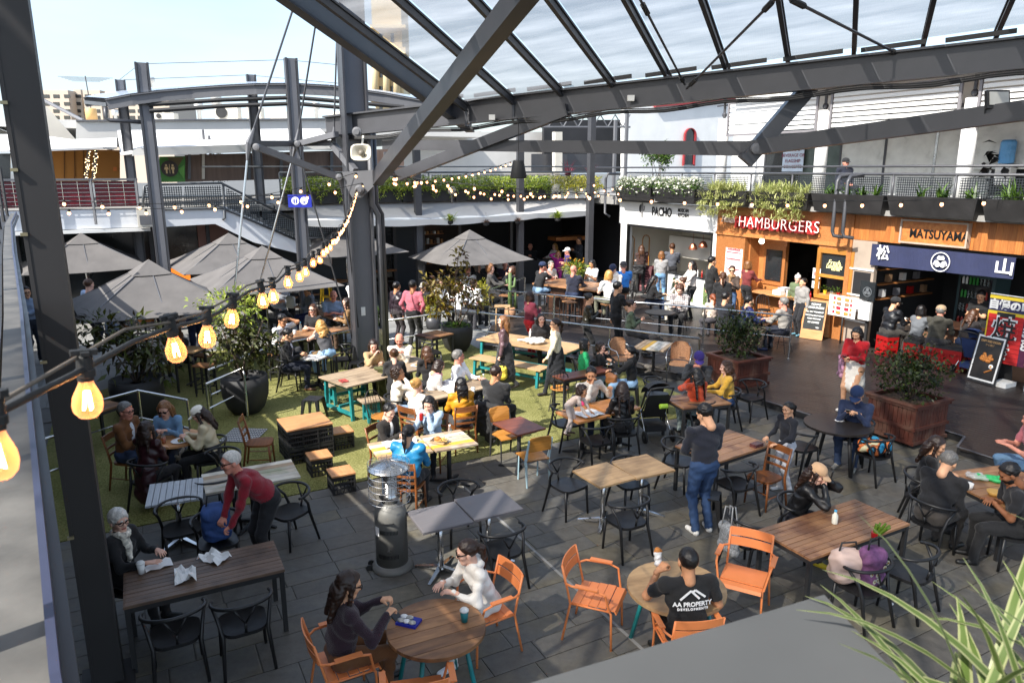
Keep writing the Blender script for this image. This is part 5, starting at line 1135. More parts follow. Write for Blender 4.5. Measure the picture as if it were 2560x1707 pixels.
railing('dark rear gallery railing behind the hedge planters',A(4.8,25.55,0),A(17.2,25.55,0),3.62,4.66,n=7,m=ST2);MB().tube([A(2.5,26.3,4.85),A(17.6,26.3,4.88)],.028,7).world('hand_rail',ST2,tag(thing('hand_rail_run','second thin handrail above the rear gallery hedge','railing',az(10,26.3,3.7))),1)
# fascia, stair and balustrades on the left of the far side
FAS=mat('fascia_white',(.66,.68,.71),.6,0,.06,1.0)
fs=thing('gallery_fascia','white concrete fascia of the upper level with soffit ledge on the left','wall',az(-3,25.5,3));bbox('fascia',-10,.75,25.5,25.6,3.02,3.58,FAS,fs);bbox('ledge',-10,.75,25.38,25.6,2.9,3.0,WHP,fs)
stw=thing('staircase','white concrete stair running down behind the umbrellas with perforated sides','stairs',az(4,25.4,0))
slabB('stringer',[(385,520),(400,522),(569,518),(741,595),(830,640),(830,668),(741,633),(634,606),(538,560),(385,569)],25.3,.14,FAS,stw);slabB('landing_wall',[(640,500),(872,492),(872,590),(760,600),(640,545)],26.6,.12,FAS,stw)
q0,q1=WB(569,515,25.35),WB(800,622,25.35)
for i in range(16):f=i/15;a_=q0[0]+(q1[0]-q0[0])*f;bbox('step',a_,a_+.3,25.45,26.55,q0[1]+(q1[1]-q0[1])*f-.17,q0[1]+(q1[1]-q0[1])*f,CONC,stw)
PERFL=perfm('perforated_light','#3a3f43',15.0,.36)
def perfquad(name,pts,b0,parent):
 q=[WB(x,y,b0)for x,y in pts];bb=MB();bb.add([az(a,b0,z)for a,z in q],[(0,1,2,3)]);me=bb.mesh(name,PERFL);uv=me.uv_layers.new(name='uv')
 for i,(a,z)in enumerate(q):uv.data[i].uv=(a+20,z)
 o=link(name,me,parent);o.location=-wloc(parent);return o
for pts in([(362,468),(455,466),(455,520),(362,522)],[(460,466),(553,464),(553,518),(460,520)],[(566,470),(650,515),(650,556),(566,520)],[(655,518),(738,556),(738,600),(655,560)],[(764,568),(856,560),(856,590),(764,592)]):perfquad('perforated_panel',pts,25.28,stw)
for pl in([(357,520),(360,466),(372,462),(553,458),(742,553)],[(360,524),(556,520),(742,600)],[(558,462),(562,545),(556,550)],[(760,556),(858,549)],[(762,596),(858,592)]):
 MB().tube([A(WB(x,y,25.25)[0],25.25,WB(x,y,25.25)[1])for x,y in pl],.04,8).world('rail',ST2,stw,1)
rb=thing('balustrade','balustrade of plum red panels between grey posts on the upper left','railing',az(-2,25.4,3.6));PLUM=mat('plum_panel',(.16,.012,.022),.25,0,.15,2)
for i in range(6):
 a1=.5-i*1.2;bbox('red_panel',a1-1.12,a1-.05,25.44,25.47,3.68,4.42,PLUM,rb);MB().bar(A(a1,25.36,3.15),A(a1,25.36,4.5),.06,.05).world('post',STL,rb)
 for j in range(6):b=MB();z=3.74+j*.12;b.bar(A(a1-1.15,25.40,z),A(a1,25.40,z),.014,.014);b.world('wire',STAIN,rb)
 for j in(.35,.75):MB().bar(A(a1-j,25.41,3.68),A(a1-j,25.41,4.42),.012).world('wire',STAIN,rb)
bbox('cap_rail',-7,.55,25.33,25.48,4.44,4.5,STL,rb)
ac=thing('air_conditioner','cream box air conditioner mounted on the white fascia by the grey pole','air conditioner',az(.7,25.3,3));bbox('casing',.42,.86,25.05,25.36,3.05,3.62,CREAM,ac);bbox('grille',.48,.8,25.03,25.05,3.12,3.4,STL,ac)
# upper left rooms
ur=thing('upper_rooms','upper level rooms with amber wall and brown blinds under white awnings','building',az(0,29,3.6))
AMB=mat('amber_wall',(.40,.17,.03),.7,0,.12,.6);slabB('amber_wall',[(80,372),(300,376),(300,452),(80,456)],29,.2,AMB,ur)
for x in(186,208,160):slabB('panel_joint',[(x,374),(x+1.5,374),(x+1.5,452),(x,452)],28.96,.03,mat('amber_dark',(.1,.04,.01),.7),ur)
slabB('side_window',[(-60,385),(26,384),(26,458),(-60,460)],28.6,.1,GLASSD,ur);slabB('orange_panel',[(283,418),(292,418),(292,428),(283,428)],28.9,.05,mat('panel_orange',(.6,.17,.03),.6),ur)
BLIND=mat('brown_blind',(.17,.115,.09),.7,0,.2,1.3,stretch=(9,9,.6));slabB('blind',[(462,388),(1010,372),(1010,440),(462,455)],28.3,.08,BLIND,ur)
for x in(470,505,620,648,700,826,860,905,960):slabB('blind_post',[(x,380),(x+7,380),(x+7,448),(x,448)],28.2,.08,CREAM if x%2 else STL,ur)
gd=thing('restroom_door','green and brown geometric door panel with a round toilets symbol','door',az(1.7,28,3.6));slabB('panel',[(398,392),(463,391),(463,455),(398,456)],28.05,.06,mat('door_green',(.06,.22,.03),.5),gd);slabB('facet',[(418,394),(460,393),(440,425)],28.0,.04,mat('door_brown',(.10,.075,.02),.5),gd);slabB('facet',[(444,425),(461,412),(461,448)],28.0,.04,mat('door_lime',(.11,.32,.05),.5),gd)
q=WB(424,422,27.97);b=MB();b.prism([(.27*cos(t),.27*sin(t))for t in LSP(0,6.283,25)[:-1]],0,.02,0,lambda x,y,z:az(q[0]+x,27.97-z,q[1]+y));PGR=mat('print_gold',(.62,.45,.22),.6,0,0)
for s in(-1,1):b.prism([(s*.1+.035*cos(t),.11+.035*sin(t))for t in LSP(0,6.283,11)[:-1]],.02,.03,1,lambda x,y,z:az(q[0]+x,27.97-z,q[1]+y));b.prism([(s*.1-.05,.06),(s*.1-.05-.02*(s<0),-.03),(s*.1-.025,-.03),(s*.1-.025,-.16),(s*.1+.025,-.16),(s*.1+.025,-.03),(s*.1+.05+.02*(s<0),-.03),(s*.1+.05,.06)],.02,.03,1,lambda x,y,z:az(q[0]+x,27.97-z,q[1]+y))
b.prism([(-.008,-.16),(.008,-.16),(.008,.15),(-.008,.15)],.02,.03,1,lambda x,y,z:az(q[0]+x,27.97-z,q[1]+y));b.world('symbol',[mat('door_black',(.03,.02,.015),.5),PGR],gd)
for nm,fr,lab in(('front_awning',[(84,336,30.2),(180,349,29),(292,345,30.2),(292,368,27.2),(258,368,26.6),(84,374,26.4),(-40,377,26.4),(-40,336,30)],'white awning roof over the amber room on the far left'),('front_awning',[(294,326,31.5),(800,322,31.5),(840,357,27.4),(480,372,27.0),(345,378,26.8),(300,385,26.9)],'long white awning roof over the brown blinds')):
 t=thing(nm,lab,'awning',az(0 if 'long' in lab else-4,27,5.4),0,'white awnings on the upper level');b=MB();vs=[]
 pts=[A(*((lambda w_:(w_[0],bq,w_[1]))(WB(x,y,bq))))for x,y,bq in fr];k=len(pts);b.add(pts+[p-Vc(0,0,.06)for p in pts],[tuple(range(k))[::-1],tuple(range(k,2*k))]+[(i,(i+1)%k,(i+1)%k+k,i+k)for i in range(k)]);b.world('roof_sheet',CANVASW,t)
slabB('valance',[(330,377),(345,370),(480,366),(840,353),(840,372),(480,386),(330,390)],26.75,.06,WH1,t)
for i in range(2):
 t=thing('fairy_light_post','dark slanted post wound with fairy lights by the amber wall, %s of the pair'%('left' if i==0 else 'right'),'post',az(-.4,27.3,3.6),0,'posts wound with fairy lights');x=215+i*18;b=MB();p0,p1=WB(x+(0 if i==0 else 0),450,27.2),WB(x+7,376,27.2);b.bar(A(p0[0],27.2,p0[1]),A(p1[0],27.2,p1[1]),.1);b.world('post',STEEL,t);b=MB()
 for j in range(34):f=rng.rand();b.sphere(A(p0[0]+(p1[0]-p0[0])*f+rng.uniform(-.07,.07),27.12,p0[1]+(p1[1]-p0[1])*f),.012,4)
 tag(b.world('fairy_bulb',emitm('fairy','#ffd9a0',4),t),kind='stuff')
 # roofs beyond
RW=mat('roof_white',(.62,.60,.56),.7,0,.08,.8);rt=thing('rear_roof','flat white roof with parapet behind the awnings','building',az(4,36,6))
slabB('parapet',[(190,305),(300,302),(300,300),(900,298),(900,330),(560,330),(190,352)],33,.3,RW,rt);bbox('roof_deck',-12,16,33.3,60,6.3,6.6,RW,rt);slabB('parapet_cap',[(190,300),(900,295),(900,299),(190,304)],32.9,.5,STL,rt)
vt=thing('vault_roof','white curved vault roof on the far left behind the dark column','roof',az(-6,32,6));n=12;b=MB();vs=[]
for f in(0,1):
 for i in range(n+1):t=i/n*1.45;w_=(-3.2-5.5*sin(t)+0,31+f*12);vs.append(az(-1.6-4.6*sin(t),31.5+f*12,5.3+2.2*(cos(1.45-t)-cos(1.45))*1.0))
b.add(vs,[(i,i+1,n+2+i,n+1+i)for i in range(n)]);b.world('vault',WHP,vt,1)
slabB('gable',[(86,252),(118,268),(150,305),(190,350),(84,345)],31.4,.2,CREAM,vt);MB().tube([P(84,238,33),P(208,302,31)],.07,6).world('ridge_rail',STL,vt)
for i,(x,y,w_,h_)in enumerate(((500,302,20,40),(545,302,24,62),(792,300,18,38),(377,226,22,28),(290,303,14,24))):
 t=thing('roof_vent',['white cowl vent left of the fan units','tall white cowl vent beside the round fan','small white cowl vent nearest the big column','white cowl vent high behind the front grey pole','short white vent behind the second grey pole'][i],'vent',P(x,y,36),0,'roof vents');s_=36/FPX;b=MB();w1,h1=w_*s_/2,h_*s_;b.lathe([(w1*.45,0),(w1*.5,h1*.55),(w1,h1*.62),(w1*1.05,h1),(w1*.9,h1*1.05)],(0,0,0),12);b.loc('cowl',mat('galvanised',(.6,.6,.58),.4,.5),t,1)
for i,(x,y,w_,h_)in enumerate(((572,300,54,32),(640,300,34,28),(700,300,40,18),(846,298,44,16),(415,299,50,14))):
 t=thing('air_conditioner',['cream fan unit with a round black grille on the rear roof','cream fan unit right of the round grille one','low cream unit between the vents on the rear roof','low cream unit nearest the big column on the rear roof','low unit on the roof left of the front grey pole'][i],'air conditioner',P(x,y,35.5),0,'units on the rear roof');s_=35.5/FPX;MB().box((0,0,h_*s_/2),(w_*s_,.5,h_*s_)).loc('casing',CREAM,t)
 if i in(0,4):b=MB();M_=Matrix.Rotation(pi/2,3,'X');b.lathe([(.01,.0),(h_*s_*.42,.01),(h_*s_*.42,.03)],(-.2*w_*s_,-.27,h_*s_/2),14,0,M_);b.loc('fan_grille',BLACK,t)
tt=thing('water_tank','ochre cylinder tank on the rear roof beside the antenna','tank',P(230,300,36));MB().lathe([(.25,0),(.25,.48),(.2,.52)],(0,0,0),14).loc('tank',mat('tank_ochre',(.62,.38,.15),.6),tt,1)
an=thing('antenna','tv aerial with long thin elements against the sky','antenna',P(232,300,36.5));b=MB();b.tube([(0,0,0),(-.1,0,2.0)],.025,5)
for i in range(5):b.tube([(-1.4+.1*i,.1*i,1.98-.04*i),(1.2-.1*i,-.1*i,1.9-.05*i)],.01,4)
b.loc('aerial',STEEL,an)
ab_=thing('apartment_building','beige apartment block with rows of small windows on the skyline','building',P(250,320,120));bd=120;s_=bd/FPX
APW=mat('apartment_beige',(.50,.42,.34),.8,0,.06,.1);APW2=mat('apartment_side',(.44,.38,.31),.8,0,.06,.1)
for x0,x1,yt,off,mm in((60,183,226,0,APW),(183,215,224,2.0,APW2),(206,262,226,0.5,APW),(262,430,229,1.2,APW)):
 b=MB();p0,p1=P(x0,yt,bd+off),P(x1,330,bd+off);b.box(((p0.x+p1.x)/2,bd+off+5,(p0.z+p1.z)/2-4),(abs(p1.x-p0.x),10,p0.z-p1.z+8));b.world('block',mm,ab_)
for x in(95,116,141,168,195,220,243,262,290,310,330,352,376,396,418):
 for j,y in enumerate((241,260,278,294)):
  off=2.0 if 183<x<206 else .5 if x<262 else 1.2
  if x<183:off=0
  p=P(x,y,bd+off);MB().box((p.x,bd+off-.02,p.z),(.95,.1,.5)).world('window',GLASSD,ab_)
cl=thing('classical_building','ornate yellow stone building with columns seen through the roof trusses','building',P(960,300,90));cdp=90;s_=cdp/FPX;YST=mat('yellow_stone',(.62,.50,.30),.8,0,.1,.3)
def cbx(name,x0,y0,x1,y1,off,dep,m):b=MB();p0,p1=P(x0,y0,cdp-off),P(x1,y1,cdp-off);b.box(((p0.x+p1.x)/2,cdp-off+dep/2,(p0.z+p1.z)/2),(p1.x-p0.x,dep,p0.z-p1.z));return b.world(name,m,cl)
cbx('wall',925,-60,1012,320,0,6,YST);cbx('cornice',925,118,1014,134,1.6,2,YST);cbx('frieze',925,134,1012,156,.8,1,YST);cbx('cornice',925,62,1014,70,1.0,1.5,YST);cbx('ledge',925,246,1013,254,1.0,1.5,YST)
for i in range(9):cbx('dentil',928+i*9,136,932+i*9,141,1.4,.6,YST)
for x in(938,966,992):b=MB();p0,p1=P(x,246,cdp-.7),P(x,160,cdp-.7);b.tube([p0,p0.lerp(p1,.85),p1],[.42,.38,.36],12);b.tube([p0.lerp(p1,.88),p1],[.4,.6],8);b.world('column',YST,cl,1)
for x in(952,980):
 for y in(84,172,216,264):cbx('window',x-4,y,x+5,y+22,.06,.1,GLASSD)
 # rear right: white building with a red arched window, truss and tree
wb=thing('white_building','white rendered building with red trim behind the rear gallery','building',az(17,34,3.6));slabB('wall',[(1560,250),(1860,232),(1860,460),(1560,460)],32,.3,WHP,wb);slabB('cornice',[(1640,262),(1860,244),(1860,250),(1640,268)],31.8,.3,mat('red_trim',(.3,.03,.035),.5),wb);slabB('dark_porch',[(1360,300),(1560,300),(1560,430),(1360,430)],34,.2,DARK,wb);slabB('grey_pillar',[(1388,330),(1406,330),(1406,430),(1388,430)],33,.3,CREAM,wb);slabB('back_wall',[(1000,330),(1400,330),(1400,440),(1000,440)],35,.2,RW,wb)
slabB('roller_door',[(1330,385),(1540,385),(1540,432),(1330,432)],33.6,.1,STEEL,wb)
aq=WB(1725,345,31.9);b=MB();fr=[(-.42,-1.5)]+[(-.42*cos(t),.1+.42*sin(t))for t in LSP(0,pi,13)]+[(.42,-1.5)]
awd=thing('arched_window','tall arched window with red surround in the white building','window',az(aq[0],31.9,aq[1]-1.5));f_=lambda x,y,z:az(aq[0]+x,31.95-z,aq[1]+y)
for i in range(len(fr)-1):(x0,y0),(x1,y1)=fr[i],fr[i+1];b.prism([(x0,y0),(x1,y1),(x1*.78,y1*.94),(x0*.78,y0*.94)],0,.12,0,f_)
b.world('surround',mat('red_trim',(.3,.03,.035),.5),awd);MB().prism([(x*.8,y*.95)for x,y in fr],0,.03,0,f_).world('pane',GLASSD,awd)
tr=thing('pipe_truss','pale grey tubular truss under the rear roof','truss',az(14,30,6.2));b=MB();N=12
def wbp(x,y,bq):a,z=WB(x,y,bq);return A(a,bq,z)
b.tube([wbp(1352,318,30),wbp(1575,318,30)],.05,6);b.tube([wbp(1352,288,30),wbp(1575,280,30)],.05,6)
for i in range(N):x0,x1=1352+i*18.6,1352+(i+1)*18.6;b.tube([wbp(x0,318 if i%2 else 287,30),wbp(x1,287 if i%2 else 318,30)],.032,5)
b.world('tubes',STL,tr)
for i,(x,y0,y1,bq)in enumerate(((1048,300,690,24.6),(1300,250,700,24.4),(1472,285,700,23.2),(1537,300,430,27),(1565,280,430,27))):
 p=wbp(x,y1-60,bq);zt=wbp(x,y0,bq).z;z0=0 if i<3 else 3.6;t=thing('steel_post',['slim dark steel post at the left of the rear awning','slim dark steel post behind the hanging speaker','slim dark steel post in front of the dark bar','thin grey gallery post under the truss end','second thin grey gallery post under the truss end'][i],'post',(p.x,p.y,z0),0,'slim steel posts');MB().box((0,0,(zt-z0)/2),(.22 if i<3 else .12,.22 if i<3 else .12,zt-z0),Matrix.Rotation(CT,3,'Z')).loc('shaft',STEEL if i<3 else STL,t)
tp=wbp(1648,418,27.5);t=thing('gallery_tree','small leafy tree in front of the white building on the rear gallery','tree',(tp.x,tp.y,3.7));rng=RS(8);stems(t,(0,0,0),[(.4*cos(i*1.1),.4*sin(i*1.1),1.35+.12*i)for i in range(6)],.022,BARK,rng,'trunk')
p_,v_=shell(rng,1500,(0,0,1.75),(.75,.75,.62),.4);p_=p_[(np.sin(p_[:,0]*7)+np.sin(p_[:,2]*8+1))>-.7];leaves('crown',p_,rng.randn(len(p_),3),.15,.45,LF_GRN,t,rng)
cn=polyc('corner_gallery_floor',[(17.3,23.6),(26,23.6),(26,36),(17.3,36)],3.42,3.62,CONC)
for i,(x,y)in enumerate(((1420,420),(1475,415))):
 p=wbp(x,y,27);t=thing('cordyline','dark red spiky cordyline on the rear gallery, %s'%('left one' if i==0 else 'right one beside the dark post'),'plant',(p.x,p.y,3.7),0,'red cordylines');straps(t,(0,0,.8),40,.7,.04,LF_RED,rng,.5);MB().lathe([(.2,0),(.25,.7),(.22,.72)],(0,0,0),10).loc('pot',CONC,t)
for i,(x,y,y2,d_,kd)in enumerate(((1125,552,530,24.8,0),(1215,556,540,24.8,1),(1295,552,540,24.8,1),(1394,545,520,24.8,0))):
 p=wbp(x,y,24.2);t=thing('hanging_plant',['strappy bromeliad hanging under the awning near the left post','small pink trailing plant hanging left of the middle post','small pink trailing plant hanging beside the middle post','big lime bromeliad hanging at the right end of the awning'][i],'hanging plant',p,0,'plants hanging under the awning');
 straps(t,(0,0,.0),55 if kd==0 else 46,.42 if kd==0 else .22,.05 if kd==0 else .03,LF_LIME if kd==0 else leafm('leaf_pink','#6a4a3c','#a88a70'),rng,.9 if kd==0 else 1.4);MB().lathe([(.03,-.14),(.11,-.1),(.12,0)],(0,0,0),9).loc('basket',BKM,t);MB().tube([(0,0,0),(0,0,3.25-p.z)],.004,4).loc('hanger',BKM,t)
 # steel canopy over the court
COLP=A(4.75,16.3)
mc=thing('main_column','large charcoal steel column with two drain pipes in the middle of the court','column',COLP);b=MB();R28=Matrix.Rotation(CT,3,'Z')
MCOL=mat('column_paint',(.15,.152,.165),.5,.1,.08,1.4)
b.box((0,0,5.6),(.46,.03,11.2),R28);b.loc('web',MCOL,mc)
for s in(-1,1):MB().box(R28@Vc(s*.25,0,5.6),(.04,.40,11.2),R28).loc('flange',STEEL,mc)
for i,(x,y,r,m_)in enumerate(((.40,-.12,.065,STL),(.53,.0,.06,STEEL))):
 b=MB();q=R28@Vc(x,y,0);q2=R28@Vc(x-.14,y-.06,0);b.tube([q,q+Vc(0,0,3.6),q+Vc(0,0,3.75),q2+Vc(0,0,4.0),q2+Vc(0,0,5.6)],r,9);b.loc('drain_pipe',m_,mc,1)
MB().box(R28@Vc(-.02,-.03,1.55),(.10,.01,.2),R28).loc('notice',PAPER,mc);MB().box(R28@Vc(.3,-.24,.95),(.08,.08,.38),R28).loc('socket_box',STAIN,mc)
gp=[(855,430),(940,425),(948,452),(905,494),(880,494),(866,468)];b=MB();q=[P(x,y,16.2)for x,y in gp];b.add(q+[p+Vc(0,.06,0)for p in q],[tuple(range(6))[::-1],tuple(range(6,12))]+[(i,(i+1)%6,(i+1)%6+6,i+6)for i in range(6)]);b.world('gusset_plate',STL,mc)
M_=Matrix.Rotation(pi/2,3,'X')
for x,y,d_ in((899,474,16.15),(893,330,15.9)):MB().lathe([(.10,0),(.10,.05),(.06,.06),(.06,.08)],P(x,y,d_),16,0,M_).world('pin',STL,mc)
RD=Vc(.4527,.9572,-.2977).normalized();k_=2560/2352
E0,E1=P(1073*k_,243*k_,15.3),P(2288*k_,74*k_,12.2);EV=E1-E0
cr=thing('court_canopy','translucent polycarbonate canopy on dark steel rafters over the front of the court','roof',E0)
def polycarb():
 m=bpy.data.materials.new('polycarbonate');m.use_nodes=True;n=m.node_tree.nodes;l=m.node_tree.links
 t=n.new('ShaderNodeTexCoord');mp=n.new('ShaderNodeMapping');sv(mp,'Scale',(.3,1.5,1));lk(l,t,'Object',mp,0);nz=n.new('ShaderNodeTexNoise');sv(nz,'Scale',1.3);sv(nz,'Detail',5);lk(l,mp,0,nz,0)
 rp=n.new('ShaderNodeValToRGB');e=rp.color_ramp.elements;e[0].position=.3;e[0].color=(.10,.105,.115,1);e[1].position=.68;e[1].color=(.46,.455,.45,1);lk(l,nz,0,rp,0)  # dirt streaks and reflected light bands, both painted into the translucent colour
 wv=n.new('ShaderNodeTexWave');sv(wv,'Scale',9);wv.bands_direction='X';lk(l,t,'Object',wv,0)
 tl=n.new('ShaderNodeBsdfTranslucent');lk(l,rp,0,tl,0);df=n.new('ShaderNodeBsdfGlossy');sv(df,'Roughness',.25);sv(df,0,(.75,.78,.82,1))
 bp=n.new('ShaderNodeBump');sv(bp,'Strength',.5);sv(bp,'Distance',.01);lk(l,wv,1,bp,'Height');lk(l,bp,0,df,'Normal')
 tr=n.new('ShaderNodeBsdfTransparent');sv(tr,0,(.84,.82,.79,1));m1=n.new('ShaderNodeMixShader');sv(m1,0,.16);lk(l,tl,0,m1,1);lk(l,df,0,m1,2);m2=n.new('ShaderNodeMixShader');sv(m2,0,.34);lk(l,m1,0,m2,1);lk(l,tr,0,m2,2);l.new(m2.outputs[0],n['Material Output'].inputs[0]);return m
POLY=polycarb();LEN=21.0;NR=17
for i in range(NR+1):
 p=E0+EV*(i/9.0);MB().ibeam(p-RD*0+Vc(0,0,-.05),p-RD*LEN+Vc(0,0,-.05),.07,.16).world('rafter',STEEL,cr)
 MB().bar(p+Vc(0,0,-.12)-RD*.05,p+Vc(0,0,-.42)-RD*.05,.05,.05,(1,0,0)).world('bracket',STEEL,cr)
 if i<NR:
  q=E0+EV*((i+1)/9.0);e=(q-p).normalized();q0,q1=p+e*.03,q-e*.03;o_=0
  xx=e;yy=-RD;zz=xx.cross(yy).normalized();yy2=zz.cross(xx);b=MB();w_=(q1-q0).length;sk=yy.dot(xx);L2=LEN*yy.dot(yy2)
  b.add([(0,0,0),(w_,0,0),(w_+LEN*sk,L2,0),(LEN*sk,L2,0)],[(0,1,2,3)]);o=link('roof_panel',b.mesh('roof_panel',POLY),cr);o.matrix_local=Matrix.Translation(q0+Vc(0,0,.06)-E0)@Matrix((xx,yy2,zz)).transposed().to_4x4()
for f in(5.5,11,16.5):MB().bar(E0-RD*f+Vc(0,0,-.16),E0+EV*(NR/9)-RD*f+Vc(0,0,-.16),.06,.1).world('purlin',STEEL,cr)
B0,B1=P(816,318,16.9),P(2560,132,11.4);bd_=B1-B0
MB().ibeam(B0,B0+bd_*1.8,.22,.46,t=.035).world('edge_beam',STEEL,cr)
V0=P(1128,268,15.5);MB().ibeam(V0+RD*.9,V0-RD*20,.2,.46,t=.035).world('verge_beam',STEEL,cr)
for i in range(15):f=.2+i*.09;MB().bar(B0+bd_*f+Vc(0,0,.30),B0+bd_*(f+.07)+Vc(0,0,.32),.04,.07).world('closure_strip',BKM,cr)
for dz,r in((-.30,.016),(-.27,.011),(-.33,.02)):MB().tube([B0+bd_*(f)+Vector((0,-.1,dz+.03*sin(f*40)))for f in LSP(.05,1.1,40)],r,5).world('cable',BKM,cr)
for x,y in((1230,294),(1577,246)):MB().box(P(x,y,14.9 if x<1400 else 13.8),(.12,.08,.1)).world('junction_box',WHP,cr)
def strut(label,p0,p1,w_,h_,name='steel_strut',m=STEEL,w1=None,h1=None,group='steel struts of the canopy'):
 t=thing(name,label,'strut',p0,0,group);MB().bar(p0,p1,w_,h_,(0,0,1),0,w1,h1).world('box_section',m,t);return t
q0,q1=P(942,448,16.3),P(1298,0,9.0);strut('thick diagonal box strut rising from the column to the canopy',q0,q0+(q1-q0)*1.3,.22,.28)
t=strut('long level chord from the column to the bolted joint',P(962,362,16.4),P(1867,372,13.2),.2,.20,h1=.25)
t2=strut('bottom chord rising from the bolted joint to the right edge',P(1860,374,13.2),P(2720,255,9.2),.2,.25)
t3=strut('short strut from the bolted joint up to the edge beam',P(1862,404,13.05),P(2034,205,13.0),.24,.26);MB().lathe([(.09,0),(.09,.06),(.05,.07)],P(1889,372,12.9),16,0,M_).world('pin',STL,t3)
for x,y in((2013,219),(2005,229)):MB().lathe([(.035,0),(.03,.03)],P(x,y,12.86),8,0,M_).world('bolt',STL,t3)
strut('dark brace from the column foot plate up to the edge beam',P(996,440,16.3),P(1420,275,14.4),.18,.22)
strut('thin bar joining the short strut to the beam top',P(2030,200,12.9),P(2072,148,12.8),.05,.05)
for i,(a_,b_)in enumerate((((1717,222,13.2),(1950,-14,9.2)),((1955,-12,9.2),(2258,142,12.4)),((1598,-5,10),(1712,212,13.3)))):
 t=thing('tie_rod',['tie rod climbing right under the canopy sheets','tie rod falling right under the canopy sheets','tie rod along a rafter left of the crossing rods'][i],'rod',P(*a_),0,'canopy tie rods');MB().tube([P(*a_),P(*b_)],.02,6).world('rod',STEEL,t);b=MB();p,q=P(*a_),P(*b_);b.tube([p.lerp(q,.06),p.lerp(q,.14)],.04,6);b.tube([p.lerp(q,.88),p.lerp(q,.94)],.04,6);b.world('turnbuckle',BKM,t)
 # outrigger and its rods, left of the column
N1,N2,N3,N4=P(622,360,15.2),P(741,359,17.4),P(834,358,16.8),P(852,446,16.3)
og=thing('outrigger','hinged steel outrigger frame with pins on the left of the main column','strut',N4)
for a_,b_,w_,m_ in((N1,N2,.13,STEEL),(N2,N3,.12,STEEL),(N1+Vc(.12,0,-.05),N4,.13,STL),(P(746,360,17.2),P(842,336,16.5),.12,STL),(P(832,362,16.8),P(888,428,16.3),.13,STL)):MB().bar(a_,b_,w_,w_).world('arm',m_,og)
for x,y,d_ in((643,368,15.1),(745,360,17.1),(849,443,16.2)):MB().lathe([(.07,0),(.07,.08),(.03,.09)],P(x,y,d_),12,0,M_).world('pin',STL,og)
MT=COLP+Vc(0,0,10.9)
for i,(a_,b_,r,m_)in enumerate(((N1,MT,.022,STEEL),(N2,MT,.022,STEEL),(N3,MT,.02,STEEL),(N1,P(572,880,14.6),.022,STAIN),(N2,P(612,850,17.6),.022,STAIN),(N2,COLP+Vc(-.3,0,.9),.018,BKM),(N4,COLP+Vc(-.1,-.2,1.2),.016,BKM))):
 t=thing('tie_rod',['stay rod from the outer outrigger pin to the mast top','stay rod from the middle outrigger pin to the mast top','stay rod from the inner outrigger pin to the mast top','bright ground rod from the outer outrigger pin into the tree pot','bright ground rod from the middle outrigger pin past the pot','dark cable from the middle pin down to the column foot','dark cable from the gusset plate down the column'][i],'rod',a_,0,'outrigger rods');MB().tube([a_,b_],r,6).world('rod',m_,t);MB().tube([a_,a_+(b_-a_).normalized()*.35],[.07,.02],6).world('fork_end',STL,t)
 # horn, speaker, floodlight
hn=thing('horn_speaker','cream horn loudspeaker under the beam on the main column','loudspeaker',P(903,382,15.8));M2=Matrix.Rotation(pi/2+.15,3,'X')@Matrix.Rotation(0,3,'Y');b=MB()
HORN=mat('horn_cream',(.60,.56,.46),.45,0,.06,4);pr=[(.05,-.22),(.08,-.16),(.15,-.04),(.22,.03)]
vs=[];n=20
for r,z in pr+[(.19,.02),(.06,-.12)]:
 for j in range(n):t_=2*pi*j/n;cx,sx_=cos(t_),sin(t_);f=(abs(cx)**4+abs(sx_)**4)**-.25;vs.append(Matrix.Rotation(pi/2-.2,3,'X')@Vc(cx*r*f,sx_*r*f*.8,z))
b.add(vs,[(i*n+j,i*n+(j+1)%n,(i+1)*n+(j+1)%n,(i+1)*n+j)for i in range(5)for j in range(n)]);b.loc('horn',HORN,hn,1);MB().sphere((0,.02,-.01),.07,10).loc('driver',mat('horn_dark',(.15,.13,.1),.5),hn,1);MB().bar((0,.1,.1),(0,.3,.35),.04).loc('bracket',HORN,hn)
sp_=P(1296,424,14.6);hs_p=thing('hanging_speaker','black tapered speaker hung on a cable from the edge beam','loudspeaker',sp_);MB().lathe([(.155,-.17),(.165,-.15),(.11,.15),(.10,.17)],(0,0,0),16).loc('cabinet',BKM,hs_p,1);MB().tube([(0,0,.17),(0,0,.95)],.008,5).loc('cable',BKM,hs_p)
fl=thing('floodlight','black led floodlight clamped to the rising chord at the right edge','floodlight',P(2490,270,10.0));MB().box((0,0,.1),(.30,.06,.24),Matrix.Rotation(-.25,3,'X')).loc('housing',BKM,fl);MB().box((0,-.037,.115),(.25,.012,.17),Matrix.Rotation(-.25,3,'X')).loc('lens',mat('flood_lens',(.45,.45,.42),.2),fl);MB().box((0,.05,-.04),(.26,.08,.06)).loc('bracket',BKM,fl)
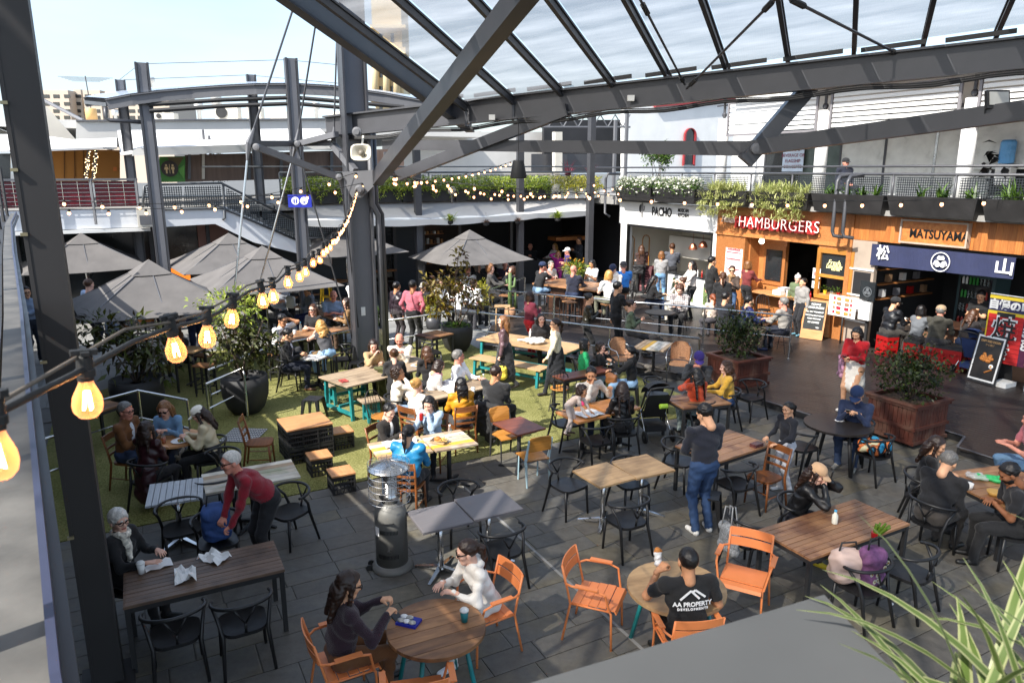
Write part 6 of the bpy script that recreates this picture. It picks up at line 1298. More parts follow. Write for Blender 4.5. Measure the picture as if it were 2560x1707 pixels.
# poles and arched canopy on the far left
PL=[(353,157,21.5,.36),(300,200,24.2,.3),(627,187,25.4,.3),(726,146,22.5,.36)];pol=[]
for i,(x,y,d_,w_)in enumerate(PL):
 p=P(x,y,d_);t=thing('steel_pole',['tall grey steel pole in front of the air conditioner','grey pole behind the front left pole','grey pole behind the ivy pipes','tall grey pole carrying the blue toilets sign'][i],'pole',(p.x,p.y,0),0,'tall grey steel poles');pol.append(t)
 for s in(-1,1):MB().box(R28@Vc(s*w_*.42,0,p.z/2),(w_*.16,w_*.7,p.z),R28).loc('flange',STEEL,t)
 MB().box((0,0,p.z/2),(w_*.68,.05,p.z),R28).loc('web',MCOL,t);MB().box(R28@Vc(0,-w_*.25,p.z/2),(w_*.6,.02,p.z-.02),R28).loc('cover_plate',MCOL,t)
ca=thing('arched_canopy','curved steel framed canopy over the far left of the court','roof',P(600,240,23));arcs=[]
for off,dd_ in((0,0),(-55,2.8)):
 pts=[P(x+off*(1-i/8),y+(-6 if off else 0),d_+dd_)for i,(x,y,d_)in enumerate(((268,262,21.0),(330,250,21.2),(400,241,21.5),(480,234,21.8),(560,228,22.0),(640,224,22.2),(730,223,22.5),(830,228,22.8),(960,246,23.2),(1060,264,23.4)))];arcs.append(pts)
 for p,q in zip(pts,pts[1:]):MB().ibeam(p,q,.12,.28,t=.03).world('arch_beam',STL if off==0 else STEEL,ca)
for i in range(9):b=MB();q=[arcs[0][i],arcs[0][i+1],arcs[1][i+1],arcs[1][i]];b.add([p+Vc(0,0,.17)for p in q],[(0,1,2,3)]);b.world('roof_sheet',glassm('blue_sheet',(.45,.52,.62),.75,.2),ca)
for p,q in zip(arcs[0],arcs[1]):MB().bar(p,q,.06,.1).world('purlin',STEEL,ca)
for dz in(-.45,-.62):MB().tube([P(372,262,21.4)+Vc(0,0,dz+.45),P(560,250,22)+Vc(0,0,dz+.45),P(735,244,22.5)+Vc(0,0,dz+.45),P(1010,268,23.2)+Vc(0,0,dz+.45)],.06,7).world('service_pipe',BKM,ca)
MB().tube([P(264,268,21),P(264,296,21),P(275,301,21),P(356,306,21.4)],.055,8).world('gutter_pipe',STEEL,ca,1)
for i,(x0,y0,d0,x1,y1,d1)in enumerate(((362,160,21.5,716,150,22.5),(310,200,24.2,620,188,25.4),(736,152,22.5,880,166,20),(640,190,25.4,880,212,20),(300,199,24.2,345,164,21.5))):
 t=thing('stay_wire','thin bracing wire %s'%['between the two tall front poles','between the two rear poles','from the sign pole to the main column','from the rear pole to the main column','between the two left poles'][i],'wire',P(x0,y0,d0),0,'bracing wires');MB().tube([P(x0,y0,d0),P(x1,y1,d1)],.008,4).world('wire',STEEL,t)
sg=thing('toilet_sign','blue sign with toilet figures and a down arrow on the grey pole','sign',P(750,503,22.1));BLU=mat('sign_blue',(.012,.022,.30),.4,0,.05,3);MB().box((0,0,0),(.70,.06,.37)).loc('board',BLU,sg)
for s in(-1,1):
 b=MB();b.prism([(s*.13+.115*cos(t),.01+.115*sin(t))for t in LSP(0,6.283,21)[:-1]],0,.006,0,lambda x,y,z:(x,-.032-z,y))
 if s<0:
  for u in(-.035,.035):b.prism([(s*.13+u+.016*cos(t),.075+.016*sin(t))for t in LSP(0,6.283,9)[:-1]],.006,.01,1,lambda x,y,z:(x,-.032-z,y));b.prism([(s*.13+u-.022,.05),(s*.13+u-.022,-.0),(s*.13+u-.012,-.07),(s*.13+u+.012,-.07),(s*.13+u+.022,.0),(s*.13+u+.022,.05)],.006,.01,1,lambda x,y,z:(x,-.032-z,y))
 else:b.prism([(.122,.085),(.138,.085),(.138,-.03),(.17,.0),(.18,-.012),(.13,-.07),(.08,-.012),(.09,.0),(.122,-.03)],.006,.01,1,lambda x,y,z:(x,-.032-z,y))
 b.loc('symbol',[PAPER,BLU],sg)
 # left wing and what stands next to the camera
gl=[(-.10,.75),(-.22,1.6),(-.47,3.93),(-.74,6.5),(-1.3,11.5),(-1.95,17.6),(-2.3,22)]
gu=thing('roof_gutter','long grey metal gutter with a blue lip along the left edge','gutter',az(-.6,5,3.6));GUT=mat('galvanised_sheet',(.12,.115,.105),.6,.2,.4,4,.15,10);LIP=mat('gutter_lip',(.05,.056,.10),.4,.3,.15,4)
for(a0,b0),(a1,b1)in zip(gl,gl[1:]):
 MB().bar(A(a0-.06,b0,3.68),A(a1-.06,b1,3.68),.115,.03).world('trough',GUT,gu);MB().bar(A(a0-.005,b0,3.70),A(a1-.005,b1,3.70),.02,.07).world('lip',LIP,gu);MB().bar(A(a0+.02,b0,3.63),A(a1+.02,b1,3.63),.03,.05).world('lower_lip',STEEL,gu)
lw=thing('left_wing','dark left wing of the building under the gutter with slatted upper screen','building',az(-3,9,0));DW=mat('dark_cladding',(.03,.03,.032),.6,0,.15,1)
for(a0,b0),(a1,b1)in zip(gl,gl[1:]):
 MB().bar(A(a0-2.2,b0,3.5),A(a1-2.2,b1,3.5),4.1,.28).world('floor_slab',DW,lw)
 MB().bar(A(a0-3.2,b0,1.65),A(a1-3.2,b1,1.65),.2,3.3).world('rear_wall',DW,lw)
 for j in range(3,9 if b0>11 else 3):z=3.27-.15*j;MB().bar(A(a0-.17,b0,z),A(a1-.17,b1,z),.03,.075).world('screen_slat',DW,lw)
b=MB();
for i in range(12):f=i/11*6;j=min(int(f),5);u=f-j;a_,b_=gl[j][0]+(gl[j+1][0]-gl[j][0])*u,gl[j][1]+(gl[j+1][1]-gl[j][1])*u;b.bar(A(a_-.2,b_,3.6),A(a_-.2,b_,4.8),.05)
b.world('screen_post',DW,lw)
for i,bb_ in enumerate((13.2,17.2,21.5)):
 t=thing('round_pillar',['pale round pillar behind the gutter by the high stools','pale round pillar deeper under the left wing','pale round pillar at the far end of the left wing'][i],'column',az(-1.95-.05*bb_,bb_,0),0,'pillars of the left wing');MB().tube([(0,0,0),(0,0,3.4)],.16,14).loc('shaft',FAS,t,1)
cl_=thing('front_column','big dark box column on the left beside the gutter','column',az(-.58,7.1,0));CB=mat('column_dark',(.028,.026,.026),.55,.1,.15,1.2)
MB().box((0,0,4.6),(.20,.06,9.2),R28).loc('web',CB,cl_)
for s in(-1,1):MB().box(R28@Vc(s*.115,0,4.6),(.03,.26,9.2),R28).loc('flange',CB,cl_)
MB().box(R28@Vc(0,-.115,4.6),(.2,.02,9.2),R28).loc('face_plate',CB,cl_);MB().box((0,0,.03),(.45,.42,.06),R28).loc('base_plate',CB,cl_)
for z in(1.6,3.2,4.25,4.75,5.25,5.8):MB().box(R28@Vc(-.12,-.14,z),(.05,.03,.025),R28).loc('clip',mat('brass_clip',(.3,.26,.16),.4,.6),cl_)
# grey coping corner and strap-leaved planter right under the camera
cp_=thing('coping_block','blurred smooth grey coping corner closest to the camera','wall',(.3,.9,3.9));MB().prism([(.605,1.255),(-.75,.67),(-.6,.3),(.7,.3)],3.6,3.95,0,lambda x,y,z:(x,y,z)).world('block',mat('coping_grey',(.075,.077,.077),.6,0,.08,3),cp_)
pt=thing('strap_planter','variegated strap leaved plants in a trough beside the grey coping','plant',(.88,.94,3.60));MB().box((.18,-.05,.10),(.85,.5,.2)).loc('trough',BKM,pt);MB().box((.18,-.05,.21),(.8,.45,.02)).loc('soil',SOIL,pt)
rng=RS(14)
def varm():
 m=bpy.data.materials.new('variegated_leaf');m.use_nodes=True;n=m.node_tree.nodes;l=m.node_tree.links;b=n['Principled BSDF'];t=n.new('ShaderNodeTexCoord');s=n.new('ShaderNodeSeparateXYZ');lk(l,t,'UV',s,0);rp=n.new('ShaderNodeValToRGB');e=rp.color_ramp.elements;e[0].color=(.30,.32,.15,1);e[0].position=.16;e[1].position=.26;e[1].color=(.09,.14,.03,1);q=e.new(.74);q.color=(.10,.15,.035,1);q=e.new(.84);q.color=(.30,.32,.15,1);lk(l,s,0,rp,0);lk(l,rp,0,b,'Base Color');sv(b,'Roughness',.4)
 tl=n.new('ShaderNodeBsdfTranslucent');lk(l,rp,0,tl,0);mx=n.new('ShaderNodeMixShader');sv(mx,0,.3);lk(l,b,0,mx,1);lk(l,tl,0,mx,2);l.new(mx.outputs[0],n['Material Output'].inputs[0]);return m
VAR=varm()
for i in range(190):
 a=rng.rand()*6.283;el=.35+1.0*rng.rand();L_=.22+.30*rng.rand();p=ARR((rng.uniform(-.16,.5),rng.uniform(-.2,.15),.2));d=ARR((cos(a)*cos(el),sin(a)*cos(el),sin(el)));sd=ARR((-sin(a),cos(a),0));V=[];k=9;w0=.008+.007*rng.rand()
 for j in range(k):w2=w0*(1-(j/(k-1))**2.5)+.0005;V+=[p-sd*w2,p+sd*w2];p=p+d*L_/(k-1);d=d+ARR((0,0,-.09-.13*rng.rand()*(j/4)));d/=np.linalg.norm(d)
 me=np_mesh('leaf',ARR(V),ARR([(2*j,2*j+1,2*j+3,2*j+2)for j in range(k-1)]),[VAR]);uv=me.uv_layers.new(name='uv')
 for lp in me.loops:uv.data[lp.index].uv=(lp.vertex_index%2,0)
 link('leaf',me,pt)
 # tables
rtab('long dark slatted table with paper bags at the lower left',[(302,1435),(314,1513),(721,1423),(675,1348)],.74,n=9,mats=(W_LONG,))
rtab('slatted teak table with a milk bottle on it, black legs',[(2134,1244),(1897,1325),(2032,1398),(2271,1306)],.74,n=9,mats=(W_RED,),dirn='across')
rtab('small whitewashed slat table left of the bending man',[(366,1209),(370,1266),(516,1240),(502,1194)],.74,n=9,mats=(W_WHITE,),dirn='across',base='chrome')
rtab('peeling painted plank table behind the bending man',[(499,1185),(518,1233),(756,1189),(723,1147)],.74,n=6,mats=(DIST[0],DIST[1],DIST[5],DIST[2]),base='ped')
rtab('pale square table top on a chrome foot, left of the joined pair',[(1426,1176),(1506,1216),(1591,1193),(1516,1154)],.74,n=1,mats=(W_PALE,),base='chrome')
rtab('pale square table top on a chrome foot, right of the joined pair',[(1520,1153),(1596,1195),(1685,1174),(1620,1133)],.745,n=1,mats=(W_PALE,),base='chrome')
rtab('grey laminate table on a chrome foot nearer the patio heater',[(1018,1278),(1056,1331),(1184,1304),(1137,1251)],.74,n=1,mats=(GTOP,),base='chrome')
rtab('grey laminate table with a raw timber edge, right of its pair',[(1137,1247),(1184,1299),(1304,1272),(1256,1220)],.755,n=1,mats=(GTOP,),base='chrome',name='table')
rtab('reddish plank table beside the man in the navy jumper',[(1680,1117),(1800,1150),(1937,1110),(1815,1072)],.74,n=5,mats=(W_RED,))
rtab('orange timber square table under the white sheet of paper',[(1391,1027),(1443,1056),(1520,1038),(1475,1010)],.74,n=1,mats=(W_OR,),base='ped',thick=.04)
rtab('orange timber square table against the woman in black leather',[(1474,1006),(1522,1035),(1598,1018),(1545,992)],.745,n=1,mats=(W_OR,),base='ped',thick=.04)
rtab('narrow mahogany bench table beside the girl in green',[(1383,938),(1409,950),(1535,924),(1503,914)],.74,n=2,mats=(W_MAH,))
rtab('brown plank table in front of the woman in orange',[(1618,971),(1679,999),(1775,976),(1709,953)],.74,n=5,mats=(W_RED,))
rtab('multicoloured plank table between the rattan chairs',[(1582,868),(1659,877),(1688,857),(1613,848)],.74,n=7,mats=(DIST[1],DIST[4],DIST[0],DIST[2]),dirn='long',base='ped')
rtab('long teal legged plank table at the column with a red book',[(810,941),(853,967),(1096,914),(1040,884)],.74,n=5,mats=(W_GREY,),base='teal',group='teal legged picnic tables')
rtab('long teal legged plank table behind the walking women',[(1245,828),(1191,849),(1432,883),(1452,861)],.74,n=6,mats=(W_PALE,),dirn='long',base='teal',group='teal legged picnic tables')
rtab('plain white table in front of the man in the dark suit',[(765,894),(780,901),(831,884),(798,873)],.74,n=1,mats=(mat('white_laminate',(.68,.66,.62),.5,0,.04,3),),base='ped')
rtab('high plank table where the man in the white tee leans',[(677,840),(704,853),(855,826),(815,812)],.95,n=4,mats=(W_RED,),base='bar',group='high tables')
rtab('high dark table between the bald man and the woman in fur',[(800,776),(822,805),(888,797),(850,768)],.95,n=4,mats=(W_TEAK,),base='bar',group='high tables')
rtab('high bench table with a laptop under the rear umbrella',[(745,712),(752,722),(862,702),(850,694)],1.0,n=2,mats=(W_TEAK,),base='bar',group='high tables')
rtab('heavy timber bar table with a vase of billy buttons',[(1365,702),(1463,732),(1520,717),(1426,691)],1.02,DZ,n=5,mats=(W_RED,),base='slab',group='high tables',thick=.06)
rtab('dark high table below the right umbrella with drinks',[(1183,705),(1235,718),(1268,708),(1214,698)],.95,n=4,mats=(W_DARK,),base='bar',group='high tables')
rtab('small two tone table on splayed grey legs by the big pot',[(1041,835),(1076,847),(1131,833),(1095,824)],.74,n=3,mats=(W_DARK,W_TEAK,W_TEAK),dirn='across',base='legs')
t29=rtab('peeling yellow edged plank table with a burger and bottle',[(1057,1088),(1083,1128),(1194,1109),(1152,1071)],.74,n=6,mats=(DIST[3],DIST[0],DIST[5],DIST[4]),base='ped')
rtab('sunlit plank table with open white papers left of the burger',[(923,1107),(944,1150),(1078,1128),(1050,1086)],.74,n=6,mats=(DIST[1],DIST[4],DIST[0]),base='ped')
rtab('crowded plank table with white cloth in the middle of the turf',[(1010,985),(1030,1010),(1245,962),(1200,942)],.74,n=4,mats=(W_GREY,),base='legs')
rtab('dull maroon square table on a black cross foot',[(1231,1055),(1294,1088),(1361,1069),(1305,1040)],.74,n=1,mats=(W_MAH,),base='ped')
rtab('dark slatted table behind the front column at the rail',[(150,1025),(205,1043),(310,1008),(250,996)],.74,n=7,mats=(W_TEAK,))
rtab('plank table cut by the right edge with phones and bags',[(2387,1183),(2454,1270),(2640,1240),(2570,1160)],.74,n=6,mats=(W_RED,))
rtab('high weathered table by the yellow bin stools on the turf',[(448,876),(462,884),(505,871),(480,858)],.95,n=4,mats=(W_PALE,),base='bar',group='high tables')
rtab('second high weathered table at the far left shade',[(330,780),(345,795),(420,785),(400,770)],.95,n=4,mats=(W_PALE,),base='bar',group='high tables')
rtab('long low table under the round stalls of the left wing',[(50,780),(50,790),(80,786),(80,776)],1.0,n=2,mats=(W_PALE,),base='bar',group='high tables')
rtab('white cafe table behind the bar table in full sun',[(1235,660),(1245,672),(1290,668),(1275,657)],.74,n=1,mats=(WHP,),base='ped')
rtab('white cafe table before the man in the purple shirt',[(1322,648),(1335,660),(1372,655),(1358,644)],.74,n=1,mats=(WHP,),base='ped')
rtab('dark high table right behind the umbrella pole',[(1130,735),(1155,750),(1205,740),(1180,728)],.74,n=4,mats=(W_DARK,))
tr_,orr=round_table('round plank table with oysters and a teal coffee cup',1091,1566,.445,n=6,ang=.45)
tb_,orb=round_table('round pale table of the man in the black printed tee',1691,1465,.485,n=1,m=W_PALE,ang=.3)
tk_,ork=round_table('big round black table beside the boxed shrub',2096,1059,.53,n=1,m=mat('black_laminate',(.022,.018,.016),.35,0,.2,3),base='blk')
tl_,orl=round_table('round timber cafe table of the group of four on the left',437,1094,.40,n=5,m=W_PLY,base='ped')
round_table('small round black table before the plaid shirt',1650,780,.42,.74,DZ,1,BLACK,base='ped')
round_table('small round black table with plates by the hamburger stall',1905,797,.38,.74,DZ,1,BLACK,base='ped')
round_table('small round black table with food of the woman in black',1628,740,.34,.74,DZ,1,BLACK,base='ped')
# benches
def bench(label,corners,z=.45,n=3,m=W_GREY):
 return rtab(label,corners,z,n=n,mats=(m,),base='teal',group='teal legged benches',name='bench',cat='bench')
bench('teal legged bench in front of the column table',[(898,995),(902,1008),(958,1000),(950,985)]);bench('teal legged bench behind the column table',[(812,958),(822,966),(930,945),(915,935)]);bench('teal legged bench before the walking women',[(1195,884),(1178,894),(1358,928),(1370,914)],m=W_PALE);bench('teal legged bench of the woman seated in black',[(1275,850),(1262,857),(1400,872),(1410,864)],m=W_PALE)
# chairs
PC=chair_proto('dining_chair','x','chair',wishbone,'black wishbone chairs');used={}
def put(proto,px,py,brg,label,group,z=0.0,sz=.45):
 p=G(px,py,z+sz);key=proto.name
 if key not in used:used[key]=1;o=proto;o.location=(p.x,p.y,z);o.rotation_euler=(0,0,-rad(brg));o['label']=label;o['group']=group;return o
 return dup(proto,(p.x,p.y,z),brg,label,group)
WG='black wishbone chairs'
for px,py,bg_,lb in((455,1319,150,'black wishbone chair beside the whitewashed slat table'),(723,1277,215,'black wishbone chair right of the bending man'),(440,1580,-28,'black wishbone chair pushed to the long dark table, the left one'),(608,1551,-28,'black wishbone chair pushed to the long dark table, the right one'),(545,1350,152,'black wishbone chair holding the blue backpack'),(545,1240,-28,'black wishbone chair half hidden behind the bending man'),(555,1180,200,'black wishbone chair tucked behind the peeling table'),(1420,1210,140,'black wishbone chair at the left end of the pale table pair'),(1566,1298,-28,'black wishbone chair in front of the pale table pair'),(1575,1203,152,'black wishbone chair behind the pale table pair'),(1252,1371,-28,'black wishbone chair in front of the grey laminate pair'),(1150,1270,152,'black wishbone chair behind the grey laminate pair'),(2154,1459,-28,'black wishbone chair loaded with a floral backpack and pink bag'),(2272,1428,-35,'empty black wishbone chair beside the bag laden one'),(1872,1345,62,'black wishbone chair with the grey tote on its back'),(1955,1300,152,'black wishbone chair of the woman in the beige cap'),(1840,1208,-28,'black wishbone chair next to the timber chair, behind jeans man'),(2335,1300,55,'black wishbone chair of the man in the black fleece'),(2285,1228,110,'empty black wishbone chair left of the long haired woman'),(2470,1150,110,'black wishbone chair of the person in the pink tee'),(2565,1340,-80,'black wishbone chair of the bearded man at the right edge'),(2184,1132,-28,'black wishbone chair with a colourful bag at the black round table'),(2205,1040,215,'black wishbone chair of the man in the blue cap'),(2002,1115,62,'black wishbone chair behind the girl with a ponytail'),(1876,992,242,'empty black wishbone chair beside the boxed shrub, left one'),(1822,1027,-70,'black wishbone chair of the woman in yellow'),(1745,1040,-15,'black wishbone chair of the woman in orange'),(1694,1150,120,'black wishbone chair left of the man in the navy jumper'),(1414,1056,62,'black wishbone chair with the toddler standing on it'),(1490,1100,-28,'black wishbone chair in front of the orange tables'),(1572,1087,-25,'black wishbone chair of the woman in black leather'),(1640,985,120,'black wishbone chair behind the folded stroller'),(1655,925,150,'black wishbone chair of the man in the purple cap'),(692,930,85,'black wishbone chair of the man in the dark suit'),(855,896,250,'black wishbone chair with a thin hoop by the white table'),(1078,880,60,'black wishbone chair under the splayed leg table'),(500,1155,-95,'black wishbone chair of the woman in the white cap'),(325,1170,15,'black wishbone chair of the woman in maroon leather')):
 put(PC,px,py,bg_,lb,WG)
OC=chair_proto('orange_armchair','x','armchair',orange_chair,'orange metal armchairs')
for px,py,bg_,lb in((1493,1488,112,'empty orange slatted armchair between the two round tables'),(1860,1442,208,'empty orange slatted armchair behind the man in the printed tee'),(1257,1500,245,'orange slatted armchair of the woman in the white hoodie'),(800,1655,62,'orange slatted armchair of the woman in purple'),(1690,1590,-8,'orange slatted armchair of the man in the printed tee'),(1045,1745,-12,'orange slatted armchair cut by the lower edge below the oyster table')):put(OC,px,py,bg_,lb,'orange metal armchairs')
CC=chair_proto('timber_chair','x','chair',cafe_chair,'brown timber cafe chairs')
for px,py,bg_,lb in((648,1104,80,'brown timber chair alone on the turf by the crates'),(1040,1222,-20,'brown timber ladder back chair of the woman in the blue puffer'),(1152,1055,-15,'brown timber ladder back chair of the woman in mustard'),(1915,1190,238,'brown timber ladder back chair near the tote bag'),(1010,1115,200,'brown timber chair of the girl with the red can'),(225,1170,80,'brown timber chair behind the man in the brown jacket'),(935,1085,110,'brown timber chair of the boy in the dark jacket'),(975,1060,30,'brown timber chair under the blonde bun')):put(CC,px,py,bg_,lb,'brown timber cafe chairs')
PLY=chair_proto('plywood_chair','x','chair',lambda t:ply_chair(t,BKM),'bent plywood chairs');put(PLY,1264,1083,152,'bent plywood chair on black legs behind the maroon table','bent plywood chairs')
PL2=chair_proto('plywood_chair','bent plywood chair on pale blue legs before the maroon table','chair',lambda t:ply_chair(t,mat('pale_blue_paint',(.32,.46,.52),.45,0,.1,5)),'bent plywood chairs');p=G(1332,1137,.45);PL2.location=(p.x,p.y,0);PL2.rotation_euler=(0,0,-rad(-25))
RC=chair_proto('rattan_armchair','x','armchair',rattan_chair,'rattan armchairs');put(RC,1553,893,150,'rattan armchair with chrome arms left of the coloured table','rattan armchairs');put(RC,1698,905,200,'rattan armchair with chrome arms by the boxed shrub','rattan armchairs')
WC=chair_proto('wire_chair','x','chair',wire_chair,'black wire cafe chairs')
for px,py,bg_,z,lb in((1688,775,200,DZ,'black wire chair behind the plaid shirt man'),(1580,795,60,DZ,'black wire chair left of the small round table'),(1722,740,240,DZ,'black wire chair of the woman in cream'),(1600,730,100,DZ,'black wire chair with a dark coat on it'),(1985,808,-60,DZ,'black wire chair of the man in the grey sweater'),(1875,805,80,DZ,'black wire chair of the man in the navy puffer'),(1785,775,70,DZ,'black wire chair of the red haired woman'),(1815,785,10,DZ,'black wire chair behind the shrub branches'),(1910,775,180,DZ,'black wire chair on the far side of the plates'),(1035,755,190,0,'black wire chair behind the bronze tree'),(965,745,160,0,'black wire chair beside the pink jumper'),(1140,730,200,0,'black wire chair near the umbrella pole')):put(WC,px,py,bg_,lb,'black wire cafe chairs',z)
WT=chair_proto('hoop_chair','x','chair',lambda t:wire_chair(t,W_BENT),'hoop back chairs with timber seats');put(WT,1400,970,10,'thin hoop back chair with a timber seat at the mahogany table','hoop back chairs with timber seats');put(WT,955,1040,120,'thin hoop back chair behind the boy in the dark jacket','hoop back chairs with timber seats');put(WT,1465,940,200,'thin hoop back chair under the girl in green','hoop back chairs with timber seats')
MS=chair_proto('metal_stool','x','stool',metal_stool,'low metal stools')
for px,py,bg_,lb in((783,995,10,'black metal stool between the pot and the teal table'),(888,878,20,'low metal stool nearer the man column table'),(892,905,0,'low metal stool beside the thin hoop chair'),(1770,1235,20,'low black stool under the reddish table'),(1590,965,0,'low black stool of the woman in the black hoodie')):put(MS,px,py,bg_,lb,'low metal stools')
YS=chair_proto('yellow_stool','bright yellow metal bar stool under the laptop table','stool',lambda t:metal_stool(t,.68,mat('yellow_paint',(.75,.48,.02),.4,0,.05,5)),None);p=G(815,712,.68);YS.location=(p.x,p.y,0)
BS=chair_proto('bar_stool','x','bar stool',bar_stool,'timber topped bar stools')
for px,py,bg_,z,lb in((510,910,10,0,'timber topped bar stool standing alone by the railing gate'),(505,886,20,0,'timber topped bar stool behind the lone one'),(905,803,20,0,'timber topped bar stool of the woman in fur'),(780,734,30,0,'timber topped bar stool below the laptop'),(730,742,20,0,'timber topped bar stool with the paper bag'),(830,752,20,0,'timber topped bar stool in front of the yellow one'),(770,872,10,0,'timber topped bar stool of the blonde in the grey vest'),(1385,738,62,DZ,'timber topped bar stool at the near left of the bar table'),(1350,737,62,DZ,'timber topped bar stool of the man in jean shorts'),(1405,748,62,DZ,'timber topped bar stool of the man in navy'),(1424,753,62,DZ,'timber topped bar stool right of the man in navy'),(1510,765,-40,DZ,'timber topped bar stool of the man in the white tee'),(1545,745,-60,DZ,'timber topped bar stool of the man in blue'),(1470,700,200,DZ,'timber topped bar stool of the woman texting'),(1265,737,20,0,'timber topped bar stool left of the cactus'),(1160,755,20,0,'dark topped bar stool near the umbrella pole'),(55,805,60,0,'timber topped bar stool under the left wing'),(430,745,20,0,'timber topped bar stool behind the wine barrel'),(560,760,20,0,'timber topped bar stool under the middle umbrellas'),(615,770,20,0,'timber topped bar stool right under the middle umbrellas')):put(BS,px,py,bg_,lb,'timber topped bar stools',z,.72)
TS=chair_proto('timber_stool','pale slatted timber stool at the rail end by the cactus','stool',timber_stool,None);p=G(1256,765,.72+DZ);TS.location=(p.x,p.y,DZ)
# milk crates
def crate_seat(label,px,py,z,brg=62):
 p=G(px,py,z);t=thing('crate_stool',label,'stool',(p.x,p.y,0),brg,'stools made of a black milk crate');o=link('crate',CR_BLK,t);piece('seat_board',t,(0,0,z-.01),(.36,.36,.025),W_PLY);o.scale=(1,1,(z-.025)/.29)
for lb,x,y in(('black milk crate stool touching the big crate table',853,1073),('black milk crate stool in the middle of the three',797,1135),('black milk crate stool nearest the stone floor, sunlit top',852,1176)):crate_seat(lb,x,y,.32)
o_,ex,ey=frame_rect([(693,1046),(716,1078),(830,1057),(804,1028)],.62);t=thing('crate_table','table built of eight black milk crates under a plywood board','table',(o_.x,o_.y,0));t.rotation_euler=(0,0,math.atan2(ex.y,ex.x));piece('table_board',t,(0,0,.61),(ex.length,ey.length,.025),W_PLY)
for i in range(3):
 for j in range(2):
  for k in range(2):o=link('crate',CR_BLK,t);o.location=((i-1)*min(.345,ex.length/3.05),(j-.5)*min(.36,ey.length/2.05),k*.297);o.scale=(min(1,ex.length/3.05/.34),min(1,ey.length/2.05/.34),1)
for i,(x,y)in enumerate(((2221,838),(2290,850),(2343,858),(2396,874))):
 p=G(x,y,DZ+.51);t=thing('crate_stool',['red drink crate seat of the man in the black puffer','red drink crate seat of the woman in grey','red drink crate seat of the man in the olive hoodie','red drink crate seat behind the blue stroller'][i],'stool',(p.x,p.y,DZ),62,'seats of stacked red drink crates')
 for k in range(2):o=link('crate',CR_RED,t);o.location=(0,0,k*.252)
 MB().box((0,0,.53),(.42,.33,.06)).loc('cushion',BKM,t)
 if i==2:
  for k in range(2):o=link('crate',CR_RED,t);o.location=(.42,0,k*.252)
  MB().box((.42,0,.53),(.42,.33,.06)).loc('cushion',BKM,t)
  # umbrellas
umbrella('grey market umbrella beside the front column, striped with shadow, rear one',203,588,2.85,1.63,CT+.10,0.89);umbrella('grey market umbrella nearest on the left, striped shadow on its corner',372,656,2.75,1.56,CT+.12,0.93);umbrella('grey market umbrella under the white stair',572,588,2.85,1.63,CT+.1,0.87);umbrella('grey market umbrella behind the near tree, right of the stay rods',656,621,2.75,1.63,CT+.05,0.89);umbrella('grey market umbrella against the main column',862,566,2.85,1.63,CT+.1,0.82);umbrella('grey market umbrella right of the main column, before the dark shops',1174,579,2.65,1.60,CT+.14,0.93)
# rails, ramp
def handrail(label,pts,z0s,h=1.0,posts=4,mid=True,group='stainless handrails'):
 pts=[Vector(p)for p in pts];t=thing('handrail',label,'handrail',pts[0].to_tuple()[:2]+(z0s,),0,group);up=Vc(0,0,1);MB().tube([p+up*(h-0)for p in pts],.024,8).world('top_rail',STAIN,t,1)
 if mid:MB().tube([p+up*.5*h for p in pts],.017,7).world('mid_rail',STAIN,t,1)
 for p,q in zip(pts,pts[1:]):
  n=max(1,round((q-p).length/(posts)))
  for i in range(n+1):
   if i==n and q is not pts[-1]:continue
   s=p+(q-p)*(i/n);MB().tube([s,s+up*h],.022,8).lathe([(.05,0),(.05,.012)],s,8).world('post',STAIN,t)
 return t
r1=[G(1312,694,1.25),G(1223,724,1.25),G(1981,789,1.25)];handrail('stainless handrail along the deck edge above the ramp',[Vc(p.x,p.y,DZ)for p in r1],DZ,1.1,2.0)
q=[G(x,y,1.0)for x,y in((957,803),(1152,776),(1749,846))];handrail('stainless handrail on the court side of the ramp behind the teal table',[Vc(p.x,p.y,0)for p in q],0,1.0,2.4)
q=[G(x,y,1.0)for x,y in((520,925),(690,862),(900,822))];handrail('stainless handrail from the pot past the man in the suit to the column',[Vc(p.x,p.y,0)for p in q],0,1.0,2.2)
q=[G(x,y,1.0)for x,y in((190,1018),(345,976),(468,1000))];handrail('stainless handrail around the pot behind the group of four',[Vc(p.x,p.y,0)for p in q],0,1.0,2.0)
q=[G(x,y,.95)for x,y in((515,960),(608,918),(610,935))];handrail('stainless gate rail with a drop loop at the pot',[Vc(p.x,p.y,0)for p in q],0,.95,1.2)
q=[G(x,y,1.0)for x,y in((985,648),(1060,663))];handrail('short stainless handrail by the white pots under the awning',[Vc(p.x,p.y,0)for p in q],0,1.0,2.0)
q=[G(x,y,1.1)for x,y in((90,1085),(140,1072))];handrail('stub of grey rail behind the front column',[Vc(p.x,p.y,0)for p in q],0,1.0,1.0)
rp_=polyc('ramp',[toab(Vc(p.x,p.y,0))for p in(G(1240,826,.05),G(1730,915,.05),G(1900,905,.15),G(1260,800,.15))],-.01,.07,BKM)
tac=thing('tactile_paving','grey mat of pale tactile studs on the turf behind the timber chair','paving',G(610,1085));o_,ex,ey=frame_rect([(585,1062),(545,1110),(635,1098),(672,1078)],.03);MB().add([o_-ex/2-ey/2,o_+ex/2-ey/2,o_+ex/2+ey/2,o_-ex/2+ey/2],[(0,1,2,3)]).world('mat_sheet',STL,tac);b=MB()
for i in range(14):
 for j in range(8):b.lathe([(.018,0),(.014,.006)],o_+ex*((i+.5)/14-.5)+ey*((j+.5)/8-.5),6)
b.world('stud',WHP,tac)['kind']='stuff'
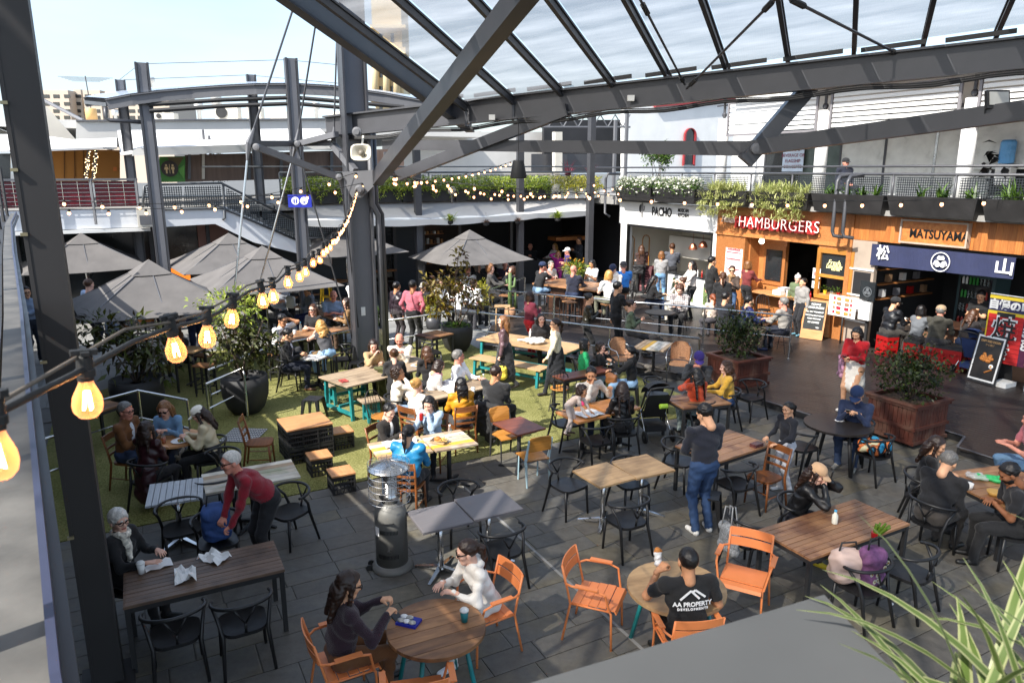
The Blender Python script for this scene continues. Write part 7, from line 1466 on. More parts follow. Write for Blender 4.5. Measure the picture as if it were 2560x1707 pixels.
# people (head positions measured at 2352 px width)
KP=2560/2352;PP={}
def pp(key,x,y,brg,label,**kw):
 if kw.get('sex')=='m':kw.setdefault('k',1.04)
 else:kw.setdefault('k',.975)
 PP[key]=person(label,(x*KP,y*KP),brg,kw.pop('pose','sit'),**kw);return PP[key]
BLK,CHR,NVY='#141416','#232327','#171b2c'
# front, on the stone floor
pp('purple',800,1315,62,'woman in a dark purple jumper eating oysters at the round table',top='#2a1622',tk='knit',bot='#6b4526',hr='long',hc='dbr',sn='a',wd=1.22,am=((-.1,.43,.90,'grip'),(.16,.40,.90,'grip')),le=10,gs='thin',look=(-14,6),k=1.0)
pp('hoodie',1072,1243,238,'woman in a white hoodie and black sunglasses leaning over the round table',top='#e6e1da',tk='hoodie',bot='#d9d6d0',hr='pony',hc='dbr',sn='p',gs='dark',le=24,am=((-.08,.42,.80,'relax'),(.14,.44,.80,'relax')),look=(-4,22),shoe='#e8e8ea',feet=.1)
pp('tee',1582,1260,-8,'man seen from behind in a black printed tee eating at the pale round table',top=BLK,bot='#17171a',sex='m',hr='crop',hc='blk',sn='m',slv='short',beard=True,le=8,am=((-.2,.30,1.02,'grip'),(.2,.3,.82,'relax')),wd=1.08)
pp('red',528,1038,232,'old man in a dark red jumper bending over a blue backpack',top='#8a1426',tk='knit',bot='#1d1d20',sex='m',hr='crop',hc='wht',sn='r',pose='stand',le=42,am=((-.16,.50,.78,'grip'),(.08,.52,.76,'grip')),gs='thin',look=(6,0),wd=1.12,k=1.03)
pp('scarf',270,1172,100,'white haired woman in a black coat and pale scarf behind the front column',top='#121215',tk='coat',bot='#151518',hr='fringe',hc='wht',sn='p',gs='thin',scarf=('#cfc8ba','print'),am=((-.14,.34,.80,'relax'),(.12,.40,.80,'flat')),look=(-4,22),inner='#d8d2c6')
pp('jeans',1620,930,-14,'man standing in a navy jumper and blue jeans seen from behind',top='#161a28',tk='knit',bot='#2c4468',bk='denim',sex='m',hr='short',hc='blk',sn='a',pose='stand',shoe='#e9e7e2',am=((-.08,.30,1.18,'grip'),(.08,.32,1.18,'grip')),look=(-26,-20),k=1.05)
pp('beige',1880,1068,128,'woman in a beige cap and black puffer jacket talking on a phone',top='#131315',tk='puffer',bot='#202028',hr='long',hc='dbr',sn='p',cap='#c9a27c',am=('ear','chin'),le=22,look=(-16,6),shoe='#c9b22e')
pp('fleece',2182,1040,58,'grey haired man in a black fleece eating with his back to us',top='#17171a',tk='coat',bot='#3a3531',sex='m',hr='short',hc='gry',sn='a',le=20,am='tablein',look=(-22,0),wd=1.1)
pp('beard',2322,1066,-72,'bearded man in a black tee eating from a paper tray',top='#1c1c20',bot='#18181a',sex='m',hr='short',hc='blk',sn='d',beard=True,slv='short',le=18,am='tablein',look=(-24,0),shoe='#131313',wd=1.08)
pp('edgewoman',2155,1004,120,'long haired woman in black behind the man in the fleece',top='#131214',bot='#1a1a1c',hr='long',hc='dbr',sn='a',am='tablein',le=12,look=(-16,10))
pp('pink',2372,945,-70,'person in a dusty pink tee cut by the right edge',top='#b2666f',bot='#5f7f9d',bk='denim',sex='m',hr='short',hc='dbr',sn='r',slv='short',le=16,am='table',wd=1.1)
pp('bluecap',1970,890,218,'man in a navy jacket and blue cap looking at his phone',top='#1d2a48',tk='coat',bot='#2b3c5a',bk='denim',sex='m',hr='short',hc='blk',sn='a',cap='#23365c',le=14,am=((-.08,.32,.94,'grip'),(.08,.33,.94,'grip')),look=(-28,0),shoe='#9a9790')
pp('girl',1812,925,-112,'girl with a black ponytail in a navy top standing at the reddish table',top='#12151f',bot='#b9bcc4',hr='pony',hc='blk',sn='a',pose='stand',k=.84,am=((-.12,.30,.86,'relax'),(.12,.28,.88,'relax')),look=(-8,-6),shoe='#c9c9c9')
pp('orange',1600,846,-18,'woman in an orange jumper with very long straight black hair',top='#c1441c',tk='knit',bot='#8c9a98',bk='denim',hr='xlong',hc='blk',sn='a',le=10,am=('chin','table'),look=(-10,0),hs=.47)
pp('yellow',1668,830,-88,'woman in a yellow jumper with long wavy brown hair',top='#d9a83c',tk='knit',bot='#2b4166',bk='denim',hr='wavy',hc='br',sn='p',le=10,am=('fwd','fwd'),look=(-4,4))
pp('nycap',1606,810,205,'man in a purple cap and charcoal shirt eating with both hands',top='#2b2d31',bot='#1b1b1d',sex='m',hr='short',hc='dbr',sn='r',cap='#3f2f7c',le=14,am=('eat','eat'),look=(-24,-20))
pp('leather',1430,878,-14,'woman in a black leather jacket with long dark hair seen from behind',top='#151416',tk='leather',bot='#19191b',hr='xlong',hc='dbr',sn='a',le=10,am='table',look=(-12,10),shoe='#c9c5bb')
pp('father',1358,845,155,'bearded man in a cream jumper resting his chin on his hand',top='#ddd5c9',tk='knit',bot='#1e2a40',bk='denim',sex='m',hr='short',hc='blk',sn='m',beard=True,le=16,am=((-.30,.34,.98,'relax'),'chin'),look=(-8,30),shoe='#d8d5cf')
pp('toddler',1338,890,118,'toddler in a pale pink suit leaning over the orange table',top='#d9c4b6',bot='#cbbcb2',hr='curly',hc='dbr',sn='m',k=.56,pose='stand',z=.46,le=48,am=((-.1,.4,.36,'flat'),(.1,.4,.36,'flat')),shd=1.35,look=(10,0),shoe='#3a2620')
pp('puffer',938,978,12,'woman in a bright blue puffer jacket with a black ponytail',top='#1f79a8',tk='puffer',bot='#1d1d20',hr='pony',hc='blk',sn='a',wd=1.18,le=12,am=('table','fwd'),look=(-14,4))
pp('boy',893,930,118,'boy in a dark cardigan and white tee with tousled black hair',top='#26221f',bot='#22242b',sex='m',k=.92,hr='short',hc='blk',sn='p',le=10,am='tablein',look=(-16,12),inner='#e9e6e0')
pp('coke',985,912,192,'girl in a pale blue cardigan drinking from a red can with a straw',top='#a9c1da',tk='knit',bot='#191a1e',hr='long',hc='blk',sn='p',le=14,am=((-.02,.27,1.02,'grip'),(.10,.27,.97,'grip')),look=(-20,4),inner='#15151a',k=.95)
pp('sunny',914,842,74,'person with curly dark hair and a cream sweatshirt with a yellow print',top='#e6dccd',bot='#7e97b4',bk='denim',hr='curly',hc='dbr',sn='m',am=('table','chin'),look=(8,12),le=8)
pp('bun1',957,870,35,'woman in a white top with a blonde bun seen from behind',top='#efe9e0',bot='#d8d2c8',hr='bun',hc='bl',sn='p',le=8,am=('chin','table'))
pp('pinkscarf',1008,828,62,'woman with short dark hair in grey and a thick pink scarf',top='#b9b4b0',tk='knit',bot='#2a2a2e',hr='bob',hc='dbr',sn='a',scarf=('#d38a8e','cloth'),le=20,am='tablein',look=(-24,0))
pp('whiteshirt',1053,805,105,'balding man in a bright white shirt looking away to the side',top='#eeeef0',bot='#3a3f50',sex='m',hr='short',hc='gry',sn='r',am=('table','lap'),look=(4,-40),wd=1.05)
pp('mustard',1058,868,-22,'woman in a mustard puffer top with half tied black hair',top='#c8881c',tk='puffer',bot='#3a3a3d',hr='long',hc='blk',sn='a',am='table',le=8)
pp('blackback',1140,842,30,'broad man in a black sweater seen from behind on the turf',top='#18181a',tk='knit',bot='#141416',sex='m',hr='short',hc='dbr',sn='m',am='tablein',le=12,wd=1.14,look=(-4,28))
pp('cover',857,781,142,'laughing woman in a beige jacket covering her mouth',top='#a98f68',bot='#22242a',hr='long',hc='dbr',sn='p',am=((-.1,.32,.82,'relax'),'eat'),le=16,look=(-20,20))
pp('smile',917,767,178,'smiling man in a cream sweater with folded hands and a short beard',top='#e6dcc9',tk='knit',bot='#2a2a30',sex='m',hr='bald',hc='blk',sn='r',beard=True,am=((-.02,.32,.98,'grip'),(.02,.32,.98,'grip')),le=14,look=(-14,0))
pp('bun2',905,802,-10,'woman in a black wool coat with a brown bun seen from behind',top='#19191b',tk='coat',bot='#17171a',hr='bun',hc='br',sn='p',am='table',le=14,coat=.3)
pp('longbr',980,796,-30,'woman in black with long glossy brown hair seen from behind',top='#1a191b',bot='#1c1c20',hr='long',hc='br',sn='p',am='tablein',le=10)
pp('suit',660,756,84,'man in a black suit and sunglasses reading his phone at the white table',top='#131419',tk='coat',bot='#1d2230',sex='m',hr='short',hc='blk',sn='a',gs='dark',le=4,am=((-.06,.34,.82,'grip'),(.1,.36,.82,'grip')),look=(-20,0),shoe='#5a3a24',inner='#cfd0d6')
pp('wtee',648,723,110,'man in a white tee propping his head on his hand',top='#efefee',bot='#2a2b30',sex='m',hr='short',hc='blk',sn='m',slv='short',hs=.66,fz=.2,gs='thin',am=('head','tablein'),le=18,look=(-6,10))
pp('bteesun',718,700,200,'woman in a black tee and sunglasses with long brown hair',top='#17171a',bot='#26262a',hr='long',hc='br',sn='p',slv='short',gs='dark',hs=.66,fz=.2,am='tablein',le=6)
pp('vest',735,736,-48,'blonde woman in a grey vest and pale jeans leaning on the high table',top='#4a4a4e',bot='#8fb0cc',bk='denim',hr='wavy',hc='bl',sn='p',slv='none',hs=.66,fz=.2,le=26,am=('chin','table'))
pp('polo',765,668,170,'bald man in a pale blue polo shirt at the high dark table',top='#8ea6c4',bot='#33363e',sex='m',hr=None,hc='gry',sn='r',slv='short',hs=.66,fz=.2,am='tablein',wd=1.15,le=12)
pp('fur',795,685,252,'woman in a leopard print fur jacket at the high dark table',top='#8a6a46',tk='print',bot='#5a4432',hr='long',hc='dbr',sn='p',hs=.66,fz=.2,am='tablein',le=10)
pp('wshirt',815,634,20,'man standing in a white shirt and black trousers near the column',top='#ecebe8',bot='#17171a',sex='m',hr='short',hc='dbr',sn='r',pose='stand',am='fold')
pp('greyh',706,660,230,'woman in a grey hoodie with a dark bun at a high stool',top='#6f757d',tk='hoodie',bot='#1f2a5a',hr='bun',hc='blk',sn='m',hs=.66,fz=.2,am='table',le=14)
pp('basket',1155,726,-88,'walking woman in a mauve jacket and long dark striped skirt with a yellow basket',top='#6a5156',tk='leather',bot='#26262a',bk='knit',hr='long',hc='lbr',sn='p',pose='walk',kneel=1,am=((-.24,.1,.78,'fist'),'down'),shoe='#2a2422',legs='skirtlong',skirt=(.16,.24,.52))
pp('cream',1275,733,-102,'walking woman in a cream fleece with a very long brown ponytail',top='#d9cdb2',tk='knit',bot='#14161c',hr='pony',hc='dbr',sn='a',gs='thin',pose='walk',kneel=-1,am=((-.2,.28,.84,'relax'),'down'),shoe='#241f1e',skirt=(.15,.22,.5),legs='skirtlong')
pp('facing',1243,722,168,'woman in black with long dark hair sitting behind the teal table',top='#151316',tk='knit',bot='#131315',hr='xlong',hc='blk',sn='p',am='lap',le=4)
pp('maroon',1218,670,60,'woman in a maroon jacket and red track trousers on the ramp',top='#5e1428',tk='coat',bot='#a8121e',hr='bob',hc='dbr',sn='a',pose='stand',am=('fold','phone'),look=(4,-20))
pp('olive',1355,675,96,'woman in an olive leather jacket walking along the ramp',top='#26241c',tk='leather',bot='#121214',hr='bun',hc='blk',sn='a',pose='walk',kneel=1,am=('phone','phone'),le=8)
pp('btee',1420,648,70,'tall man in a black tee and black trousers pointing on the ramp',top='#101012',bot='#101012',sex='m',hr='short',hc='blk',sn='a',pose='walk',kneel=-1,slv='short',am=('down',(.34,.34,1.02,'relax')),k=1.08)
pp('green',1344,779,84,'woman with a black bob in a bright green blouse',top='#1f9a5c',bot='#9fb6c9',bk='denim',hr='bob',hc='blk',sn='m',gs='thin',am='lap')
pp('kid',1381,788,120,'child in a black top with a hand over the face',top='#131315',bot='#1c1c20',hr='curly',hc='dbr',sn='p',k=.84,am=('eat','lap'))
pp('bhood',1447,796,-78,'woman in a black hoodie gesturing with open hands',top='#121214',tk='hoodie',bot='#8db0d2',bk='denim',hr='pony',hc='blk',sn='a',am=((-.2,.40,1.02,'flat'),'fwd'),le=8)
# left group
pp('brown',287,926,96,'man in a brown suede jacket and glasses at the shaded round table',top='#6d4420',tk='coat',bot='#33415c',bk='denim',sex='m',hr='short',hc='gry',sn='r',gs='thin',am='tablein',look=(-4,12),inner='#d9dde2',le=8)
pp('denim',376,923,176,'woman in a denim jacket and sunglasses eating with both hands',top='#6f93b4',tk='denim',bot='#2b3448',hr='long',hc='lbr',sn='p',gs='dark',am=((-.08,.30,.88,'grip'),(.08,.30,.88,'grip')),look=(-22,0),le=12)
pp('mleather',335,968,12,'woman in a maroon leather jacket with her back to us',top='#33141a',tk='leather',bot='#161518',hr='long',hc='dbr',sn='a',am='tablein',le=8,coat=.28)
pp('wcap',455,935,252,'woman in a white cap and cream puffer eating from a plate',top='#cdbf9f',tk='puffer',bot='#121214',hr='long',hc='dbr',sn='p',cap='#e9e4d6',am=((-.06,.34,.84,'grip'),(.1,.36,.84,'grip')),look=(-24,0),le=12)
# deck by the stalls
pp('dpuffer',2058,684,78,'man in a black puffer and cap on a red crate seat',top='#141519',tk='puffer',bot='#35322e',sex='m',hr='crop',hc='blk',sn='a',cap='#1e1e20',z=DZ,hs=.52,am='fwd',le=12,beard=True,look=(-12,-6))
pp('dgrey',2118,702,62,'woman in a grey top on a red crate seat at the sushi counter',top='#5d6064',bot='#19191c',hr='bob',hc='blk',sn='a',z=DZ,hs=.52,am='fwd',le=10)
pp('dolive',2163,703,48,'man in an olive hoodie and tan cap at the sushi counter',top='#34322a',tk='hoodie',bot='#1f1f22',sex='m',hr='short',hc='gry',sn='r',cap='#9a8366',z=DZ,hs=.52,am='fwd',le=12)
pp('dbrown',2238,712,70,'brown haired woman in dark clothes behind the stroller',top='#1c1718',bot='#20304e',bk='denim',hr='long',hc='br',sn='p',z=DZ,hs=.52,am='fwd',le=20,look=(-14,0))
pp('chef',2255,668,225,'cook in black working behind the sushi counter',top='#101012',bot='#131315',hr='short',hc='blk',sn='a',pose='stand',z=DZ,slv='short',am=('fold','phone'),le=10,look=(-22,0))
pp('dred2',1970,753,232,'woman in a bright red jumper and white skirt standing on the deck with a phone',top='#b3101c',tk='knit',bot='#e6e0d6',hr='bob',hc='blk',sn='a',pose='stand',z=DZ,legs='bare',skirt=(.15,.21,.36),am=((-.04,.30,1.12,'grip'),(.06,.28,1.08,'grip')),look=(-26,0),wd=1.15,shoe='#d8d4cc')
pp('dnavy',1722,681,88,'man in a royal navy puffer at the plates table',top='#1a2450',tk='puffer',bot='#5a4c3f',sex='m',hr='short',hc='blk',sn='a',z=DZ,am='fwd',le=10,shoe='#1f2746')
pp('dgrsw',1800,684,-42,'grey haired man in a light grey sweater at the plates table',top='#8b867f',bot='#1b1f2c',sex='m',hr='short',hc='gry',sn='r',z=DZ,am='fwd',le=8,shoe='#17171a')
pp('dboy',1845,640,-112,'boy in a light grey hoodie waiting beside the chalkboard',top='#8d8a86',tk='hoodie',bot='#1a1a1e',sex='m',k=.88,hr='short',hc='blk',sn='a',pose='stand',z=DZ,am='down',shoe='#5c8a9a')
pp('dbeanie',1833,632,-150,'small child in a green coat and white beanie at the counter',top='#5c6a4c',tk='coat',bot='#2c2c30',k=.84,hr='short',hc='dbr',sn='p',cap=('#dedad2','beanie'),pose='stand',z=DZ,am='down')
pp('dman',1788,588,30,'man in a black jumper over a white shirt ordering burgers',top='#101114',tk='knit',bot='#16181f',sex='m',hr='short',hc='dbr',sn='r',pose='stand',z=DZ,am='down',look=(-12,20))
pp('dtall',1637,590,82,'tall young man in a black jacket waiting near the poster',top='#141415',tk='coat',bot='#161618',sex='m',hr='short',hc='blk',sn='a',pose='stand',z=DZ,am=('down','phone'),k=1.06)
pp('dsun',1682,612,200,'woman in sunglasses and a patterned scarf before the poster',top='#4a3c34',bot='#3d5576',bk='denim',hr='bun',hc='dbr',sn='a',gs='dark',scarf=('#8a6c4c','print'),pose='stand',z=DZ,am='phone')
pp('dstrap',1662,626,20,'woman in black with a pale bag strap across her back',top='#131315',tk='coat',bot='#1c1c20',hr='pony',hc='br',sn='p',pose='stand',z=DZ,am='down')
pp('dplant',1668,672,60,'dark haired man in navy behind the boxed shrub',top='#15171f',bot='#1b1b1f',sex='m',hr='short',hc='blk',sn='a',z=DZ,am='fwd')
pp('dred',1637,676,-10,'red haired child in a pale top at the rail',top='#c9b7a8',bot='#3c3a40',hr='pony',hc='red',sn='p',k=.86,z=DZ,am='lap')
pp('plaid',1562,655,205,'bearded man in a plaid shirt at the small round table',top='#8a8078',tk='plaid',bot='#141416',sex='m',hr='curly',hc='br',sn='p',beard=True,z=DZ,am='tablein',look=(-28,0),le=10)
pp('dlong',1504,634,84,'woman in black with long straight black hair reaching forward',top='#131315',bot='#26324a',bk='denim',hr='xlong',hc='blk',sn='a',z=DZ,am='fwd',le=12,look=(-18,0))
pp('dcream',1567,638,262,'woman in a cream shirt with hands at her mouth',top='#e3ddd0',bot='#c9c3b6',hr='bun',hc='br',sn='p',z=DZ,am=('eat','eat'),look=(-10,20))
pp('knit',1520,578,24,'woman in a grey knitted jumper ordering at the green tiled counter',top='#8d8c8c',tk='knit',bot='#6c93b8',bk='denim',hr='bob',hc='lbr',sn='p',pose='stand',z=DZ,am=('phone','phone'))
pp('bag',1474,564,4,'woman in brown with a big quilted black bag reading the menu',top='#3a2520',tk='hoodie',bot='#141416',hr='long',hc='br',sn='p',pose='stand',z=DZ,am='fold')
pp('staff',1586,572,232,'kitchen hand in a lilac shirt and apron behind the tiled counter',top='#a9a3bd',bot='#6e604f',hr='pony',hc='blk',sn='a',pose='stand',z=DZ,at=A(AW+1.2,WA(*zA(590,700),AW)[0]+.0,DZ),am='fold',look=(-20,0),inner='#6e5f4c')
pp('server',1862,645,235,'server in black inside the hamburger window',top='#101012',bot='#101012',hr='short',hc='blk',sn='a',pose='stand',at=A(AW+1.3,13.7,DZ),am='phone',look=(-10,0))
# bar table
BZ=dict(z=DZ,hs=.72,fz=.24)
pp('jeansh',1247,603,62,'man in a black tee, navy cap and jean shorts on a bar stool',top='#18181b',bot='#7f9dbb',bk='denim',sex='m',hr='crop',hc='dbr',sn='r',slv='short',legs='shorts',cap='#1f2c4c',am=('table','chin'),le=16,wd=1.1,**BZ)
pp('bnavy',1318,610,40,'bald man with glasses in a navy jumper at the bar table',top='#1a1d2f',tk='knit',bot='#25304a',bk='denim',sex='m',hr=None,hc='gry',sn='r',gs='thin',am=('table','fwd'),le=6,wd=1.1,**BZ)
pp('btwhite',1398,622,-28,'blonde person in a white tee seen from behind at the bar table',top='#e9e8e4',bot='#6a6a58',hr='bob',hc='bl',sn='p',slv='short',am=('table','table'),le=10,sex='m',**BZ)
pp('btblue',1432,602,-2,'man in a bright blue tee and grey cap on the last bar stool',top='#2f7fd0',bot='#141416',sex='m',hr='crop',hc='gry',sn='r',slv='short',legs='shorts',cap='#3a3a3e',am='phone',le=10,**BZ)
pp('btphone',1360,598,226,'woman in white texting at the bar table',top='#ece9e4',bot='#26262a',hr='bob',hc='blk',sn='m',slv='short',am='phone',look=(-24,0),**BZ)
pp('btcap',1408,609,215,'person in a cream hoodie and navy cap across the bar table',top='#ece6da',tk='hoodie',bot='#2a2a30',sex='m',hr='short',hc='dbr',sn='p',cap='#1d2744',am='fwd',le=18,look=(-18,0),**BZ)
pp('bgrey',1266,600,150,'grey topped person behind the man in jean shorts',top='#b9b6b2',bot='#44444a',hr='short',hc='gry',sn='p',am='table',le=24,**BZ)
# terrace behind
pp('magenta',1282,577,190,'woman in a magenta cardigan shading her face',top='#b32a8c',bot='#b32a8c',hr='bob',hc='bl',sn='r',am=('lap','head'),hs=.5)
pp('blonde',1274,560,235,'blonde woman in white in the full sun',top='#ece7e0',bot='#d9d4cb',hr='wavy',hc='bl',sn='p',am='fwd',hs=.6)
pp('whitecap',1303,570,262,'man in a purple polo and white cap standing in the sun',top='#3b2f66',bot='#3a3a44',sex='m',hr='crop',hc='gry',sn='r',cap='#eceae4',slv='short',pose='stand',k=.95,am='fold')
pp('bphone',1218,560,184,'bald man in black looking at a phone before the dark shop',top='#131315',tk='coat',bot='#5a5048',sex='m',hr='bald',hc='gry',sn='r',am='phone',look=(-24,0),hs=.6)
pp('wside',1197,566,90,'woman in a white shirt with short hair at the white table',top='#e6e6e6',bot='#c2c2c6',hr='bob',hc='br',sn='p',am='fwd',hs=.55)
pp('tote',1240,521,6,'grey haired woman in a cream jacket with tote bags and plaid trousers',top='#cfcaa4',tk='coat',bot='#33332f',bk='plaid',hr='long',hc='gry',sn='p',pose='stand',am='phone')
pp('bshort',1180,525,100,'woman in a black blazer entering the lit shop',top='#121214',tk='coat',bot='#15151a',hr='bob',hc='br',sn='p',pose='stand',am='fold')
pp('smallkid',1212,545,30,'small child in pale blue at the shop entrance',top='#a9bccb',bot='#8c96a4',hr='long',hc='br',sn='p',k=.7,pose='stand',am='down')
pp('window',1004,518,-70,'woman in a grey jumper carrying a cup past the blue window',top='#7c7d80',bot='#2d3f5c',bk='denim',hr='bob',hc='lbr',sn='p',pose='stand',am=('phone','down'))
pp('hatman',1429,525,-60,'man in a dark coat and straw hat walking behind the dark post',top='#15161a',tk='coat',bot='#5c5c60',sex='m',hr='short',hc='gry',sn='r',cap=('#b08a50','hat'),pose='walk',kneel=1,am='down',shoe='#d8d4cc')
pp('pinkj',948,645,20,'person with a dark ponytail in a pink jumper and black trousers',top='#b5606e',tk='knit',bot='#17171a',hr='short',hc='blk',sn='m',pose='stand',am=('pocket','pocket'),sex='m')
pp('redkid',972,650,205,'person in a grey cap with a red bag at a wire chair',top='#1c1c20',bot='#6e6a66',hr='short',hc='blk',sn='a',cap='#8a8680',am='lap')
pp('dpuff2',911,648,40,'person in a plum puffer half hidden by the column pipes',top='#2c222a',tk='puffer',bot='#3a3438',hr='short',hc='blk',sn='m',pose='stand',am='down')
pp('treeman',1056,648,75,'older man in a white shirt behind the bronze leaved tree',top='#e9e9e9',bot='#3a3a40',sex='m',hr='bald',hc='gry',sn='r',am='fwd',hs=.5)
pp('um1',1127,608,100,'fair man in a dark shirt and white sleeves under the right umbrella',top='#4a4846',bot='#2a2a2e',sex='m',hr='curly',hc='lbr',sn='p',hs=.66,am='fwd')
pp('um2',1176,612,262,'woman in black under the right umbrella with a drink',top='#131315',bot='#17171a',hr='bob',hc='br',sn='p',hs=.66,am='eat')
pp('um3',1074,612,160,'man in white behind the leaves of the bronze tree',top='#e6e6e4',bot='#5c5c60',sex='m',hr='short',hc='gry',sn='r',hs=.55,am='fwd')
pp('um4',1160,600,190,'person in a plum jumper at the far umbrella table',top='#3a2c40',bot='#26262c',sex='m',hr='bald',hc='gry',sn='r',hs=.5,am='fold',le=14)
pp('um5',1098,606,120,'person in charcoal at the far umbrella table',top='#2c2c30',bot='#3a3a40',hr='bob',hc='gry',sn='p',hs=.5,am='fwd')
# far left court
pp('lblue',203,642,20,'man in a pale blue top standing behind the nearest left umbrella',top='#9fb6d6',bot='#171b2a',sex='m',hr='short',hc='br',sn='p',pose='stand',am='down')
pp('lwalk',440,660,160,'man in navy walking under the left umbrella with one leg forward',top='#9db2d2',bot='#1f2a4c',sex='m',hr='short',hc='dbr',sn='p',pose='walk',kneel=1,am='phone',shoe='#2a2624')
pp('lsit',378,694,120,'man in a navy jacket seated by the wine barrel',top='#1b1f33',tk='coat',bot='#3a3d44',sex='m',hr='short',hc='br',sn='p',am='lap',hs=.6)
pp('lsit2',397,735,200,'brown haired woman seated low behind the light cable',top='#6b4a34',bot='#26262a',hr='long',hc='br',sn='p',am='lap')
pp('lblack',287,732,84,'dark haired woman in a black jacket with a pale stripe at the rail',top='#101013',tk='coat',bot='#131318',hr='bun',hc='blk',sn='m',am='phone',hs=.6,le=10)
pp('ledge',58,660,130,'man with glasses in a pale blue hoodie by the gutter',top='#7f8fa6',tk='hoodie',bot='#1f2430',sex='m',hr='short',hc='blk',sn='a',gs='thin',pose='stand',am='fold')
pp('ldark',165,690,100,'man in black standing in the deep shade under the balcony',top='#0f0f12',bot='#101014',sex='m',hr='short',hc='blk',sn='m',pose='stand',am='down',at=G(245,760))
pp('lcafe',510,690,90,'server in navy behind the umbrellas at the cafe counter',top='#141a2e',bot='#16161a',hr='short',hc='blk',sn='a',pose='stand',am='phone',at=G(530,735))
p=WA(2112,411,19.2);pp('upper',1942,378,170,'person in a dark cap and navy jacket behind the upper railing',top='#141a2a',tk='coat',bot='#22262e',hr='crop',hc='dbr',sn='r',cap='#16171a',sex='m',am='lap',hs=.46,at=A(19.2,p[0],3.72))
for i,(x,y,br_,tp,hr_,kw_)in enumerate(((1088,640,40,'#e4e2de','short','seated in white at the far end of the umbrella table'),(1150,575,150,'#c9c3bb','long','pale top behind the umbrella edge'),(1330,545,250,'#2a2c33','short','dark top before the timber bar'),(1105,575,200,'#d8d3cb','bob','cream top under the umbrella shade'),(1452,690,100,'#3c4a3a','bun','dark green top behind the ramp rail'),(1590,600,260,'#d0c8c0','long','pale top queueing at the tiled counter'),(1545,560,20,'#4a4d55','short','grey jacket at the tiled counter'),(1720,600,60,'#6e2a2a','bob','dark red top beside the burger counter'),(640,650,150,'#b9bec6','short','light grey shirt at the laptop table'),(600,668,30,'#22252c','bob','charcoal top near the middle umbrellas'),(545,640,100,'#8c7a6a','long','tan top under the middle umbrellas'),(690,622,240,'#e0ddd6','short','white shirt under the rear stair umbrella'),(250,700,60,'#6a7486','short','slate top under the nearest left umbrella'),(1010,640,120,'#d9d9d6','bob','white blouse between the potted bushes'))):
 pp('x%d'%i,x,y,br_,'person with a '+kw_,top=tp,hr=hr_,hc=('dbr','blk','br','lbr')[i%4],pose='stand' if i in(2,5,6,7)else 'sit',z=DZ if 3<i<8 else 0,hs=.55,sex='m' if hr_=='short' else 'f',am='fwd' if i%2 else 'phone',sn='lpma'[i%4])
 # print on the back of the black tee, dog, bags
ob,d=PP['tee'];PR=mat('tee_print',(.75,.75,.74),.8,0,.08,30)
bk=-ARR(d['fw']);base=ARR(d['pel'])+ARR(d['sp'])*.30*1.04+bk*.142
Rl=Matrix((Vc(1,0,0),Vector(d['sp']),Vector(bk))).transposed()
def tee_text(s,size,up,sx=1.0,space=1.0):
 cu=bpy.data.curves.new('print','FONT');cu.body=s;cu.size=size;cu.align_x='CENTER';cu.align_y='CENTER';cu.offset=.002;cu.space_character=space;cu.extrude=.0015
 o=bpy.data.objects.new('print',cu);C.objects.link(o);me=bpy.data.meshes.new_from_object(o.evaluated_get(bpy.context.evaluated_depsgraph_get()));bpy.data.objects.remove(o);me.materials.clear();me.materials.append(PR)
 for v in me.vertices:v.co.z-=(v.co.x**2)*.9
 o=link('print',me,ob);o.matrix_local=Matrix.Translation(Vector(base+ARR(d['sp'])*up))@Rl.to_4x4()@Matrix.Diagonal((sx,1,1,1))
tee_text('AA PROPERTY',.058,.0);tee_text('DEVELOPMENTS',.03,-.045,1.0,1.45)
b=MB()
for pts in([(-.12,.045),(-.02,.13),(.06,.05)],[(.0,.12),(.02,.135),(.12,.06)]):
 for(x0,y0),(x1,y1)in zip(pts,pts[1:]):b.bar(Vector(base)+Rl@Vc(x0,y0,-x0*x0*.9),Vector(base)+Rl@Vc(x1,y1,-x1*x1*.9),.02,.004,tuple(bk))
b.loc('print',PR,ob)
def dog(label,p,brg,col,k=.5,dark=None):
 pr=[('c',(0,-.28,.42),(0,.22,.44),.13,.14,0),('e',(0,.16,.40),(.12,.16,.16),None,0,0),('c',(0,.26,.48),(0,.40,.64),.085,.07,0),('e',(0,.44,.68),(.08,.10,.08),None,0,0),('c',(0,.50,.66),(0,.60,.63),.05,.035,0),('e',(0,.635,.635),(.02,.02,.018),None,0,1,.005),('e',(-.075,.40,.70),(.02,.035,.06),None,0,1),('e',(.075,.40,.70),(.02,.035,.06),None,0,1),('c',(0,-.36,.46),(0,-.58,.56),.04,.018,0)]
 for s in(-1,1):pr+=[('c',(s*.08,.2,.36),(s*.085,.19,.18),.055,.035,0),('c',(s*.085,.19,.18),(s*.085,.21,.03),.033,.03,0),('c',(s*.085,.21,.025),(s*.085,.26,.022),.032,.025,0),('c',(s*.09,-.26,.38),(s*.1,-.2,.22),.085,.05,0),('c',(s*.1,-.2,.22),(s*.1,-.33,.12),.042,.028,0),('c',(s*.1,-.33,.12),(s*.1,-.30,.03),.027,.026,0),('c',(s*.1,-.30,.025),(s*.1,-.25,.022),.03,.024,0)]
 v,q,i=sdf_mesh(pr,.016,.04,{0:(.005,40.),1:None});me=np_mesh('dog',v*k/.5,q,[mat('fur_'+col.strip('#'),col,.95,0,.25,14,.7,70),BKM],i);o=link('dog',me);o.location=p;o.rotation_euler=(0,0,-rad(brg));tag(o,label,'dog');return o
dg=dog('pale dog in a black harness under the round table of four',G(452,1185),-20,'#b3aca0',.46);b=MB();s_=.46/.5
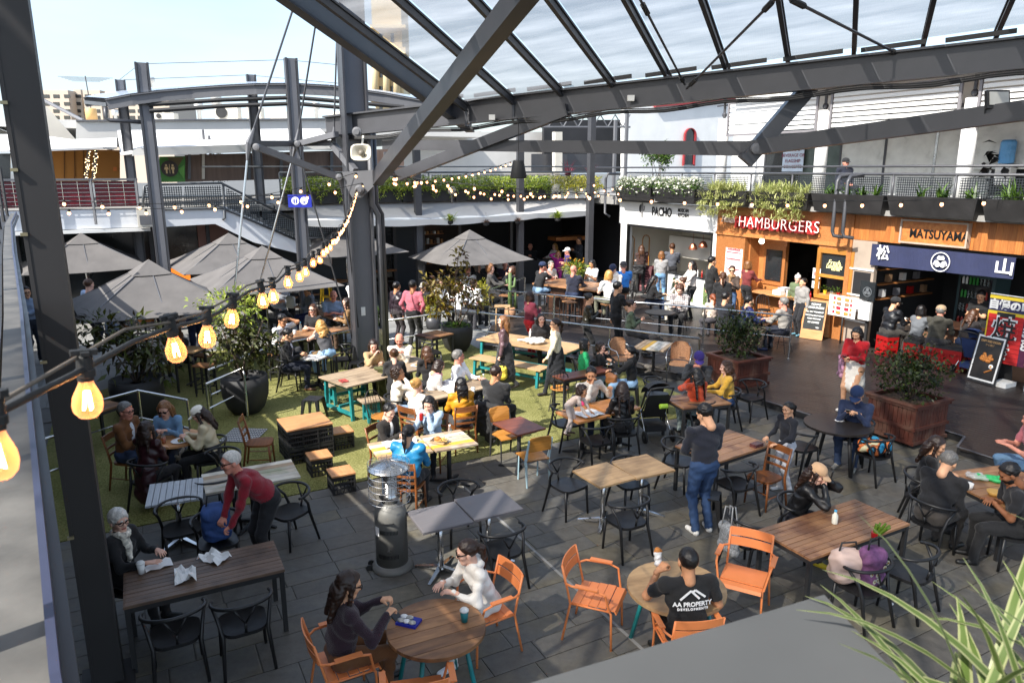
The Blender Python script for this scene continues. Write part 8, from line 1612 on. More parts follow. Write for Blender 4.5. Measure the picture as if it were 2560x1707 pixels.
b.tube([(.14*s_*cos(t),.12*s_,(.42+.15*sin(t))*s_)for t in LSP(0,6.28,14)[:-1]],.014,5,0,1);b.tube([(.14*s_*cos(t),-.08*s_,(.42+.145*sin(t))*s_)for t in LSP(0,6.28,14)[:-1]],.014,5,0,1);b.bar((0,.12*s_,.575*s_),(0,-.08*s_,.565*s_),.03,.012);b.loc('harness',BKM,dg)
dog('white and grey dog held on the lap of the man in the black puffer',Vector(PP['dpuffer'][0].location)+Vc(.34,.14,.40),60,'#c9c5bd',.34)
dog('fluffy grey dog lying behind the black hoodie on the turf',G(1640,935),100,'#8f8880',.38).scale=(1,1,.62)
# every seated figure gets its own seat directly underneath
def seat_of(key,frag,back=.0):
 ob=PP[key][0]
 for o in C.objects:
  if o.parent is None and frag in o.get('label','')and o.type=='EMPTY':
   d=Matrix.Rotation(ob.rotation_euler.z,3,'Z')@Vc(0,.05+back,0);o.location=(ob.location.x+d.x,ob.location.y+d.y,o.location.z);o.rotation_euler=ob.rotation_euler.copy();return
for k_,f_ in(('purple','armchair of the woman in purple'),('hoodie','armchair of the woman in the white hoodie'),('tee','armchair of the man in the printed tee'),('beige','of the woman in the beige cap'),('fleece','of the man in the black fleece'),('beard','bearded man at the right edge'),('bluecap','chair of the man in the blue cap'),('orange','of the woman in orange'),('yellow','chair of the woman in yellow'),('nycap','of the man in the purple cap'),('leather','of the woman in black leather'),('puffer','of the woman in the blue puffer'),('boy','timber chair of the boy'),('coke','of the girl with the red can'),('mustard','of the woman in mustard'),('suit','chair of the man in the dark suit'),('wcap','of the woman in the white cap'),('mleather','of the woman in maroon leather'),('brown','behind the man in the brown jacket'),('bun1','under the blonde bun'),('pink','of the person in the pink tee'),('edgewoman','left of the long haired woman'),('dpuffer','seat of the man in the black puffer'),('dgrey','seat of the woman in grey'),('dolive','seat of the man in the olive hoodie'),('dbrown','seat behind the blue stroller'),('green','under the girl in green'),('bhood','of the woman in the black hoodie'),('dnavy','of the man in the navy puffer'),('dgrsw','of the man in the grey sweater'),('plaid','behind the plaid shirt man'),('dcream','of the woman in cream'),('dred','of the red haired child'),('jeansh','of the man in jean shorts'),('bnavy','stool of the man in navy'),('btwhite','of the man in the white tee'),('btblue','of the man in blue'),('btphone','of the woman texting'),('fur','of the woman in fur'),('vest','of the blonde in the grey vest')):seat_of(k_,f_)
for lb,k_ in(('pale bar stool of the bald man at the high dark table','polo'),('pale bar stool of the woman in the grey hoodie','greyh'),('pale bar stool of the man in the white tee','wtee'),('pale bar stool of the woman in the black tee','bteesun'),('dark bar stool across the bar table','btcap'),('bar stool of the grey topped person behind the shorts','bgrey'),('bar stool of the fair man under the right umbrella','um1'),('bar stool of the woman in black under the umbrella','um2')):
 ob=PP[k_][0];o=dup(BS,(ob.location.x,ob.location.y,ob.location.z),-math.degrees(ob.rotation_euler.z),lb,'timber topped bar stools');o.scale=(1,1,(.66 if k_ not in('btcap','bgrey')else .72)/.72)
for lb,k_ in(('black wishbone chair of the man in the black sweater','blackback'),('black wishbone chair of the woman with the pink scarf','pinkscarf'),('black wishbone chair of the balding man in white','whiteshirt'),('black wishbone chair of the person in the printed sweatshirt','sunny'),('black wishbone chair of the white haired woman','scarf'),('black wishbone chair of the bearded father','father'),('black wishbone chair of the woman in the denim jacket','denim'),('black wishbone chair of the laughing woman','cover'),('black wishbone chair of the smiling bearded man','smile'),('black wishbone chair of the child in black','kid')):
 ob=PP[k_][0];d=Matrix.Rotation(ob.rotation_euler.z,3,'Z')@Vc(0,.05,0);dup(PC,(ob.location.x+d.x,ob.location.y+d.y,0),-math.degrees(ob.rotation_euler.z),lb,WG)
 # festoon lights
def amber():
 m=bpy.data.materials.new('amber_glass');m.use_nodes=True;n=m.node_tree.nodes;l=m.node_tree.links;b=n['Principled BSDF'];sv(b,'Base Color',(.75,.32,.10,1));sv(b,'Roughness',.08);sv(b,'Emission Color',(1,.58,.33,1));sv(b,'Emission Strength',.45)
 tr=n.new('ShaderNodeBsdfTransparent');sv(tr,0,(1,.80,.62,1));lw_=n.new('ShaderNodeLayerWeight');sv(lw_,0,.35);mr=n.new('ShaderNodeMapRange');sv(mr,3,.16);sv(mr,4,.75);lk(l,lw_,'Facing',mr,0);mx=n.new('ShaderNodeMixShader');lk(l,mr,0,mx,0);lk(l,tr,0,mx,1);lk(l,b,0,mx,2);l.new(mx.outputs[0],n['Material Output'].inputs[0]);return m
AMBG=amber();FILM=emitm('filament','#ffcf94',42);BULBF=emitm('lit_bulb','#ffb680',2.6);RUB=mat('black_rubber',(.014,.014,.014),.6,0,.2,20)
b=MB();pr=[(.0135,-.02),(.0145,-.032),(.02,-.045),(.0275,-.062),(.03,-.078),(.0275,-.094),(.018,-.106),(.004,-.110)];b.lathe(pr,(0,0,0),18);GLB=b.mesh('bulb',AMBG,1)
b=MB();
for i in range(4):a=i*pi/2;b.tube([(.004*cos(a),.004*sin(a),-.05),(.010*cos(a+.5),.010*sin(a+.5),-.090)],.0024,5)
FIL=b.mesh('filament',FILM);b=MB();b.lathe([(.012,.03),(.016,.026),(.0165,.0),(.0195,-.002),(.0195,-.016),(.0165,-.018),(.0155,-.026)],(0,0,0),14);b.box((0,0,.035),(.05,.016,.012));b.box((0,0,.035),(.016,.045,.008));SOC=b.mesh('socket',RUB)
b=MB();b.sphere((0,0,-.07),(.026,.026,.031),8);FBU=b.mesh('bulb',BULBF,1);b=MB();b.lathe([(.02,0),(.02,-.045)],(0,0,0),6);FSO=b.mesh('socket',RUB)
def festoon(label,pts,step,near=False,t0=0.0,sz=1.0,ys=None):
 pts=[Vector(p)for p in pts];t=thing('festoon_light',label,'string lights',pts[len(pts)//2],0,'festoon light strings');o=Vector(t.location);MB().tube([p-o for p in pts],.006 if near else .007,6).loc('cable',RUB,t,1)
 if near:MB().tube([p-o+Vector((.01*sin(i*1.3),0,.022+.008*sin(i*2.1)))for i,p in enumerate(pts)],.0035,5).loc('catenary_wire',mat('old_wire',(.16,.13,.10),.7),t,1)
 acc=t0;k=0
 for p,q in zip(pts,pts[1:]):
  L=(q-p).length;todo=[]
  if ys:todo=[p.lerp(q,(y-p.y)/(q.y-p.y))for y in ys if p.y<=y<q.y]
  else:
   while acc<L:todo.append(p.lerp(q,acc/L));acc+=step
  for c in todo:
   d=c.length
   if near and d<9:g=link('bulb',GLB,t);g.location=c-o;g.scale=(.84,.84,.84);link('socket',SOC,g);link('filament',FIL,g)
   else:g=link('bulb',FBU,t);g.location=c-o;s=link('socket',FSO,g);g.scale=(sz,sz,sz)
   g.rotation_euler=(rng.uniform(-.1,.1),rng.uniform(-.12,.12),rng.uniform(0,3));k+=1
  acc-=L
 return t
def cat(p,q,sag,n=24):p,q=Vector(p),Vector(q);return[p.lerp(q,f)-Vector((0,0,sag*4*f*(1-f)))for f in LSP(0,1,n)]
rng=RS(4)
YS=[.93,1.234,1.76,2.12,2.5,3.1,3.42,4.0,4.5,4.9,5.5,6.0,6.5,6.9,7.35,7.8,8.2]+[8.6+.43*i for i in range(18)];pts=[Vector((-.535-.177*y,y,3.975+.0062*(y-9)**2+.062+.012*sin(y*5)))for y in LSP(.4,16.25,60)];festoon('near festoon string sweeping from beside the camera to the main column',pts,.5,True,ys=YS)
for lb,p,q,sag in(('festoon string along the stall planters to the right edge',P(990,440,16.2),P(2700,487,12.0),.28),('festoon string from the column to the white stall corner',P(990,438,16.2),P(1556,462,25.5),.35),('festoon string climbing away to the far roof behind the hanging speaker',P(990,452,16.4),P(1294,398,27),.15),('festoon string low over the rear hedge',P(985,450,16.4),P(1560,478,24.5),.2),('festoon string over the middle of the rear awning',P(985,440,16.4),P(1500,452,22),.45),('upper festoon string from the column to the far left',P(890,432,16.2),P(-60,470,13.0),.45),('lower festoon string from the column to the far left',P(905,458,16.2),P(-60,510,12.5),.28)):festoon(lb,cat(p,q,sag),.62,sz=1.15)
for i,(x,y,d_)in enumerate(((1130,477,21),(1390,471,22))):t=thing('globe_lamp',['smoked glass globe lamp over the hedge left of the middle post','clear glass globe lamp before the lime hedge'][i],'lamp',P(x,y,d_),0,'globe lamps');MB().sphere((0,0,0),.12,14).loc('globe',glassm('smoked_globe',(.25,.24,.22),.35),t,1);MB().tube([(0,0,-.35),(0,0,-.1)],.03,7).sphere((0,0,0),.03,7).loc('stem',BKM,t)
# pots and trees
BOWL=[(.24,0),(.36,.12),(.45,.38),(.47,.62),(.455,.78),(.43,.78),(.425,.70)]
def potted(label,p,k,crown,tips,lm,rngs,extra=None,nl=900,ls=.15,bare=0.0,pot=BKM,name='potted_tree',asp=.42):
 t=thing(name,label,'potted tree',p);r_=RS(rngs);MB().lathe([(r*k,z*k)for r,z in BOWL],(0,0,0),26).loc('pot',pot,t,1);MB().lathe([(.42*k,.68*k),(.1,.70*k)],(0,0,0),20).loc('soil',SOIL,t)
 stems(t,(0,0,.66*k),tips,.02,BARK,r_,'trunk')
 P_,D_=[],[]
 for(c,r,n)in crown:p_,v_=shell(r_,n,c,r,.5);P_.append(p_);D_.append(v_*.7+r_.randn(n,3)*.7)
 leaves('crown',np.concatenate(P_),np.concatenate(D_),ls,asp,lm,t,r_)
 if extra:
  p_,v_=shell(r_,extra[1],(0,0,.74*k),(.36*k,.36*k,.1),.5);leaves('underplanting',p_,v_+(0,0,.5),.07,.5,extra[0],t,r_)
 return t
p1=G(618,1030);t=potted('tall bronze and lime leaved tree in a black bowl pot by the gate rail',p1,.98,[((-.1,0,1.55),(.55,.55,.55),620),((.35,.1,1.35),(.4,.4,.45),380)],[(-.5,.1,2.1),(.1,.2,2.5),(.5,-.1,1.9),(-.2,-.3,1.7),(.3,.3,1.6)],LF_MIX,31,None,ls=.14)
r_=RS(5);p_,v_=shell(r_,850,(-.15,.1,2.15),(.75,.7,.45),.6);leaves('new_growth',p_,v_+r_.randn(len(p_),3)*.6,.085,.4,LF_LIME,t,r_)
potted('dark magnolia like tree in a wide black pot behind the group of four',G(352,1045),1.05,[((.05,0,1.5),(.75,.6,.55),360),((-.75,.2,1.75),(.45,.4,.4),130),((.4,0,1.15),(.5,.5,.4),120)],[(-.8,.2,1.8),(.1,.1,1.9),(.5,-.1,1.7),(-.3,-.2,1.5),(.7,.2,1.4)],LF_MIX,32,None,ls=.18,asp=.34)
potted('slender bronze leaved tree in a black bowl pot beside the teal table',G(1143,877),.92,[((-.2,0,1.75),(.75,.6,.5),420),((.5,0,1.45),(.5,.4,.3),130),((.15,0,2.5),(.25,.25,.3),60),((-.45,0,1.2),(.4,.3,.3),120)],[(-.8,.1,1.9),(.1,.1,2.75),(.7,0,1.7),(-.4,-.2,1.5),(.3,.2,1.8)],leafm('leaf_copper','#3a1a0c','#8a7a26'),33,(LF_GRN,500),ls=.16)
BOXW=wood('planter_boards','#3a1a12','#5c2e20',.55,wear=.35,wearcol='#7a6454',rnd=.15)
def boxed(label,a,bb_,w_,h,z,seed,c,r,wheels=True):
 p=A(a,bb_,z);t=thing('boxed_shrub',label,'planter',p);t.rotation_euler=(0,0,CT);g=.09 if wheels else 0
 for s in(-1,1):
  for i in range(11):x=-w_/2+w_*(i+.5)/11;piece('board',t,(x,s*(w_/2-.012),g+h/2),(h-.08,w_/11-.008,.025),BOXW,rot=(pi/2,pi/2,0));piece('board',t,(s*(w_/2-.012),x,g+h/2),(h-.08,w_/11-.008,.025),BOXW,rot=(0,pi/2,0))
  for z_ in(g+.03,g+h*.42,g+h-.02):piece('rail',t,(0,s*(w_/2+.012),z_),(w_+.07,.03,.06),BOXW);piece('rail',t,(s*(w_/2+.012),0,z_),(w_+.07,.03,.06),BOXW,pi/2)
  piece('cap_board',t,(0,s*(w_/2),g+h+.02),(w_+.12,.1,.035),BOXW);piece('cap_board',t,(s*(w_/2),0,g+h+.02),(w_-.1,.1,.034),BOXW,pi/2)
 MB().box((0,0,g+h-.06),(w_-.06,w_-.06,.04)).loc('soil',SOIL,t)
 if wheels:
  for sx in(-1,1):
   for sy in(-1,1):MB().lathe([(.045,-.02),(.045,.02)],(sx*(w_/2-.1),sy*(w_/2-.1),.045),10,0,Matrix.Rotation(pi/2,3,'X')).loc('castor',BKM,t)
 r_=RS(seed);stems(t,(0,0,g+h-.05),[(.5*cos(i*.9)*r[0]/.7,.5*sin(i*.9)*r[0]/.7,g+h+.5+.12*(i%3))for i in range(9)],.012,BARK,r_)
 p_,v_=shell(r_,1500,(0,0,g+h+c),r,.5);p_=p_[p_[:,2]>g+h-.03];leaves('foliage',p_,r_.randn(len(p_),3)+(0,0,.7),.085,.5,LF_DARK,t,r_);q,v_=shell(r_,240,(0,0,g+h+c+.15),(r[0]*1.25,r[1]*1.25,r[2]*1.2),.3);q=q[q[:,2]>g+h];leaves('sprigs',q,r_.randn(len(q),3)+(0,0,.7),.075,.5,LF_MIX,t,r_)
boxed('wide timber box planter with a loose green shrub on castors beside the black table',12.16,7.66,.92,.68,0,41,.48,(.66,.66,.46));boxed('timber box planter with a shrub at the handrail end, second from the red jumper',11.75,11.4,.92,.58,DZ,42,.52,(.5,.5,.5),False)
for i,(x,y,h,r)in enumerate(((1083,822,.75,.27),(1205,800,.95,.26),(943,845,.5,.22))):
 p=G(x,y);t=thing('topiary',['yellow green clipped bush left of the bowl pot','tall yellow green clipped bush right of the bowl pot','small green bush at the foot of the main column'][i],'shrub',p,0,'clipped bushes in grey pots');MB().lathe([(.2,0),(.26,.38),(.24,.38)],(0,0,0),14).loc('pot',STEEL,t,1);r_=RS(50+i);p_,v_=shell(r_,1300,(0,0,.4+h*.5),(r,r,h*.5),.3);leaves('foliage',p_,v_+r_.randn(len(p_),3)*.5+(0,0,.4),.055,.55,LF_YEL if i<2 else LF_GRN,t,r_)
p=G(1275,795,DZ);t=thing('cactus','tall green cactus with side arms in a woven basket at the rail','cactus',p);CAC=mat('cactus_green',(.10,.16,.05),.6,0,.3,20,.4,40)
for a,r,nm in(([(0,0,.3),(0,0,1.45)],.075,'stem'),([(.16,.1,.3),(.16,.1,.85)],.06,'stem'),([(0,0,1.0),(.14,0,1.02),(.16,0,1.3)],.045,'arm'),([(0,0,1.12),(-.1,0,1.13),(-.11,0,1.25)],.04,'arm')):MB().tube(a,[r]*(len(a)-1)+[r*.7],9).loc(nm,CAC,t,1)
MB().lathe([(.15,0),(.19,.15),(.16,.34),(.14,.34)],(0,0,0),16).loc('basket',RATT,t,1)
p=G(1022,692);t=thing('potted_tree','leafy green bush in white pots before the blue shopfront','potted tree',p);
for dx in(-.35,.1):MB().lathe([(.2,0),(.24,.55),(.21,.55)],(dx,0,0),14).loc('pot',WHP,t,1)
r_=RS(61);stems(t,(.1,0,.5),[(.4,0,2),(-.3,.1,1.9),(0,0,2.3),(.2,-.2,1.6)],.02,BARK,r_,'trunk');p_,v_=shell(r_,1700,(.05,0,1.75),(.72,.6,.95),.5);leaves('foliage',p_,r_.randn(len(p_),3),.12,.4,LF_GRN,t,r_)
p=G(880,700);t=thing('bamboo_clump','yellow green bamboo clump left of the main column','plant',p);r_=RS(62);MB().box((0,0,.3),(1.3,.4,.6)).loc('trough',W_DARK,t);p_,v_=shell(r_,1300,(0,0,1.2),(.75,.4,.7),.6);leaves('foliage',p_,v_+(0,0,-.2),.17,.14,LF_LIME,t,r_)
p=P(540,418,27);t=thing('climbing_vine','sparse green vine around grey pipes on the upper left','plant',p);b=MB()
for dx,h in((-.5,1.0),(-.35,1.3),(-.15,1.1)):b.tube([(dx,0,-.5),(dx,0,h)],.05,6)
b.loc('pipes',STL,t);r_=RS(63);p_,v_=shell(r_,260,(.15,-.1,.1),(.4,.2,.7),.7);leaves('foliage',p_,r_.randn(260,3),.12,.5,LF_GRN,t,r_)
p=G(1437,704,DZ+1.02);t=thing('flower_vase','vase of yellow billy buttons with ferny leaves on the bar table','vase',p);MB().lathe([(.06,0),(.1,.1),(.08,.24),(.07,.24)],(0,0,0),12).loc('vase',mat('tan_vase',(.45,.3,.16),.5),t,1);r_=RS(64);p_,v_=shell(r_,420,(0,0,.42),(.38,.38,.22),.5);leaves('foliage',p_,v_+(0,0,.3),.13,.16,LF_LIME,t,r_);b=MB();bb2=MB()
for i in range(26):a,e=r_.rand()*6.28,.3*r_.rand()**.5;q=(e*cos(a)*1.3,e*sin(a)*1.3,.45+.35*r_.rand());b.tube([(0,0,.2),q],.004,4);bb2.sphere(q,.026,6)
b.loc('stalks',LF_GRN,t);tag(bb2.loc('blossom',FLY,t),kind='stuff')
# patio heater
hp_=G(982,1418);t=thing('patio_heater','grey patio heater with a wire cage and steel hood on the stone floor','heater',hp_);HG=mat('heater_grey',(.15,.147,.135),.45,.1,.08,6)
MB().lathe([(.25,0),(.25,.05),(.23,.07),(.21,.09),(.20,.10)],(0,0,0),28).loc('base',HG,t,1);MB().lathe([(.195,.09),(.195,.72),(.18,.80),(.12,.86),(.11,.88)],(0,0,0),28).loc('body',HG,t,1);b=MB();b.lathe([(.10,.87),(.10,.93),(.13,.95),(.085,.98),(.085,1.24),(.10,1.26)],(0,0,0),20)
for i in range(12):b.lathe([(.085,0),(.094,.008),(.085,.016)],(0,0,.99+i*.02),20)
b.loc('burner',STAIN,t,1);MB().lathe([(.245,1.30),(.24,1.315),(.10,1.36),(.02,1.37)],(0,0,0),26).loc('hood',STAIN,t,1);b=MB()
for z in(.92,1.0,1.08,1.16,1.24,1.32,1.38):b.tube([(.25*cos(i*pi/12),.25*sin(i*pi/12),z)for i in range(24)],.0025,4,0,1)
for i in range(24):a=i*pi/12;b.tube([(.25*cos(a),.25*sin(a),.90),(.25*cos(a),.25*sin(a),1.38),(.03*cos(a),.03*sin(a),1.42)],.002,4)
b.loc('cage',CHROME,t);b=MB()
for z in(.24,.56):
 for i in range(16):a=-2.3+i*.085;b.box((.197*cos(a),.197*sin(a),z),(.006,.006,.05),Matrix.Rotation(a,3,'Z'))
b.loc('vent_slot',BLACK,t);MB().tube([(-.06,-.185,.68),(-.06,-.215,.69),(.06,-.215,.69),(.06,-.185,.68)],.009,6).loc('handle',BKM,t,1);MB().box((-.14,-.142,.56),(.07,.004,.11),Matrix.Rotation(-.78,3,'Z')).loc('label',PAPER,t);MB().box((0,-.197,.33),(.035,.012,.02)).loc('latch',STAIN,t)
for s in(-1,1):MB().lathe([(.04,-.012),(.04,.012)],(-.27,-.02+s*.06,.04),12,0,Matrix.Rotation(pi/2,3,'X')).loc('wheel',BKM,t)
# signs on the deck
def aframe(label,px,py,w_,h,brg,z,m,name='sandwich_board'):
 p=G(px,py,z);t=thing(name,label,'sign board',(p.x,p.y,z),brg);til=.2
 MB().box((0,.12,h/2),(w_,.02,h),Matrix.Rotation(til,3,'X')).loc('front_board',m,t);MB().box((0,-.22,h/2),(w_,.02,h),Matrix.Rotation(-til,3,'X')).loc('rear_board',m,t)
 def onb(x,y,dz=.014):return Matrix.Translation((0,.12,h/2))@Matrix.Rotation(til,4,'X')@Matrix.Translation((x,.01+dz,y))@Matrix(((-1,0,0,0),(0,0,1,0),(0,1,0,0),(0,0,0,1)))
 def tx(s,size,y,mm,sx=1.0,shear=0,x=0,bold=0):
  cu=bpy.data.curves.new('lettering','FONT');cu.body=s;cu.size=size;cu.align_x='CENTER';cu.align_y='CENTER';cu.shear=shear;cu.offset=bold
  o=bpy.data.objects.new('lettering',cu);C.objects.link(o);me=bpy.data.meshes.new_from_object(o.evaluated_get(bpy.context.evaluated_depsgraph_get()));bpy.data.objects.remove(o);me.materials.clear();me.materials.append(mm);o=link('lettering',me,t);o.matrix_local=onb(-x,y)@Matrix.Diagonal((sx,1,1,1))
 def pan(x,y,ww,hh,mm,dz=.004,name='panel'):b=MB();b.box((0,0,0),(ww,hh,.006));o=b.loc(name,mm,t);o.matrix_local=onb(-x,y,dz)
 return t,tx,pan
CHALK=mat('chalkboard',(.02,.022,.022),.7,0,.35,4);CHW=mat('chalk',(.72,.72,.7),.9,0,.15,60);t,tx,pan=aframe('timber framed chalkboard listing burgers and breakfast on the deck',2034,845,.62,1.08,222,DZ,W_PLY);pan(0,.12,.54,.78,CHALK,.002,'chalk_panel')
for s,z_,y,in(('NOUNS',.085,.43),('HAMBURGERS',.085,.34),('ALL DAY BREAKFAST',.06,.22),('BACON & EGG ROLLS',.06,.12),('HASH BROWNS',.06,.03),('ICE COFFEES',.065,-.07),('enjoy',.055,-.2)):tx(s,z_,y,CHW,.85,.15 if s!='enjoy' else .3,0 if s!='enjoy' else .12,.002)
t,tx,pan=aframe('black framed poster board of crispy fried chicken with white border',2467,955,.66,1.1,248,DZ,BKM);pan(0,0,.6,1.0,WHP,.001,'poster_border');pan(0,0,.53,.92,mat('poster_black',(.022,.018,.015),.4,0,.4,4),.006,'poster');TAN=mat('print_tan',(.62,.35,.13),.5);tx('CRISPY FRIED CHICKEN',.062,.38,TAN,.68,0,0,.002);tx('から揚げ',.05,.30,TAN,1,0,0)
FR=mat('fried',(.48,.17,.03),.6,0,.5,30,.6,60);r_=RS(9);b=MB()
for i in range(16):a=r_.rand()*6.28;rr=.13*r_.rand()**.5;b.sphere((rr*cos(a),.0,rr*.7*sin(a)),(.045,.012,.04),7)
for i in range(5):b.sphere((-.17+.03*i,0,-.24-.02*i),(.024,.01,.02),6)
o=b.loc('food_print',FR,t,1);o.matrix_local=Matrix.Translation((0,.12,.55))@Matrix.Rotation(.2,4,'X')@Matrix.Translation((0,.026,.02));b=MB();b.sphere((-.15,0,-.17),(.055,.01,.05),10);b.sphere((-.15,.004,-.17),(.028,.01,.026),8,1);o=b.loc('egg_print',[PAPER,mat('yolk',(.75,.33,.04),.4)],t,1);o.matrix_local=Matrix.Translation((0,.12,.55))@Matrix.Rotation(.2,4,'X')@Matrix.Translation((0,.026,.02))
t,tx,pan=aframe('tall maroon menu board on the floor beside the tiled counter',1613,732,.5,1.05,215,DZ,mat('maroon_board',(.09,.02,.025),.5),'menu_board')
for i in range(7):pan(0,.36-i*.1,.3-.06*(i%3),.02,PINK,.004,'print_line')
bn=thing('banner','tall red and yellow banner with japanese characters at the sushi stall','banner',A(16.7,8.5,DZ));BANF=lambda x,y,z:tuple(A(16.62-z,8.48-x,DZ+y))
def bq(x0,x1,y0,y1,d,m_,name):b=MB();b.prism([(x0,y0),(x1,y0),(x1,y1),(x0,y1)],d,d+.004,0,BANF);return b.world(name,m_,bn)
bq(-.45,.45,.55,1.95,0,mat('banner_yellow',(.75,.55,.03),.7),'cloth');bq(-.42,.30,.5,1.55,.006,mat('banner_red',(.55,.02,.02),.7,0,.08,4),'red_lantern')
for i in range(10):bq(-.42,.30,.55+i*.1,.556+i*.1,.012,mat('banner_darkred',(.2,.01,.01),.7),'lantern_line')
bq(.30,.44,.5,1.75,.008,mat('banner_purple',(.09,.015,.05),.7),'side_strip');bq(-.25,.12,1.5,1.6,.012,BKM,'lantern_cap');bq(-.45,.45,1.62,1.88,.005,mat('banner_navy',(.03,.03,.09),.7),'top_strip')
for s,sz,x,y,m_ in(('焼',.56,-.06,1.22,WPR),('焼',.50,-.06,1.22,BKM),('き',.44,-.06,.74,WPR),('き',.39,-.06,.74,BKM),('自',.22,-.34,1.75,WPR),('慢',.22,-.12,1.75,WPR),('の',.22,.1,1.75,WPR),('味',.22,.33,1.75,WPR),('ち',.15,.37,1.5,WPR),('ょ',.13,.37,1.35,WPR),('こ',.15,.37,1.2,WPR),('っ',.13,.37,1.06,WPR),('と',.15,.37,.92,WPR)):text('character',s,m_,sz,A(16.60 if m_ is WPR else 16.595,8.48-x,DZ+y),facing(NW),bn,.001,bold=.012 if m_ is WPR else .004)
MB().tube([A(16.66,7.98,DZ),A(16.66,7.98,DZ+2.0)],.015,6).tube([A(16.66,8.95,DZ+1.97),A(16.66,7.98,DZ+1.97)],.012,6).box(A(16.66,8.4,DZ+.05),(.4,.3,.1),R28).world('banner_pole',WHP,bn)
mp_=A(16.95,12.8,DZ);t=thing('menu_stand','open two page food menu on a dark post between the stalls','menu stand',mp_);MB().tube([(0,0,0),(0,0,1.0)],.025,7).loc('post',BKM,t,1)
for s in(-1,1):o=piece('menu_page',t,UB*(s*.21)+Vc(0,0,1.02)-UA*.05,(.42,.56,.015),PAPER,rot=(pi/2,0,CT+pi/2+s*.12))
r_=RS(6)
for s in(-1,1):
 for i in range(4):
  for j in range(2):piece('menu_photo',t,UB*(s*.21+(j-.5)*.17)+Vc(0,0,.84+i*.125)-UA*.062,(.13,.075,.012),[mat('pk_brown',(.3,.18,.1),.6),mat('print_orange',(.6,.25,.05),.6),RED][(i+j+(s>0))%3],rot=(pi/2,0,CT+pi/2))
br_=G(371,808);t=thing('wine_barrel','oak wine barrel with steel hoops between the left umbrellas','barrel',br_);OAK=wood('oak','#9a5a26','#b97436',.6,unit=False,wear=.2)
for i in range(16):
 b=MB();a0,a1=i*pi/8+.01,(i+1)*pi/8-.01;vs=[]
 for z,r in((0,.26),(.22,.31),(.45,.33),(.68,.31),(.9,.26)):
  for a in(a0,a1):vs.append((r*cos(a),r*sin(a),z))
 b.add(vs,[(2*j,2*j+1,2*j+3,2*j+2)for j in range(4)]);b.loc('stave',OAK,t)
for z,r in((.06,.28),(.25,.317),(.65,.317),(.84,.28)):MB().lathe([(r,z-.025),(r+.006,z+.025)],(0,0,0),24).loc('hoop',STL,t,1)
MB().lathe([(.25,.88),(.01,.885)],(0,0,0),20).loc('head',OAK,t)
# strollers, bags, food
def stroller(label,p,brg,m,k=1.0):
 t=thing('stroller',label,'stroller',p,brg,'folding strollers')
 for s in(-1,1):
  MB().tube([(s*.24,.35,.1),(s*.22,-.05,.55),(s*.21,-.38,1.02)],.014,7).loc('frame_tube',BKM,t,1);MB().tube([(s*.25,-.32,.1),(s*.22,.05,.52)],.013,7).loc('frame_tube',STAIN,t,1)
  for y,r in((.35,.085),(-.32,.11)):
   b=MB();b.lathe([(r*.6,-.018),(r,-.02),(r,.02),(r*.6,.018)],(s*.26,y,r),16,0,Matrix.Rotation(pi/2,3,'Y'));w_=b.loc('wheel',RUB,t,1);MB().lathe([(.01,-.022),(r*.6,-.01),(r*.6,.01),(.01,.022)],(s*.26,y,r),12,0,Matrix.Rotation(pi/2,3,'Y')).loc('hub',STL,w_)
 MB().tube([(-.21,-.38,1.02),(-.1,-.42,1.05),(.1,-.42,1.05),(.21,-.38,1.02)],.018,7).loc('handle',BKM,t,1)
 MB().add([(-.18,.22,.42),(.18,.22,.42),(.19,-.02,.40),(-.19,-.02,.40),(.19,-.24,.86),(-.19,-.24,.86),(-.2,-.05,.52),(.2,-.05,.52)],[(0,1,2,3),(3,2,4,5),(0,3,6),(1,7,2),(3,5,6),(2,7,4)]).add([(-.18,.22,.40),(.18,.22,.40),(.2,-.04,.38),(-.2,-.04,.38),(.2,-.27,.86),(-.2,-.27,.86)],[(3,2,1,0),(5,4,2,3)]).loc('seat',m,t)
 b=MB();vs=[]
 for i in range(7):
  a=i/6*1.75-.25
  for j in range(9):u=-1+j/4;vs.append((u*.215,-.20+.33*sin(a)*(1-.12*u*u),.80+.30*cos(a)*(1-.35*abs(u)**3)))
 b.add(vs,[(i*9+j,i*9+j+1,(i+1)*9+j+1,(i+1)*9+j)for i in range(6)for j in range(8)]);b.loc('canopy',m,t,1);MB().box((0,.0,.22),(.38,.4,.12)).loc('basket',m,t);return t
st1=stroller('black folded stroller with a lime green tag behind the woman in leather',G(1630,1090),-10,mat('stroller_black',(.013,.013,.014),.6,0,.2,8));MB().lathe([(.045,-.07),(.045,.07)],(.06,-.33,.68),12,0,Matrix.Rotation(pi/2,3,'Y')).loc('tag_roll',mat('lime',(.42,.65,.06),.5),st1)
stroller('blue and black stroller parked at the sushi counter',G(2428,935,DZ),60,mat('stroller_blue',(.03,.055,.16),.7,0,.15,8)).location.z=DZ
def lump(name,label,cat,p,brg,prims,m,noise=(.008,30.),res=.012,group=None):
 v,q,i=sdf_mesh(prims,res,.03,{0:noise,1:noise});o=link(name,np_mesh(name,v,q,m if isinstance(m,list)else[m],i));o.location=p;o.rotation_euler=(0,0,-rad(brg));return tag(o,label,cat,group)
BB=lambda w_,d,h,m=0:[('c',(x,y,z),(-x,y,z),r_,r_,m)for r_ in(min(w_,d,h)*.42,)for x in(w_/2-r_,)for y in(-d/2+r_,d/2-r_)for z in(r_,h-r_)]+[('e',(0,0,h/2),(w_*.5,d*.5,h*.5),None,0,m)]
